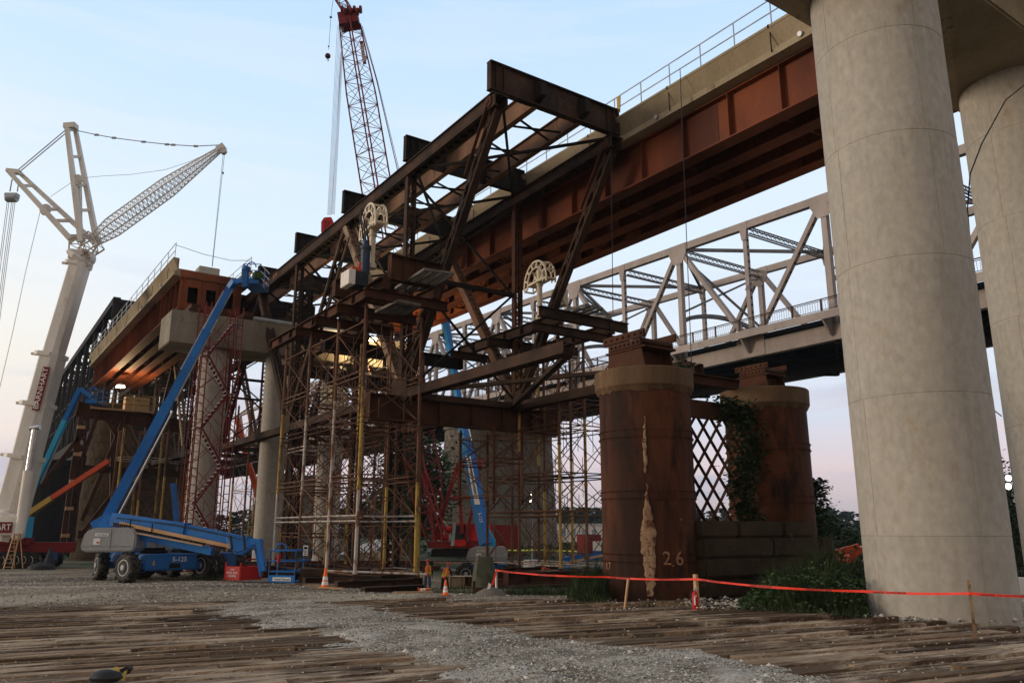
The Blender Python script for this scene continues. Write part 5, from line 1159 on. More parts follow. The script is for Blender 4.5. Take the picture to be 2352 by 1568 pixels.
b = MB(); b.bar(c_, dep(540, 645, 42.6), .35, .35); b.bar(dep(535, 650, 42.6), dep(562, 643, 42.5), .22, .28); b.build('jib', 'blue', lf2, bevel=.02); b = MB(); b.bar(dep(564, 660, 42.4), dep(563, 618, 42.4), .30, .28, FH); b.tube(dep(564, 622, 42.4), dep(568, 612, 42.4), .22, 10); b.build('rotator', 'blued', lf2)
basket(dep(556, 650, 42.4), RT, (FH * .99).normalized(), .95, 1.7, 1.1, lf2); b = MB(); b.box((0, 0, 0), (.01, .01, .01)) if False else None
g0 = dep(588, 642, 42.4); b = MB(); b.box(tuple(g0 + Vector((-.15, -.2, 0))), tuple(g0 + Vector((.25, .3, .45)))); tag(b.build('green_bag', 'leafm', bevel=.04), 'dark green bag in the raised basket by the truss end', 'bag')
# lift far behind the red crane
p = dep(1112, 1305, 66); p.z = gz(p.x, p.y); lf3 = thing('boom_lift', p, 'blue boom lift with grey hood in front of the stone pier, boom pointing up', 'boom lift'); p_ = dep(1068, 1318, 57); p_.z = gz(p_.x, p_.y); lift_base(p_, RT, FH, lf3, Lw=3.2, Ww=2.4)
hood(dep(1070, 1288, 57), RT, FH, 2.9, 1.6, .98, lf3, txt='United Rentals'); b = MB(); b.prism([dep(1108, 1262, 57.5), dep(1140, 1262, 57.5), dep(1138, 1240, 57.5), dep(1124, 1215, 57.5), dep(1112, 1218, 57.5)], FH * .7); b.build('turret', 'cyan', lf3, bevel=.03)
a = dep(1116, 1250, 57.5); c_ = dep(1060, 960, 60); B = [a, a.lerp(c_, .72), c_, dep(1024, 740, 62)]; bm3 = boom(B, lf3, w0=.66, taper=.8); off = (RT * .9 + FH * -.2).normalized() * .46; chainrail(a.lerp(c_, .50), a.lerp(c_, .84), off, bm3, 26, .10); b = MB(); b.tube(a.lerp(c_, .8) + off, c_ + off * .8, .05, 6); b.build('tube_guide', 'wht', bm3); chainrail(B[2], B[3], off * -.8, bm3, 40, .10)
dirb = (c_ - a).normalized(); rgt = dirb * -1; nn = FH * -1; b = MB(); m0 = a.lerp(c_, .30) - FH * .50; m1 = a.lerp(c_, .68) - FH * .46; sw = RT * -.16; b.prism([m0 - RT * .22, m0 + RT * .16, m1 + RT * .14, m1 - RT * .2], FH * -.01); b.build('nameplate', 'wht', bm3); text('United Rentals', m0.lerp(m1, .5) - FH * .03 + RT * .0, rgt, RT, .38, 'blk', bm3, 'lettering', sx=.98); text('S-125', a.lerp(c_, .20) - FH * .52, rgt, RT, .32, 'wht', bm3)
# distant lifts
def far_lift(pts, D, label, mats, w0, chain=True, cl=None):
    P = [dep(x, y, D) for x, y in pts]; p = Vector((P[0].x, P[0].y, gz(P[0].x, P[0].y))); t = thing('boom_lift', p, label, 'boom lift'); lift_base(p - RT * 1.8, RT, FH, t, Lw=3.4, Ww=2.4, r=.6); b = MB(); b.bar(P[0] - UP * .2, Vector((P[0].x, P[0].y, p.z + 1.2)), 1.1, 1.1, FH); b.build('turret', mats[0], t)
    o = None
    for i, (a, c_) in enumerate(zip(P, P[1:])): b = MB(); b.bar(a, c_, w0 * .85 ** i, w0 * .95 ** i); q = b.build('boom' if o is None else 'boom_section', mats[min(i, len(mats) - 1)], o or t, bevel=.015); o = o or q
    if chain: d_ = (P[-1] - P[0]).normalized(); off = (RT * -.8 + UP * .5) * w0 * .75; chainrail(P[0].lerp(P[-1], .35), P[0].lerp(P[-1], .62), off, o, 36, .12); chainrail(P[0].lerp(P[-1], .02), P[0].lerp(P[-1], .28), off * -.8, o, 26, .12); b = MB(); b.tube(P[0].lerp(P[-1], .25) - off * .8, P[0].lerp(P[-1], .62) - off * .8, .08, 6); b.tube(P[0].lerp(P[-1], .62) + off * .7, P[-1] + off * .6, .06, 6); b.build('tube_guide', 'steel', o)
    return t, P, o
t, P, o = far_lift([(55, 1180), (88, 1100), (150, 965), (184, 893)], 64, 'light blue boom lift between the white crane and the black bridge', ('cyan', 'cyan', 'blue'), .42)
b = MB(); b.bar(P[-1], dep(212, 912, 64), .3, .3); b.build('jib', 'blue', t); basket(dep(196, 922, 64) - UP * .1, RT, FH, .9 * 1.1, 1.6, 1.1, t, m='blue')
far_lift([(48, 1192), (120, 1143), (250, 1058)], 72, 'orange boom lift with yellow lower boom slanting up behind the steel columns', ('yel', 'oran'), .46, chain=False)
far_lift([(604, 1180), (580, 1090), (566, 1050), (545, 960)], 84, 'orange boom lift behind the pale column with only its boom showing', ('oran', 'oran'), .55, chain=False)
far_lift([(410, 1228), (404, 1170), (398, 1110)], 66, 'blue boom lift far behind the yellow pipes, boom nearly upright', ('blued', 'blued'), .42, chain=False)
far_lift([(1290, 1292), (1380, 1268)], 50, 'blue boom lift lying low behind the orange tape and cylinder pier', ('blue', 'blue'), .55, chain=False)
b = MB(); b.bar(dep(1275, 1298, 49), dep(1386, 1274, 49), .12, .12); tag(b.build('timber_strip', 'wood'), 'pale timber strip lying along the low blue boom', 'timber')
b = MB(); q = dep(1350, 1262, 49.5); b.box((q.x - .2, q.y, q.z - .2), (q.x + 1.1, q.y + .8, q.z + .9)); tag(b.build('red_tool_box', 'redd', bevel=.03), 'dull red box behind the low blue boom next to the cylinder pier', 'box')
b = MB(); q = dep(1362, 1264, 49); b.prism([q, q + RT * .5, q + RT * .5 + UP * .55, q + UP * .55], FH * .03); tag(b.build('white_panel', 'wht'), 'pale square panel leaning on the red box by the cylinder pier', 'panel')
# ---------------------------------------------------------------- white crane
Dw = 62; W_ = lambda x, y, d_=Dw: dep(x, y, d_)
base = W_(30, 1230); base.z = gz(base.x, base.y); wc = thing('mobile_crane', base, 'big white mobile crane with lattice jib and red carrier at the far left', 'crane')
secs = [((8, 1240), (62, 1045), 2.1), ((60, 1048), (92, 925), 1.92), ((90, 930), (122, 812), 1.78), ((121, 815), (184, 604), 1.50)]
o = None
for i, (a, c_, w) in enumerate(secs):
    b = MB(); A = W_(*a); B_ = W_(*c_); d_ = (B_ - A).normalized(); s_ = RT; r_ = d_.cross(FH).normalized(); pts = []
    for x, y in ((-.5, -.42), (-.28, -.58), (.20, -.58), (.42, -.30), (.5, .3), (.3, .5), (-.3, .5), (-.5, .3)): pts.append((x * w * -1, y * w))
    b.prism([A + r_ * -x + FH * y for x, y in pts], B_ - A); q = b.build('boom' if o is None else 'boom_section', 'white', o or wc, bevel=.02); o = o or q
    b = MB(); w2 = w * 1.12; b.prism([B_ - d_ * .35 + r_ * (x * 1.12) + FH * (y * 1.12) for x, y in pts], d_ * .32); b.tube(B_ - d_ * .2 + r_ * w * .5, B_ - d_ * .2 + r_ * w * .95, .12, 8); b.build('collar', 'white', o)
A = W_(*secs[2][0]); 
def onboom(s0, s1, w):  # red plate
    A = W_(100, 920); B_ = W_(*s1)
b = MB(); q0 = W_(82, 942, 60.8); q1 = W_(108, 842, 60.8); dd = (q1 - q0); rr_ = dd.normalized().cross(FH).normalized(); rr_ = rr_ if rr_.dot(RT) > 0 else -rr_; hw = .29; b.prism([q0 - rr_ * hw, q0 + rr_ * hw, q1 + rr_ * hw, q1 - rr_ * hw], FH * -.02); pl = b.build('name_panel', 'redd', o); text('BARNHART', q0.lerp(q1, .5) - FH * .05, dd, -rr_, .56, 'wht', pl, 'lettering', .004, sx=1.12)
# lift cylinder
b = MB(); b.tube(W_(45, 1225, 60.5), W_(66, 1080, 60.5), .36, 14); b.build('lift_cylinder', 'white', wc, smooth=True); b = MB(); b.tube(W_(64, 1085, 60.5), W_(80, 985, 60.5), .20, 14); b.tube(W_(70, 984, 60.5), W_(92, 980, 60.5), .22, 10); b.build('cylinder_rod', 'alum', wc, smooth=True)
# boom head
b = MB(); hd = W_(188, 592); b.lathe(W_(178, 600) , [(.9, 0), (1.15, .15), (1.15, .4), (.9, .5)], 10, (hd - W_(178, 604)).normalized()); b.bar(W_(165, 585), W_(196, 590), .9, .8); b.lathe(W_(196, 592) - FH * .5, [(.55, 0), (.65, .1), (.65, 1.0), (.55, 1.1)], 16, FH); b.build('boom_head', 'white', wc); b = MB()
for i in range(4): q = W_(186 + 3.6 * i, 571 + 6.5 * i, 61.3); b.bar(q, q + (RT * .42 - UP * .1), .04, .12, FH)
b.build('warning_stripe', 'redd', wc)
b = MB(); b.lattice(W_(178, 580), W_(222, 552), 1.2, 1.4, UP, .07, .04, 3, 0, 0); b.bar(W_(158, 578), W_(160, 545), .12, .12); b.bar(W_(158, 546), W_(208, 544), .3, .3); b.bar(W_(208, 545), W_(222, 560), .2, .2); b.bar(W_(200, 598), W_(232, 552), .12, .12); b.bar(W_(175, 598), W_(190, 548), .1, .1); b.bar(W_(158, 578), W_(205, 578), .12, .12); b.build('adapter_frame', 'white', wc)
b = MB(); b.lattice(W_(208, 558), W_(509, 341), 1.22, 1.22, UP, .055, .026, 34, .16, .42, .50, .25, rot=.6, diag='X'); b.build('lattice_jib', 'white', wc); b = MB(); b.bar(W_(500, 345), W_(516, 335), .45, .5); b.lathe(W_(513, 347) - FH * .2, [(.28, 0), (.28, .4)], 14, FH); b.build('jib_tip', 'white', wc)
def mast(p0, p1, q0, q1, rungs, w, nm):
    b = MB(); b.bar(W_(*p0, Dw - .6), W_(*p1, Dw - .6), w, w * 1.1, FH, w * .75, w * .8); b.bar(W_(*q0, Dw + .6), W_(*q1, Dw + .6), w, w * 1.1, FH, w * .75, w * .8)
    for s_ in rungs: b.bar(W_(lerp(p0[0], p1[0], s_), lerp(p0[1], p1[1], s_), Dw - .6), W_(lerp(q0[0], q1[0], s_), lerp(q0[1], q1[1], s_), Dw + .6), w * .6, w * .6)
    return b.build(nm, 'white', wc)
mast((187, 556), (154, 295), (223, 556), (173, 295), (.28, .5, .75, .985), .40, 'front_mast'); mast((163, 550), (22, 396), (210, 550), (44, 396), (.05, .28, .45, .8, .98), .42, 'rear_mast')
b = MB(); b.bar(W_(150, 292), W_(176, 290), .7, .45); b.bar(W_(18, 393), W_(46, 396), .6, .3); b.build('mast_head', 'white', wc)
for xx, yy in ((176, 412), (103, 480)): b = MB(); q = W_(xx, yy, 61.4); b.lathe(q, [(.42, 0), (.48, .05), (.48, .15), (.42, .2)], 16, FH); b.bar(q, q - UP * .5, .3, .3, FH); b.build('rope_sheave', 'white', wc)
b = MB(); b.bar(W_(182, 420), W_(184, 545), .30, .30, FH); b.build('mast_ladder', 'white', wc)
def rope(pts, r_, parent, m='steel', D=Dw, nm='rope'):
    b = MB(); b.path([W_(x, y, D) if len(q) == 2 else None for q in pts for x, y in [q]], r_, 5); return b.build(nm, m, parent)
for dx in (0, 9): rope([(152 + dx, 298), (42 + dx * .5 - 2, 392 + dx * .4)], .045, wc, nm='pendant')
pn = [(176, 300), (222, 310), (262, 317), (330, 326), (384, 332), (398, 333), (450, 336), (512, 333)]; rope(pn, .040, wc, nm='pendant'); b = MB()
for x, y in pn[1:-1]: q = W_(x, y, Dw - .05); b.bar(q - RT * .18, q + RT * .18, .14, .14)
b.build('pendant_link', 'steel', wc)
rope([(505, 338), (440, 370), (380, 390), (300, 401), (240, 404), (178, 410), (116, 452)], .018, wc); rope([(94, 480), (60, 620), (30, 760), (-4, 905)], .022, wc)
rope([(28, 412), (23, 440)], .05, wc); rope([(44, 412), (40, 440)], .05, wc); b = MB(); q = W_(27, 455, 61.7); b.lathe(q - RT * .45, [(.30, 0), (.36, .1), (.36, .8), (.30, .9)], 14, RT); b.bar(q - RT * .5 + UP * .2, q + RT * .5 + UP * .2, .5, .35); b.build('hook_block', 'steel', wc)
for dx in (-10, -6, 0, 4, 8): rope([(27 + dx, 462), (27 + dx - 52, 860)], .025, wc)
for dx in (0, 3): rope([(513 + dx, 352), (487 + dx * .3, 612)], .018, wc, m='blk')
b = MB(); b.lathe(W_(512, 400), [(.05, 0), (.09, .1), (.05, .2)], 8); b.build('rope_weight', 'blk', wc)
# superstructure and carrier
b = MB(); b.box(tuple(W_(-30, 1236, 61) + Vector((0, 0, 0))), tuple(W_(-30, 1236, 61) + Vector((2.2, 2.0, 1.1)))); q = W_(-12, 1228, 60.2); b.prism([q, q + RT * 1.45, q + RT * 1.45 + UP * 1.35, q + UP * 1.35], FH * .8); sp = b.build('superstructure', 'white', wc, bevel=.04); q = W_(-14, 1223, 60.1); b = MB(); b.prism([q, q + RT * 1.28, q + RT * 1.28 + UP * .78, q + UP * .78], FH * -.02); pl = b.build('name_panel', 'redd', sp); text('BARNHART', q + RT * 1.22 + UP * .39 - FH * .05, RT, UP, .62, 'wht', pl, 'lettering', align='RIGHT', sx=.9)
b = MB()
for (x, y, s_) in ((30, 1205, .5), (36, 1215, .45), (18, 1190, .4), (42, 1228, .4), (10, 1185, .45), (30, 1190, .35)): b.lathe(W_(x, y, 60.6) - FH * .3, [(s_ * .7, 0), (s_, .1), (s_, .5), (s_ * .7, .6)], 12, FH)
b.build('winch', 'white', sp)
b = MB(); c0_ = W_(-40, 1262, 61.5); c1_ = W_(172, 1262, 64); b.bar(c0_ + UP * .2, c1_ + UP * .2, 1.6, .75); b.bar(W_(-40, 1242, 61.5), W_(70, 1242, 62), 1.5, .5); b.build('carrier_frame', 'redd', wc, bevel=.04)
for i in range(6):
    s_ = .22 + i * .075; q = c0_.lerp(c1_, s_); q.z = gz(q.x, q.y) + .62; wheel(q - FH * .9, FH, .62, .45, wc, hubm='white')
b = MB(); l0 = W_(10, 1291, 59.6); l0.z = gz(l0.x, l0.y)
for dx, lean in ((0, .25), (.62, .25)): b.bar(l0 + RT * dx - FH * .0, l0 + RT * (dx + (.12 if dx == 0 else -.12)) + UP * 2.5 + FH * lean * 2, .08, .05)
for i in range(9): s_ = (i + .5) / 9; b.bar(l0 + RT * (.12 * s_) + UP * 2.5 * s_ + FH * .5 * s_, l0 + RT * (.62 - .12 * s_) + UP * 2.5 * s_ + FH * .5 * s_, .05, .03)
for dx in (0, .62): b.bar(l0 + RT * dx + FH * 1.3, l0 + RT * (dx * .7 + .1) + UP * 2.45 + FH * .55, .06, .05)
tag(b.build('step_ladder', 'wood'), 'wooden step ladder standing beside the white crane carrier', 'ladder')
# ---------------------------------------------------------------- red crawler crane
Dr = 74; Q = lambda x, y, d_=Dr: dep(x, y, d_)
base = Q(1060, 1266); base.z = gz(base.x, base.y); rc = thing('crawler_crane', base, 'red crawler crane with tall lattice boom rising behind the truss', 'crane')
bt = Q(803, 55, 76); bb_ = Q(1000, 1250, 73.5); L_ = (bt - bb_).length
b = MB(); b.lattice(bb_, bt, 2.15, 2.15, FH, .08, .036, 38, .10, .16, .42, .72, rot=R(33)); b.build('lattice_boom', 'redd', rc)
d_ = (bt - bb_).normalized(); b = MB(); b.bar(bt - d_ * .4, bt + d_ * 1.1, 2.1, 1.5, FH)
for i in range(7): q = Q(784 + i * 7, 24 + (i % 2) * 5, 75.4); b.lathe(q - FH * .1, [(.38, 0), (.42, .05), (.42, .2), (.38, .25)], 14, RT)
b.build('boom_head', 'redd', rc); b = MB(); b.lattice(Q(800, 28, 76), Q(757, -40, 76), .9, .9, FH, .07, .04, 4, 0, .3); b.build('upper_jib', 'redd', rc)
def r2(pts, r_, parent, m='steel', D=Dr, nm='rope'): b = MB(); b.path([Q(x, y, D) for x, y in pts], r_, 5); return b.build(nm, m, parent)
for i in range(5): r2([(775 + i * 3.2, 60 + i), (752.5 + i * 2.0, 494)], .020, rc, D=73.2)
for i in range(4): r2([(783 + i * 1.5, 120), (762 + i * 2.0, 492)], .020, rc, D=73)
r2([(828, 55), (865, 185), (913, 390)], .05, rc, m='redd', D=77); r2([(832, 60), (868, 190), (916, 388)], .03, rc, m='blk', D=77)
r2([(766, -8), (760, 40), (755, 115)], .022, rc, m='blk', D=75.5); b = MB(); q = Q(753, 129, 75.5); b.lathe(q - UP * .30, [(.08, 0), (.27, .14), (.30, .30), (.26, .46), (.06, .62)], 16); b.lathe(Q(760, 40, 75.5) - UP * .12, [(.05, 0), (.16, .1), (.05, .24)], 10); b.lathe(Q(755, 107, 75.5) - UP * .1, [(.04, 0), (.10, .08), (.04, .18)], 10); b.build('headache_ball', 'rust', rc); b = MB(); pr = None
for i in range(9): a = R(-100 + i * 33); q2 = q - UP * .5 + RT * .13 * math.cos(a) + UP * .13 * math.sin(a); (b.tube(pr, q2, .035, 6) if pr else None); pr = q2
b.tube(q - UP * .32, q - UP * .4, .04, 6); b.build('hook', 'steel', rc)
q = Q(751, 520, 73); b = MB(); b.prism([q + RT * -.55 - UP * .6, q + RT * .48 - UP * .6, q + RT * .60 + UP * .45, q + RT * .35 + UP * 1.0, q + RT * -.35 + UP * .95, q + RT * -.60 + UP * .5], FH * .5); b.build('hook_block', 'red', rc, bevel=.04); b = MB()
for s_ in (-.25, .05): b.prism([q + RT * s_ - UP * .5, q + RT * (s_ + .12) - UP * .5, q + RT * (s_ + .12) + UP * .6, q + RT * s_ + UP * .6], FH * -.05)
b.build('block_slot', 'redd', rc)
b = MB(); s0 = bt.lerp(bb_, .03); rd = d_.cross(FH).normalized(); text('MANITOWOC', Q(884 / 1, 0, 74) if False else Q(887 - 0, 105, 73.0), -d_, RT, 0.01, 'wht', rc) if False else None
v0 = Q(884 - 0, 100, 73.4); 
b = MB(); q0 = Q(832, 155, 74.6) + RT * .0; b.prism([Q(826, 95, 74.4), Q(834, 95, 74.4), Q(842, 148, 74.4), Q(834, 148, 74.4)], FH * -.03); sp = b.build('name_panel', 'redd', rc); text('MANITOWOC', Q(834, 121, 74.2), Q(826, 95, 74.2) - Q(834, 148, 74.2), Vector((0, 0, 0)) + RT * -1, .55, 'wht', sp, 'lettering', sx=.62)
# mast / gantry, house, tracks
for pts in (((1000, 1235), (1052, 1065)), ((1052, 1065), (1062, 1225)), ((1070, 1235), (1102, 1095)), ((1000, 1230), (1040, 1110))): b = MB(); b.bar(Q(*pts[0], 72.5), Q(*pts[1], 72.5), .30, .30, FH); b.build('gantry_leg', 'redd', rc)
b = MB(); b.bar(Q(1050, 1068, 72.4), Q(1102, 1068, 72.4), .5, .5); b.bar(Q(1040, 1142, 72.4), Q(1086, 1142, 72.4), .35, .35); b.lathe(Q(1095, 1066, 72.2), [(.5, 0), (.5, .5)], 14, RT); b.build('gantry_head', 'redd', rc)
b = MB(); b.tube(Q(968, 1085, 72.3), Q(1018, 1232, 72.3), .10, 8); b.tube(Q(975, 1070, 72.3), Q(1026, 1230, 72.3), .09, 8); b.build('back_hitch', 'redd', rc)
hb = Q(985, 1258, 73); b = MB(); b.box((0, 0, 0), (0, 0, 0)) if False else None
Lr = loc2(hb, RT, FH); obox(b, Lr, 0, 5.6, 0, 3.2, 0, .55); b.build('rotating_bed', 'redd', rc, bevel=.04); b = MB(); obox(b, Lr, 3.5, 5.6, .05, 3.1, .56, 2.1); b.build('engine_house', 'red', rc, bevel=.06); b = MB(); obox(b, Lr, 5.75, 7.9, .3, 3.0, -.1, 2.0); b.build('counterweight', 'redd', rc, bevel=.05); b = MB(); obox(b, Lr, 2.15, 3.35, -.3, 1.2, .15, 2.15); cb = b.build('cab', 'red', rc, bevel=.06); b = MB(); obox(b, Lr, 2.25, 3.25, -.33, -.31, .75, 2.0); b.build('window', 'blk', cb); b = MB(); b.prism([Lr(1.95, -.34, .2), Lr(2.25, -.34, .2), Lr(2.42, -.34, 2.2), Lr(2.15, -.34, 2.2)], FH * .02); b.build('open_door', 'glass', cb)
b = MB()
for i, (a, z_) in enumerate(((.7, 1.0), (1.4, .9), (.9, 1.7), (1.7, 1.6))): b.lathe(Lr(a - .3, .6, z_), [(.45, 0), (.5, .05), (.3, .1), (.3, .5), (.5, .55), (.45, .6)], 16, RT)
b.build('winch_drum', 'red', rc); b = MB(); obox(b, Lr, .2, 7.6, .2, 3.0, -.75, -.12); b.build('car_body', 'dark', rc)
for off_ in (-.9, 3.2):
    b = MB(); n = 40; w_ = .9; l_ = 7.2; r_ = .5; pts = []
    for i in range(n):
        s_ = i / n; 
        if s_ < .4: pts.append((-l_ / 2 + l_ * s_ / .4, r_))
        elif s_ < .5: a = (s_ - .4) / .1 * math.pi; pts.append((l_ / 2 + r_ * math.sin(a), r_ * math.cos(a)))
        elif s_ < .9: pts.append((l_ / 2 - l_ * (s_ - .5) / .4, -r_))
        else: a = (s_ - .9) / .1 * math.pi; pts.append((-l_ / 2 - r_ * math.sin(a), -r_ * math.cos(a)))
    cx_ = Lr(2.2, off_, 0); cx_.z = base.z + .55
    for (x, z_), (x2, z2) in zip(pts, pts[1:] + pts[:1]): b.bar(cx_ + RT * x + UP * z_, cx_ + RT * lerp(x, x2, .9) + UP * lerp(z_, z2, .9), .9, .10, FH.cross(RT))
    b.build('track', 'tan', rc)
# ---------------------------------------------------------------- people
def skinned(name, joints, edges, radii, m, parent, sub=2, root=0):
    me = bpy.data.meshes.new(name); me.from_pydata([tuple(j) for j in joints], edges, []); me.update(); o = bpy.data.objects.new(name, me); C.objects.link(o)
    md = o.modifiers.new('s', 'SKIN'); lay = me.skin_vertices[0].data
    for i, r in enumerate(radii): lay[i].radius = (r if isinstance(r, tuple) else (r, r)); lay[i].use_root = (i == root)
    sb = o.modifiers.new('u', 'SUBSURF'); sb.levels = sub; sb.render_levels = sub
    dg = bpy.context.evaluated_depsgraph_get(); dg.update(); ne = bpy.data.meshes.new_from_object(o.evaluated_get(dg)); bpy.data.objects.remove(o)
    o = bpy.data.objects.new(name, ne); C.objects.link(o); ne.materials.clear(); ne.materials.append(M[m]); 
    for p in ne.polygons: p.use_smooth = True
    return par(o, parent) if parent else o
def person(loc, face, label, pose='stand', legs='denim', sleeves='darkc', vest='vest', helmet='oran', h=1.78):
    t = thing('person', loc, label, 'person'); k = h / 1.78; f = Vector((math.cos(face), math.sin(face), 0)); s = Vector((-f.y, f.x, 0))
    def P(a, b_, z_): return Vector(loc) + (f * a + s * b_ + UP * z_) * k
    lean = {'stand': 0.02, 'bend': .50, 'crouch': .45}[pose]; hz = {'stand': .95, 'bend': .92, 'crouch': .45}[pose]
    def up(d): return P(lean * d * 1.0, 0, hz + d * math.sqrt(max(.1, 1 - (lean * .95) ** 2)))
    J = [up(0), up(.18), up(.38), up(.49), up(.54) + f * .02 * k, up(.65) + f * .05 * k, up(.74) + f * .04 * k]; Rr = [(.135, .10), (.12, .095), (.15, .10), (.075, .07), (.062, .06), (.092, .108), (.072, .085)]; E_ = [(0, 1), (1, 2), (2, 3), (3, 4), (4, 5), (5, 6)]
    sh = up(.46); nose = J[5] + f * .105 * k; J.append(nose); Rr.append(.016); E_.append((5, 7))
    arm = {}
    for sg in (-1, 1):
        a = sh + s * (.19 * sg * k); 
        if pose == 'stand': e_ = a + (-UP * .28 + s * .07 * sg + f * -.02) * k; w_ = e_ + (-UP * .24 + f * .08 + s * .02 * sg) * k
        else: e_ = a + (-UP * .26 + f * .08 + s * .05 * sg) * k; w_ = e_ + (-UP * .16 + f * .20 - s * .03 * sg) * k
        i = len(J); J += [a, e_, w_, w_ + (w_ - e_).normalized() * .08 * k]; Rr += [.058, .042, .028, (.036, .018)]; E_ += [(2, i), (i, i + 1), (i + 1, i + 2), (i + 2, i + 3)]; arm[sg] = (a, e_, w_)
        hd = J[i + 3]; dr = (w_ - e_).normalized()
        for q in range(5):
            sd = s * ((q - 1.5) * .017) if q < 4 else f * .03; ln = (.07, .08, .075, .06, .05)[q]; j = len(J); J += [hd + (sd + dr * .01) * k, hd + (sd * (1.1 if q < 4 else 1.6) + dr * ln * .6 + f * .008) * k, hd + (sd + dr * ln + f * .03) * k]; Rr += [.009, .0085, .007]; E_ += [(i + 3, j), (j, j + 1), (j + 1, j + 2)]
    leg = {}
    for sg in (-1, 1):
        hp = J[0] + s * (.10 * sg * k) - UP * .03 * k
        if pose == 'stand': kn = P(.06 * sg, .11 * sg, .50); an = P(.10 * sg - .02, .11 * sg, .09)
        elif pose == 'bend': kn = P(.05, .17 * sg, .49); an = P(-.02 + .05 * sg, .24 * sg, .09)
        else: kn = P(.38, .16 * sg, .42); an = P(.05, .15 * sg, .09)
        i = len(J); J += [hp, kn, an, an + (f * .14 - UP * .04) * k]; Rr += [.085, .058, .040, (.045, .03)]; E_ += [(0, i), (i, i + 1), (i + 1, i + 2), (i + 2, i + 3)]; leg[sg] = (hp, kn, an)
    skinned('body', J, E_, [(tuple(x * k for x in r) if isinstance(r, tuple) else r * k) for r in Rr], 'skin', t)
    j = [J[0] + UP * .06 * k]; rr_ = [(.155, .125)]; e = []
    for sg in (-1, 1): i = len(j); hp, kn, an = leg[sg]; j += [hp - UP * .02, kn, an + UP * .03]; rr_ += [.105, .080, .068]; e += [(0, i), (i, i + 1), (i + 1, i + 2)]
    skinned('trousers', j, e, rr_, legs, t, 1)
    for sg in (-1, 1): an = leg[sg][2]; skinned('boot', [an + UP * .05, an - UP * .03, an + f * .16 - UP * .05], [(0, 1), (1, 2)], [.062, .058, (.055, .038)], 'darkc', t, 1, 1)
    j = [up(.02), up(.2), up(.40), up(.48)]; skinned('shirt', j + [arm[-1][0], arm[-1][1], arm[-1][1].lerp(arm[-1][2], .7), arm[1][0], arm[1][1], arm[1][1].lerp(arm[1][2], .7)], [(0, 1), (1, 2), (2, 3), (2, 4), (4, 5), (5, 6), (2, 7), (7, 8), (8, 9)], [(.15, .12), (.145, .118), (.165, .118), (.085, .08), .072, .058, .045, .072, .058, .045], sleeves, t, 1)
    skinned('safety_vest', [up(-.16), up(.08), up(.36), up(.53)], [(0, 1), (1, 2), (2, 3)], [(.23, .19), (.215, .175), (.25, .175), (.19, .13)], vest, t, 1)
    b = MB(); 
    for sg in (-1, 1):
        for q in (-1, 1): b.bar(up(.02) + s * (.085 * sg) + f * (q * .178), up(.46) + s * (.10 * sg) + f * (q * .155), .034, .012, f)
    c_ = up(.08); b.lathe(c_ - UP * .02, [(.205, 0), (.205, .04)], 20); b.build('reflective_band', 'lime', t)
    hc = J[6]; b = MB(); b.lathe(hc - UP * .035, [(.118, 0), (.122, .02), (.112, .07), (.08, .115), (.03, .135)], 20); b.prism([hc + f * .08 + s * .08 - UP * .03, hc + f * .17 + s * .05 - UP * .035, hc + f * .17 - s * .05 - UP * .035, hc + f * .08 - s * .08 - UP * .03], UP * .012); b.build('hard_hat', helmet, t, smooth=True)
    b = MB()
    for sg in (-1, 1): b.lathe(J[5] + f * .088 + s * (.03 * sg) + UP * .012 - f * .003, [(.012, 0), (.008, .008)], 8, f)
    b.build('eye', 'blk', t)
    return t
af = math.atan2(FH.y, FH.x)
p = dep(983, 1350, 47.5); p.z = gz(p.x, p.y); 
def gp(x, D): q = dep(x, 1300, D); q.z = gz(q.x, q.y); return q
def at_foot(x, y, lo=20, hi=80):   # where the sight line meets the sloping ground
    d = ray(x, y); s = lo
    while s < hi:
        q = O + d * (s / d.dot(FH))
        if q.z <= gz(q.x, q.y): return q
        s += .1
    return q
person(gp(983, 46.5), af + R(20), 'worker walking in an orange vest and red hard hat with blue jeans', h=1.80)
person(gp(1022, 46.5), af + R(-25), 'worker bending forward in an orange vest and dark trousers behind the striped cone', 'bend', legs='darkc', h=1.80)
person(gp(1258, 40.5), af + R(150), 'crouching worker in an orange vest behind the rusty beams', 'crouch', legs='darkc', h=1.8)
person(gp(1274, 41.5), af + R(60), 'crouching worker in a lime green vest next to the orange machine', 'crouch', legs='darkc', vest='lime', h=1.75)
# ---------------------------------------------------------------- cones, tape, stakes
def cone(p, h, label, tilt=0):
    t = thing('traffic_cone', p, label, 'cone'); b = MB(); s = h / .71; ax = (UP * math.cos(tilt) + RT * math.sin(tilt)).normalized(); u = ax.cross(FH).normalized(); v = ax.cross(u); w = .18 * s; c_ = [p + u * (x * w) + v * (y * w) for x, y in ((-1, -1), (1, -1), (1, 1), (-1, 1))]; b.prism(c_, ax * .03 * s); b.build('base', 'oran', t)
    pr = lambda z_: (.135 - .105 * z_) * s
    for a, c2, m_, nm in ((.03, .20, 'vest', 'lower_body'), (.20, .36, 'wht', 'reflective_collar'), (.36, .42, 'vest', 'middle_body'), (.42, .58, 'wht', 'reflective_collar'), (.58, 1.0, 'vest', 'top_body')): b = MB(); b.lathe(p, [(pr(a), a * .71 * s), (pr(c2), c2 * .71 * s)], 20, ax); b.build(nm, m_, t)
    return t
cone(at_foot(746, 1352, 26), .80, 'orange cone with two white bands left of the long dark base beam')
cone(at_foot(1023, 1366, 22.5, 26) , .44, 'orange and white striped cone in front of the bending worker')
cone(gp(962, 27.5) + UP * .12, .42, 'orange cone knocked over on the gravel edge', tilt=R(80))
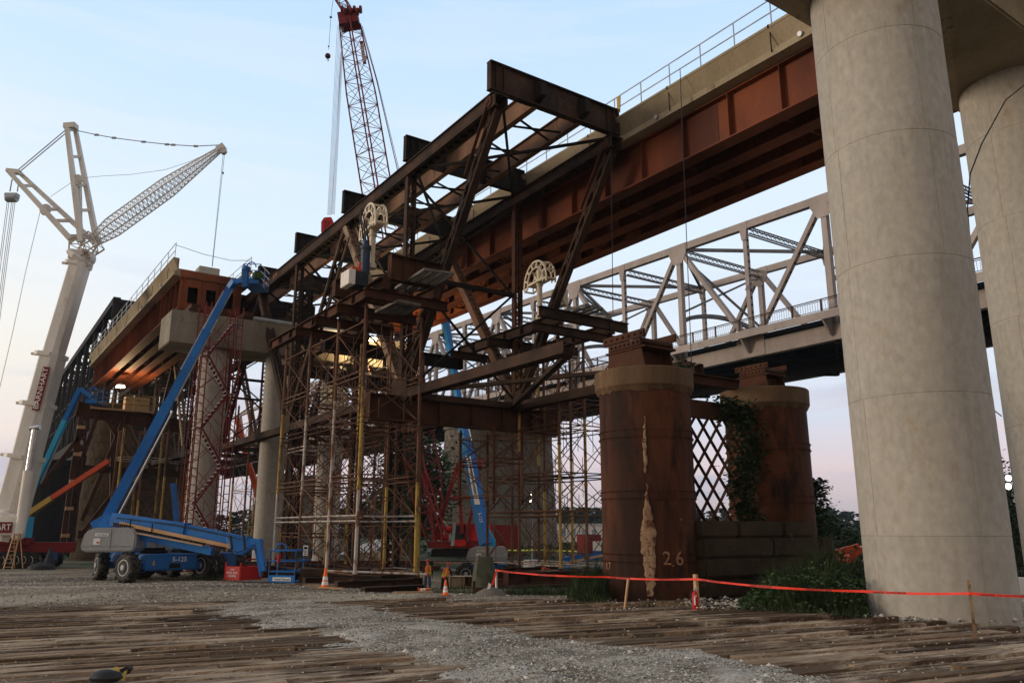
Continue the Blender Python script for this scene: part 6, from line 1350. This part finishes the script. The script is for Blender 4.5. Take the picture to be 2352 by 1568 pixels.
def post(a, b_, w, m, label, name='stake', cat='stake'): bb = MB(); bb.bar(a, b_, w, w); return tag(bb.build(name, m), label, cat)
g1 = dep(1140, 1366, 25.5); g1.z = gz(g1.x, g1.y); post(g1 - UP * .1, dep(1140, 1307, 25.5), .05, 'white', 'thin white post holding the near end of the orange tape', 'post', 'post')
g2 = dep(1603, 1398, 20.7); post(Vector((g2.x, g2.y, -.5)), dep(1597, 1318, 20.7), .09, 'wood', 'pale wooden stake standing behind the fire extinguisher')
post(dep(1434, 1398, 21) - UP * .05, dep(1443, 1328, 21), .045, 'wood', 'thin wooden stake leaning against the near cylinder pier')
post(dep(2240, 1463, 15.3) - UP * .05, dep(2224, 1330, 15.1), .055, 'tan', 'brown wooden stake leaning in front of the big concrete column')
post(gp(1110, 24.9) - UP * .1, dep(1108, 1285, 25.2), .03, 'dark', 'thin dark post at the left end of the rusty beams') if False else None
def tape(pts, label, w=.052, txt=True, m='tape'):
    b = MB(); P = [dep(*q) for q in pts]; fine = []
    for a, c_ in zip(P, P[1:]):
        n = max(2, int((c_ - a).length / .4))
        for i in range(n): s_ = i / n; q = a.lerp(c_, s_) - UP * (.012 * (c_ - a).length * 4 * s_ * (1 - s_)); fine.append(q)
    fine.append(P[-1])
    for i, (a, c_) in enumerate(zip(fine, fine[1:])):
        r0 = .9 * math.sin(i * .55); k = len(b.v); d_ = (c_ - a).normalized(); u0 = (UP + FH * math.sin(i * .55) * .8).normalized() * w / 2; u1 = (UP + FH * math.sin((i + 1) * .55) * .8).normalized() * w / 2; b.v += [a - u0, c_ - u1, c_ + u1, a + u0, a - u0 + FH * .003, c_ - u1 + FH * .003, c_ + u1 + FH * .003, a + u0 + FH * .003]; b.f += [(k, k + 1, k + 2, k + 3), (k + 7, k + 6, k + 5, k + 4), (k, k + 4, k + 5, k + 1), (k + 3, k + 2, k + 6, k + 7)]
    o = tag(b.build('barrier_tape', m), label, 'tape')
    if txt:
        for a, c_ in zip(P, P[1:]):
            Ln = (c_ - a).length; x = .5
            while x < Ln - .6: s_ = x / Ln; q = a.lerp(c_, s_) - UP * (.012 * Ln * 4 * s_ * (1 - s_)) - FH * .012; text('DANGER  DO NOT ENTER', q, c_ - a, UP, .055, 'blk', o, 'lettering', .001, sx=1.0); x += 1.55
    return o
tape([(1138, 1309, 25.4), (1390, 1324, 22.6), (1598, 1329, 20.6)], 'red orange danger tape from the white post to the stake by the extinguisher'); tape([(1598, 1329, 20.6), (1985, 1357, 16.6), (2226, 1362, 15.05)], 'red orange danger tape across the weeds and the big concrete column'); tape([(2226, 1362, 15.05), (2420, 1370, 14.4)], 'short end of red orange danger tape at the right edge')
b = MB(); q = dep(1138, 1309, 25.3); b.prism([q, q + RT * .06, q - UP * .42 - RT * .05, q - UP * .48 - RT * .14], FH * .01); tag(b.build('tape_tail', 'tape'), 'loose tail of orange tape hanging from the white post', 'tape')
tape([(352, 1265, 45), (432, 1278, 45), (502, 1279, 45), (640, 1284, 45), (760, 1289, 45)], 'faded red barrier tape strung behind the red steel bin', .09, False, 'redd'); tape([(1150, 1262, 66), (1240, 1262, 66), (1300, 1264, 66), (1345, 1266, 66)], 'lime yellow tape strung below the stone pier', .11, False, 'lime')
for x, y0, y1, D in ((502, 1279, 1330, 45), (640, 1283, 1320, 45)): post(dep(x, y1, D), dep(x, y0 - 3, D), .05, 'dark', 'thin dark post holding the faded red tape', 'post', 'post')['group'] = 'posts of the faded red tape'
# fire extinguisher
p = dep(1598, 1405, 20.1); t = thing('fire_extinguisher', p, 'red fire extinguisher standing on the timber edge before the near cylinder pier', 'extinguisher'); b = MB(); b.lathe(p, [(.07, 0), (.078, .01), (.078, .40), (.06, .46), (.028, .49), (.028, .52)], 24); b.build('cylinder', 'red', t, smooth=True); b = MB(); q = p - FH * .0785
for z0_, z1_, x0_, x1_ in ((.17, .36, -.045, -.012), (.10, .13, -.01, .04), (.37, .39, -.03, .03)): b.prism([q + RT * x0_ + UP * z0_ + FH * .006, q + RT * x1_ + UP * z0_, q + RT * x1_ + UP * z1_, q + RT * x0_ + UP * z1_ + FH * .006], FH * -.004)
b.build('label_sticker', 'wht', t); b = MB(); b.bar(p + UP * .53 - RT * .02, p + UP * .57 + RT * .09, .03, .02); b.tube(p + UP * .5, p + UP * .55, .03, 8); b.build('valve_lever', 'steel', t); b = MB(); b.path([p + UP * .52 - RT * .03, p + UP * .46 - RT * .10, p + UP * .28 - RT * .095, p + UP * .2 - RT * .09], .012, 6); b.build('hose', 'blk', t)
# red bin
a = at_foot(520, 1326, 30); a.z = gz(a.x, a.y); u = (RT * .93 - FH * .36).normalized(); v = (RT * .62 + FH * .78).normalized(); c0_ = dep(517, 1326, 38); c0_.z = gz(c0_.x, c0_.y) + .08; c1_ = dep(551, 1329, 37.6); u = (Vector((c1_.x, c1_.y, 0)) - Vector((c0_.x, c0_.y, 0))); wl = u.length; u.normalize(); c2_ = dep(600, 1334, 38.3); v = Vector((c2_.x, c2_.y, 0)) - Vector((c1_.x, c1_.y, 0)); vl = v.length; v.normalize(); t = thing('steel_bin', c0_, 'open red steel bin with white writing beside the front lift basket', 'bin'); b = MB(); P = lambda x, y, z_: c0_ + u * x + v * y + UP * z_
for (x0_, y0_, x1_, y1_) in ((0, 0, wl, 0), (wl, 0, wl, vl), (0, vl, wl, vl), (0, 0, 0, vl)): b.bar(P(x0_, y0_, .30), P(x1_, y1_, .30), .04, .60)
b.prism([P(0, 0, 0), P(wl, 0, 0), P(wl, vl, 0), P(0, vl, 0)], UP * .04); b.build('box', 'red', t); b = MB()
for x_ in (0, wl): b.bar(P(x_, 0, 0), P(x_, 0, .78), .07, .07, FH)
b.build('corner_post', 'red', t)
for i, (tx, sz) in enumerate((('SHOP', .10), ('STEEL BOX', .14), ('CHAINS', .14))): text(tx, P(wl / 2, -.035, .46 - .14 * i), u, UP, sz, 'wht', t)
# crate, tarp covered set, machines, trailer, shed
def crate(px, py, D, w, d, h, label, m='ply', rot=0, nm='crate', cat='crate'):
    q = gp(px, D); u = (RT * math.cos(rot) + FH * math.sin(rot)); v = Vector((-u.y, u.x, 0)); b = MB(); t = thing(nm, q, label, cat); b.prism([q, q + u * w, q + u * w + v * d, q + v * d], UP * h); o = b.build('panel', m, t, bevel=.01); b = MB()
    for s_ in (0, .5, 1): b.bar(q + u * (w * s_) + UP * .0 - v * .015, q + u * (w * s_) + UP * h - v * .015, .06, .03, v)
    for zz in (.03, h - .03): b.bar(q - v * .02 + UP * zz, q + u * w - v * .02 + UP * zz, .03, .06)
    b.build('batten', 'tan', t); return q, u, v, t
crate(1036, 1330, 46, 1.25, 1.2, .95, 'pale plywood crate on the ground right of the bending worker', rot=R(8))
q = gp(1112, 30.6); b = MB(); k = 0; rr = random.Random(2); t = thing('covered_pallet', q, 'olive tarp draped over a tall load at the left end of the rusty beams', 'covered load'); n = 12
for j in range(5):
    for i in range(n): a = 2 * math.pi * i / n; rx = (.30 + .16 * j / 4) * (1 + .10 * math.sin(i * 3.1 + j)); b.v.append(q + RT * (math.copysign(abs(math.cos(a)) ** .6, math.cos(a)) * rx) + FH * (math.copysign(abs(math.sin(a)) ** .6, math.sin(a)) * rx) + UP * (1.35 - .27 * j + rr.uniform(-.02, .02)))
b.f = [tuple(range(n))] + [(j * n + i, j * n + (i + 1) % n, (j + 1) * n + (i + 1) % n, (j + 1) * n + i) for j in range(4) for i in range(n)]; b.build('tarp', 'tarp', t, smooth=True); b = MB(); b.prism([q - RT * .4 - FH * .4, q + RT * .4 - FH * .4, q + RT * .4 + FH * .4, q - RT * .4 + FH * .4], UP * .5); b.build('load', 'old', t)
q = gp(1232, 41); t = thing('compressor', q, 'orange wheeled compressor behind the rusty beams and pipes', 'machine'); b = MB(); b.prism([q + UP * .35, q + RT * 1.3 + UP * .35, q + RT * 1.35 + UP * .8, q + RT * 1.15 + UP * 1.05, q + RT * .15 + UP * 1.05, q + UP * .8], FH * .9); b.build('housing', 'yel' if False else 'wood', t, bevel=.05); wheel(q + RT * .35 + UP * .32 - FH * .1, FH, .32, .18, t); b = MB(); b.bar(q + RT * 1.3 + UP * .4 + FH * .45, q + RT * 2.0 + UP * .3 + FH * .45, .08, .08); b.build('tow_bar', 'dark', t)
for i, (px, D, m_, lab) in enumerate(((1188, 41, 'navy', 'dark blue drum behind the pipe tower left of the crouching worker'), (1172, 41.5, 'darkc', 'black drum behind the pipe tower near the olive tarp'), (1283, 40, 'blue', 'bright blue drum beside the orange compressor'))): q = gp(px, D); b = MB(); b.lathe(q, [(.29, 0), (.29, .28), (.305, .30), (.29, .32), (.29, .60), (.305, .62), (.29, .64), (.29, .92), (.26, .93)], 20); tag(b.build('drum', m_, smooth=True), lab, 'drum')
t = thing('shed', gp(800, 62), 'low shed with a pale sloping metal roof behind the pipe towers', 'shed'); Rr_ = [dep(777, 1272, 60), dep(840, 1270, 60), dep(923, 1237, 63), dep(862, 1238, 66)]; b = MB(); b.prism(Rr_, UP * -.08); rf = b.build('roof', 'roofm', t); b = MB()
for i in range(1, 9): s_ = i / 9; b.bar(Rr_[0].lerp(Rr_[3], s_) + UP * .01, Rr_[1].lerp(Rr_[2], s_) + UP * .01, .05, .03)
b.build('seam', 'steel', rf); b = MB()
for q in Rr_: b.bar(Vector((q.x, q.y, gz(q.x, q.y) - .1)), q - UP * .1, .14, .14, FH)
b.build('post', 'tan', t)
t = thing('trailer', gp(822, 58), 'long low cream box trailer under the sloping metal roof', 'trailer'); q = dep(820, 1290, 57); b = MB(); b.prism([q, dep(896, 1290, 57), dep(896, 1267, 57), dep(820, 1267, 57)], FH * 1.6); b.build('body', 'cream', t, bevel=.03); text('INE', dep(855, 1282, 56.9), RT, UP, .32, 'blk', t); b = MB(); b.bar(dep(800, 1292, 57), dep(900, 1293, 57), .2, .25); b.build('chassis', 'dark', t)
t = thing('yellow_hoist_guard', gp(650, 54), 'tall pointed yellow steel piece with black 400 behind the front basket', 'sign'); b = MB(); b.prism([dep(641, 1285, 53), dep(672, 1285, 53), dep(668, 1262, 53), dep(645, 1222, 53), dep(641, 1222, 53)], FH * .4); b.build('plate', 'yel', t); text('400', dep(646, 1252, 52.9), UP, -RT, .42, 'blk', t)
# long timbers and beams stacked along the middle ground
rr = random.Random(6)
for i, (xa, xb, y, D, m_) in enumerate(((430, 560, 1296, 50, 'old'), (470, 760, 1306, 46, 'rust'), (560, 800, 1322, 42, 'old'), (800, 950, 1312, 44, 'old'), (760, 1000, 1296, 52, 'rust'), (690, 860, 1338, 36, 'old'))):
    a = gp(xa, D); c_ = gp(xb, D); z_ = max(a.z, c_.z); b = MB()
    for lv in range(2):
        for q in range(3 - lv): o_ = FH * (q * .36 + lv * .15) + UP * (.17 + .32 * lv); b.bar(Vector((a.x, a.y, z_)) + o_, Vector((c_.x, c_.y, z_)) + o_ + RT * rr.uniform(-.4, .4), .30, .28)
    tag(b.build('timber_stack', 'old' if m_ == 'old' else 'rust'), ('stack of dark timbers far behind the lift boom nose', 'long stack of brown timbers behind the red steel bin', 'stack of dark timbers between the basket and the front pipe tower', 'dark timber stack left of the walking worker', 'brown timber stack seen through the front pipe tower at mid distance', 'stack of dark timbers right behind the orange cone')[i], 'timber stack')
b = MB(); b.tube(dep(752, 1310, 35), dep(980, 1318, 34), .045, 8); tag(b.build('loose_pipe', 'pipew'), 'pale pipe lying across the front of the nearer pipe tower', 'pipe')
b = MB(); b.tube(dep(690, 1302, 39), dep(760, 1310, 37), .045, 8); tag(b.build('loose_pipe', 'piper'), 'rusty pipe end sticking out left of the orange cone', 'pipe')
b = MB(); b.tube(dep(980, 1072, 33), dep(1225, 1335, 33), .03, 6) if False else None
# gravel pile with a pale scoop
q = gp(1128, 25.2); b = MB(); b.lathe(q - UP * .05, [(.55, 0), (.42, .12), (.22, .22), (.04, .27)], 18); tag(b.build('gravel_pile', 'stone', smooth=True), 'small heap of gravel at the foot of the white post', 'gravel pile')
q = gp(1116, 25); b = MB(); b.prism([q, q + RT * .10 + UP * .02, q + RT * .16 + UP * .30, q + RT * .08 + UP * .33, q + RT * .04 + UP * .12], FH * .03); tag(b.build('plastic_scrap', 'wht'), 'curled piece of white plastic beside the small gravel heap', 'scrap')
# dark tarp heap, covered cone by the white crane
q = gp(95, 57); leaves_ = None; b = MB(); b.lathe(q, [(.9, 0), (.8, .25), (.45, .42), (.1, .5)], 14); tag(b.build('tarp_heap', 'black', smooth=True), 'low black tarp heap on the ground right of the step ladder', 'tarp')
q = gp(112, 59); b = MB(); b.lathe(q, [(.45, 0), (.36, .5), (.20, 1.0), (.05, 1.5)], 12); tag(b.build('covered_stand', 'darkc', smooth=True), 'dark pointed covered stand behind the black tarp heap', 'covered stand')
# near bag at the bottom edge
q = onZ(262, 1560, .04); t = thing('tool_bag', q, 'black bag with yellow trim lying on the timbers at the bottom edge', 'bag'); rr = random.Random(8); b = MB(); n = 10
for j, (r_, z_) in enumerate(((.12, 0), (.15, .05), (.12, .11), (.05, .14))):
    for i in range(n): a = 2 * math.pi * i / n; b.v.append(q + RT * (math.cos(a) * r_ * 1.25 * (1 + .2 * math.sin(i * 2.3 + j)) - .05) + FH * (math.sin(a) * r_ * .8 - .12) + UP * z_)
b.f = [(j * n + i, j * n + (i + 1) % n, (j + 1) * n + (i + 1) % n, (j + 1) * n + i) for j in range(3) for i in range(n)] + [tuple(range(3 * n, 4 * n))]; b.build('body', 'blk', t, smooth=True); b = MB(); b.prism([q + RT * .04 + UP * .02 - FH * .1, q + RT * .10 + UP * .01 - FH * .12, q + RT * .07 + UP * .15 - FH * .02, q + RT * .0 + UP * .16], FH * -.02); b.prism([q + RT * .12 + UP * .02 - FH * .12, q + RT * .18 + UP * .01 - FH * .1, q + RT * .16 + UP * .12, q + RT * .12 + UP * .10], FH * -.02); b.build('yellow_trim', 'yel', t); b = MB(); b.prism([q + RT * .05 + UP * .12, q + RT * .14 + UP * .16, q + RT * .19 + UP * .13, q + RT * .15 + UP * .06, q + RT * .09 + UP * .08], FH * .1); b.build('flap', 'blk', t)
# odds and ends on the ground
rr = random.Random(31)
for i, (x, D, w, lab) in enumerate(((700, 33, 1.6, 'short plank offcut lying between the basket and the orange cone'), (735, 31.5, 1.1, 'small plank offcut just left of the orange cone'), (660, 34.5, 2.2, 'long plank lying on the gravel below the lift basket'), (905, 27, 1.3, 'weathered plank lying on the gravel below the dark base beams'), (1065, 38, 1.8, 'flat board lying in the grass between the bending worker and the crate'), (470, 41, 2.0, 'old board lying in the grass behind the front lift'), (140, 55, 2.4, 'pale board lying near the red carrier'))):
    q = gp(x, D) + UP * .04; a = rr.uniform(-.5, .5); u = RT * math.cos(a) + FH * math.sin(a); b = MB(); b.bar(q, q + u * w, .16, .05); tag(b.build('plank', 'wood' if i % 2 else 'tan'), lab, 'plank')
for i, (pts_, lab) in enumerate(((((560, 36), (600, 35.2), (640, 35.6), (690, 34.2), (712, 34.9)), 'black hose curling on the gravel below the lift basket'), (((1035, 40), (1050, 38), (1090, 37.5), (1120, 36), (1150, 37)), 'black cable on the ground between the workers and the rusty beams'), (((380, 39), (430, 40), (480, 39), (505, 40.5)), 'black hose lying behind the right wheels of the front lift'))):
    P_l = [gp(x, D) + UP * .03 for x, D in pts_]; sm = []
    for a, c_ in zip(P_l, P_l[1:]):
        for q in range(6): s_ = q / 6; sm.append(a.lerp(c_, s_) + FH * (.18 * math.sin(s_ * 3.14)))
    b = MB(); b.path(sm + [P_l[-1]], .025, 5); tag(b.build('ground_hose', 'blk'), lab, 'hose')
# small light masts
def light_mast(px, ylamps, ybase, D, label, power, r=.16, m='lampw'):
    q = dep(px, ybase, D); q.z = gz(q.x, q.y); tp = dep(px, ylamps[0] - 8, D); t = thing('light_mast', q, label, 'light mast'); b = MB(); b.tube(q, Vector((q.x, q.y, tp.z)), .05, 8); b.build('pole', 'steel', t); b = MB(); b.box(tuple(q + Vector((-.7, -.5, .3))), tuple(q + Vector((.7, .5, 1.2)))); b.build('generator', 'white', t, bevel=.05)
    for y in ylamps:
        p_ = dep(px - 3, y, D - .2); b = MB(); b.lathe(p_, [(r, 0), (r * .9, .06), (r * .4, .12)], 14, -FH); o = b.build('lamp_head', 'steel', t); b = MB(); b.lathe(p_ - FH * .125, [(r * .95, 0), (r * .7, .03)], 14, -FH); b.build('lens', m, o)
    if power:
        ld = bpy.data.lights.new('lamp_light', 'SPOT'); ld.energy = power; ld.color = (1, .80, .55); ld.spot_size = R(120); ld.shadow_soft_size = .3; lo = bpy.data.objects.new('lamp_light', ld); C.objects.link(lo); lo.location = dep(px - 3, ylamps[0], D - .6); lo.rotation_euler = (FH).to_track_quat('Z', 'Y').to_euler(); par(lo, t)
    return t
light_mast(2316, (1098, 1117), 1270, 46, 'light mast with two glaring lamps between the concrete columns', 1500, .17); light_mast(1222, (1136, 1150), 1262, 80, 'light mast with two small lit lamps in front of the stone pier', 0, .10)
light_mast(866, (1243,), 1262, 90, 'tiny lit lamp far behind the pipe tower', 0, .10)
# orange truck behind the weeds
q = gp(1962, 34); t = thing('boom_truck', q, 'orange truck with folded boom half hidden by weeds beside the big column', 'truck'); b = MB(); u = RT; F0 = dep(1950, 1262, 34); b.prism([F0 + u * -.1 + UP * -.45, F0 + u * .1 + UP * -.05, F0 + u * .7 + UP * .12, F0 + u * 2.6 + UP * .15, F0 + u * 2.6 + UP * -.55, F0 + u * .95 + UP * -.55, F0 + u * .55 + UP * -.15, F0 + u * .15 + UP * -.55], FH * 1.9); b.build('body', 'oran', t, bevel=.03); wheel(F0 + u * .62 + UP * -.58 + FH * .05, FH, .42, .3, t, hubm='white'); wheel(F0 + u * 2.3 + UP * -.58 + FH * .05, FH, .42, .3, t, hubm='white'); b = MB(); b.bar(dep(1902, 1274, 33.6), dep(1972, 1253, 33.6), .16, .20); b.bar(dep(1918, 1277, 33.6), dep(1985, 1257, 33.6), .08, .08); b.build('boom', 'oran', t)
for i in range(2): pass
# ---------------------------------------------------------------- buildings and woods far off
def house(p, w, d, h, rh, label, wall='white', roofm_='dark', nm='house', nwin=4):
    t = thing(nm, p, label, 'building'); b = MB(); P = lambda x, y, z_: p + RT * x + FH * y + UP * z_; b.prism([P(0, 0, 0), P(w, 0, 0), P(w, d, 0), P(0, d, 0)], UP * h); b.build('wall', wall, t); b = MB()
    if rh: b.prism([P(-.3, -.3, h + .002), P(-.3, d / 2, h + rh), P(-.3, d + .3, h + .002)], RT * (w + .6))
    else: b.prism([P(-.2, -.2, h + .002), P(w + .2, -.2, h + .002), P(w + .2, d + .2, h + .002), P(-.2, d + .2, h + .002)], UP * .4)
    b.build('roof', roofm_, t)
    for i in range(nwin): x = w * (i + .5) / nwin; b = MB(); b.prism([P(x - w * .04, -.02, h * .35), P(x + w * .04, -.02, h * .35), P(x + w * .04, -.02, h * .75), P(x - w * .04, -.02, h * .75)], FH * -.05); b.build('window', 'glass', t)
    return t
house(dep(1283, 1244, 210), 13, 10, 4.2, 0, 'long white warehouse far off behind the pipe tower', 'white', 'roofm', 'warehouse', 5); house(dep(642, 1194, 290) - UP * 2, 5.2, 6, 3.2, 2.0, 'small white house with grey roof among far trees between pale columns', 'white', 'roofm', 'house', 2); house(dep(640, 1226, 200), 6.5, 6, 1.6, 0, 'low white building on the far bank right of the second pale column', 'white', 'roofm', 'warehouse', 3)
tree(dep(950, 1200, 88).x, dep(950, 1200, 88).y, 14.2, 9.0, 'leafy tree standing behind the red crane lattice', 'leafm', 5200, 46, .22, crown_lo=.12)
tree(dep(890, 1200, 96).x, dep(890, 1200, 96).y, 9, 8.0, 'lower bushy tree left of the tree behind the red crane', 'leafd', 2600, 30, .24, crown_lo=.05)
for (x, top, D, w, lab, m_) in ((1886, 1160, 62, 3.2, 'small dark tree right beside the rear cylinder pier', 'leafd'), (1934, 1192, 66, 3.0, 'dark pointed tree left of the big concrete column', 'leafd'), (1966, 1205, 75, 4.5, 'pale green tree touching the big column edge', 'leafm'), (1908, 1196, 90, 5, 'thin leafed tree between the two dark trees', 'leafm'), (2320, 1075, 60, 4.0, 'tall dark tree behind the light mast', 'leafd'), (2352, 1085, 64, 5.0, 'dark tree at the right edge beyond the second column', 'leafd')):
    q = gp(x, D); tp = dep(x, top, D); tree(q.x, q.y, tp.z - q.z, w, lab, m_, 2200, 26, .13, crown_lo=.02)
def wood(name, label, Lr_, D, htop, n, leaf, m='leaff', depth=18):
    pts = []; rr = random.Random(int(D)); k = 0
    cl = [(rr.uniform(*Lr_), rr.uniform(0, depth), rr.uniform(.55, 1.0), rr.uniform(2, 5)) for _ in range(int((Lr_[1] - Lr_[0]) / 1.6))]
    for i in range(n): L_, d_, hh, w_ = rr.choice(cl); a = rr.gauss(0, 1); z_ = htop * hh * (1 - rr.random() ** 1.6 * (.9)) ; q = DL(D + d_, L_ + a * w_ * .6 * (1.1 - z_ / htop * .6)); pts.append(Vector((q.x, q.y, -2.6 + z_)))
    o = leaves(name, m, pts, leaf); tag(o, label, 'woods', kind='stuff'); return o
wood('treeline', 'hazy dark tree line along the far bank', (-175, 60), 285, 12.5, 26000, .9); wood('treeline', 'hazy tree line far off to the right of centre', (0, 330), 330, 13, 26000, 1.0); wood('brush', 'low green brush growing beyond the site', (-75, 115), 112, 2.4, 15000, .30, 'leafm', 25); wood('brush', 'dark brush behind the round piers and big column', (19, 75), 58, 2.2, 12000, .16, 'leafd', 14)
# weeds and ivy
def weeds(name, label, pts, m='grass'):
    v = []; f = []; rr = random.Random(len(pts))
    for (p, h) in pts:
        a = rr.uniform(0, 6.28); d_ = Vector((math.cos(a), math.sin(a), 0)); w = d_.cross(UP) * (.006 + .004 * h); ln = h * rr.uniform(.2, .75); q = p + UP * (h * .6) + d_ * ln * .35; r_ = p + UP * (h * rr.uniform(.8, 1)) + d_ * ln; k = len(v); v += [p - w, p + w, q + w * .8, q - w * .8, r_]; f += [(k, k + 1, k + 2, k + 3), (k + 3, k + 2, k + 4)]
    me = bpy.data.meshes.new(name); me.from_pydata([tuple(x) for x in v], [], f); me.update(); o = bpy.data.objects.new(name, me); C.objects.link(o); me.materials.append(M[m]); return tag(o, label, 'grass', kind='stuff')
rr = random.Random(21)
def patch(x0, x1, D0_, D1_, n, h, seedfn=lambda x, D: 1):
    out_ = []
    for _ in range(n):
        x = rr.uniform(x0, x1); D = rr.uniform(D0_, D1_); q = gp(x, D); dL = q.x * RT.x + q.y * RT.y
        if D < dmax(dL) + .25: continue
        k = noise.noise(Vector((q.x * .6, q.y * .6, 0))) * .5 + .75; ed = sstep(0, .28, (x - x0) / (x1 - x0)) * sstep(0, .22, (x1 - x) / (x1 - x0)); fr_ = sstep(0, 1.1, D - dmax(dL) - .2); n2 = noise.noise(Vector((q.x * 1.7, q.y * 1.7, 4)))
        if rr.random() > .25 + .75 * ed * (.6 + n2): continue
        out_.append((q, h * k * rr.uniform(.35, 1.2) * (.25 + .75 * ed) * (.3 + .7 * fr_) * (1 + .7 * n2) * seedfn(x, D)))
    return out_
weeds('tall_grass', 'tall wild grass growing right of the cylinder piers', patch(1690, 1990, 16.5, 24, 22000, 1.25, lambda x, D: sstep(1660, 1800, x) * lerp(.5, 1.25, sstep(17, 23, D))) + patch(1740, 2010, 24, 34, 14000, 1.6)); weeds('tall_grass', 'tuft of green grass left of the near cylinder pier', patch(1300, 1400, 21.6, 25.5, 5200, .95) + patch(1100, 1400, 25, 27.4, 2600, .38)); weeds('low_grass', 'short grass between the pipe towers and the gravel', patch(930, 1330, 26, 45, 9000, .22) + patch(420, 560, 39, 46, 3500, .35))
pts = []
for _ in range(6500): x = rr.uniform(1690, 1985); D = rr.uniform(17.5, 26); q = gp(x, D); dL = q.x * RT.x + q.y * RT.y; (pts.append(q + UP * (rr.random() ** 1.3) * (1.0 + .9 * noise.noise(Vector((q.x * 1.3, q.y * 1.3, 7)))) * .85 * sstep(1660, 1830, x)) if D > dmax(dL) + .4 else None)
tag(leaves('broadleaf_weeds', 'leafm', pts, .055), 'leafy weeds mixed in the tall grass by the big column', 'weeds', kind='stuff')
pts = []
for _ in range(5200): z_ = rr.uniform(-.6, 6.1); x = 21.25 + rr.gauss(0, .42) + .35 * math.sin(z_ * 1.7); y = 17.2 + rr.gauss(0, .18); w_ = .35 + .65 * sstep(1.0, 5.6, z_); pts.append(Vector((21.6 + (x - 21.6) * w_ * 1.2, y, z_)))
tag(leaves('ivy', 'leafd', pts, .075), 'ivy climbing the lattice beside the rear cylinder pier', 'ivy')
pts = []
for _ in range(5000): z_ = rr.uniform(-.6, 3.6) ; w_ = 1.0 - .6 * sstep(1.0, 3.6, z_); a = rr.gauss(0, .5); q = Vector((24.7, 17.4, 0)) + RT * (a * w_ + .2) + FH * rr.gauss(0, .4); pts.append(Vector((q.x, q.y, z_)))
tag(leaves('bush', 'leafd', pts, .075), 'dark leafy bush climbing the right side of the rear cylinder pier', 'bush')
pts = [Vector((18.45 + rr.gauss(0, .12), 17.2 + rr.gauss(0, .12), 6.6 + abs(rr.gauss(0, .22)))) for _ in range(220)]
tag(leaves('sprouting_plant', 'leafm', pts, .06), 'small green plant sprouting on the rim of the near cylinder pier', 'plant')
# ---------------------------------------------------------------- air
hz = bpy.data.materials.new('haze_air'); hz.use_nodes = True; n = hz.node_tree.nodes; l = hz.node_tree.links
for q in list(n): n.remove(q)
o_ = n.new('ShaderNodeOutputMaterial'); pv_ = n.new('ShaderNodeVolumePrincipled'); pv_.inputs['Color'].default_value = (.62, .72, .86, 1); pv_.inputs['Density'].default_value = .00016; l.new(pv_.outputs[0], o_.inputs['Volume'])
if HAZE:
    b = MB(); b.box((-900, -900, -30), (900, 900, 70)); o = b.build('haze', hz); tag(o, 'thin blue evening haze over the far bank', 'haze', kind='stuff')
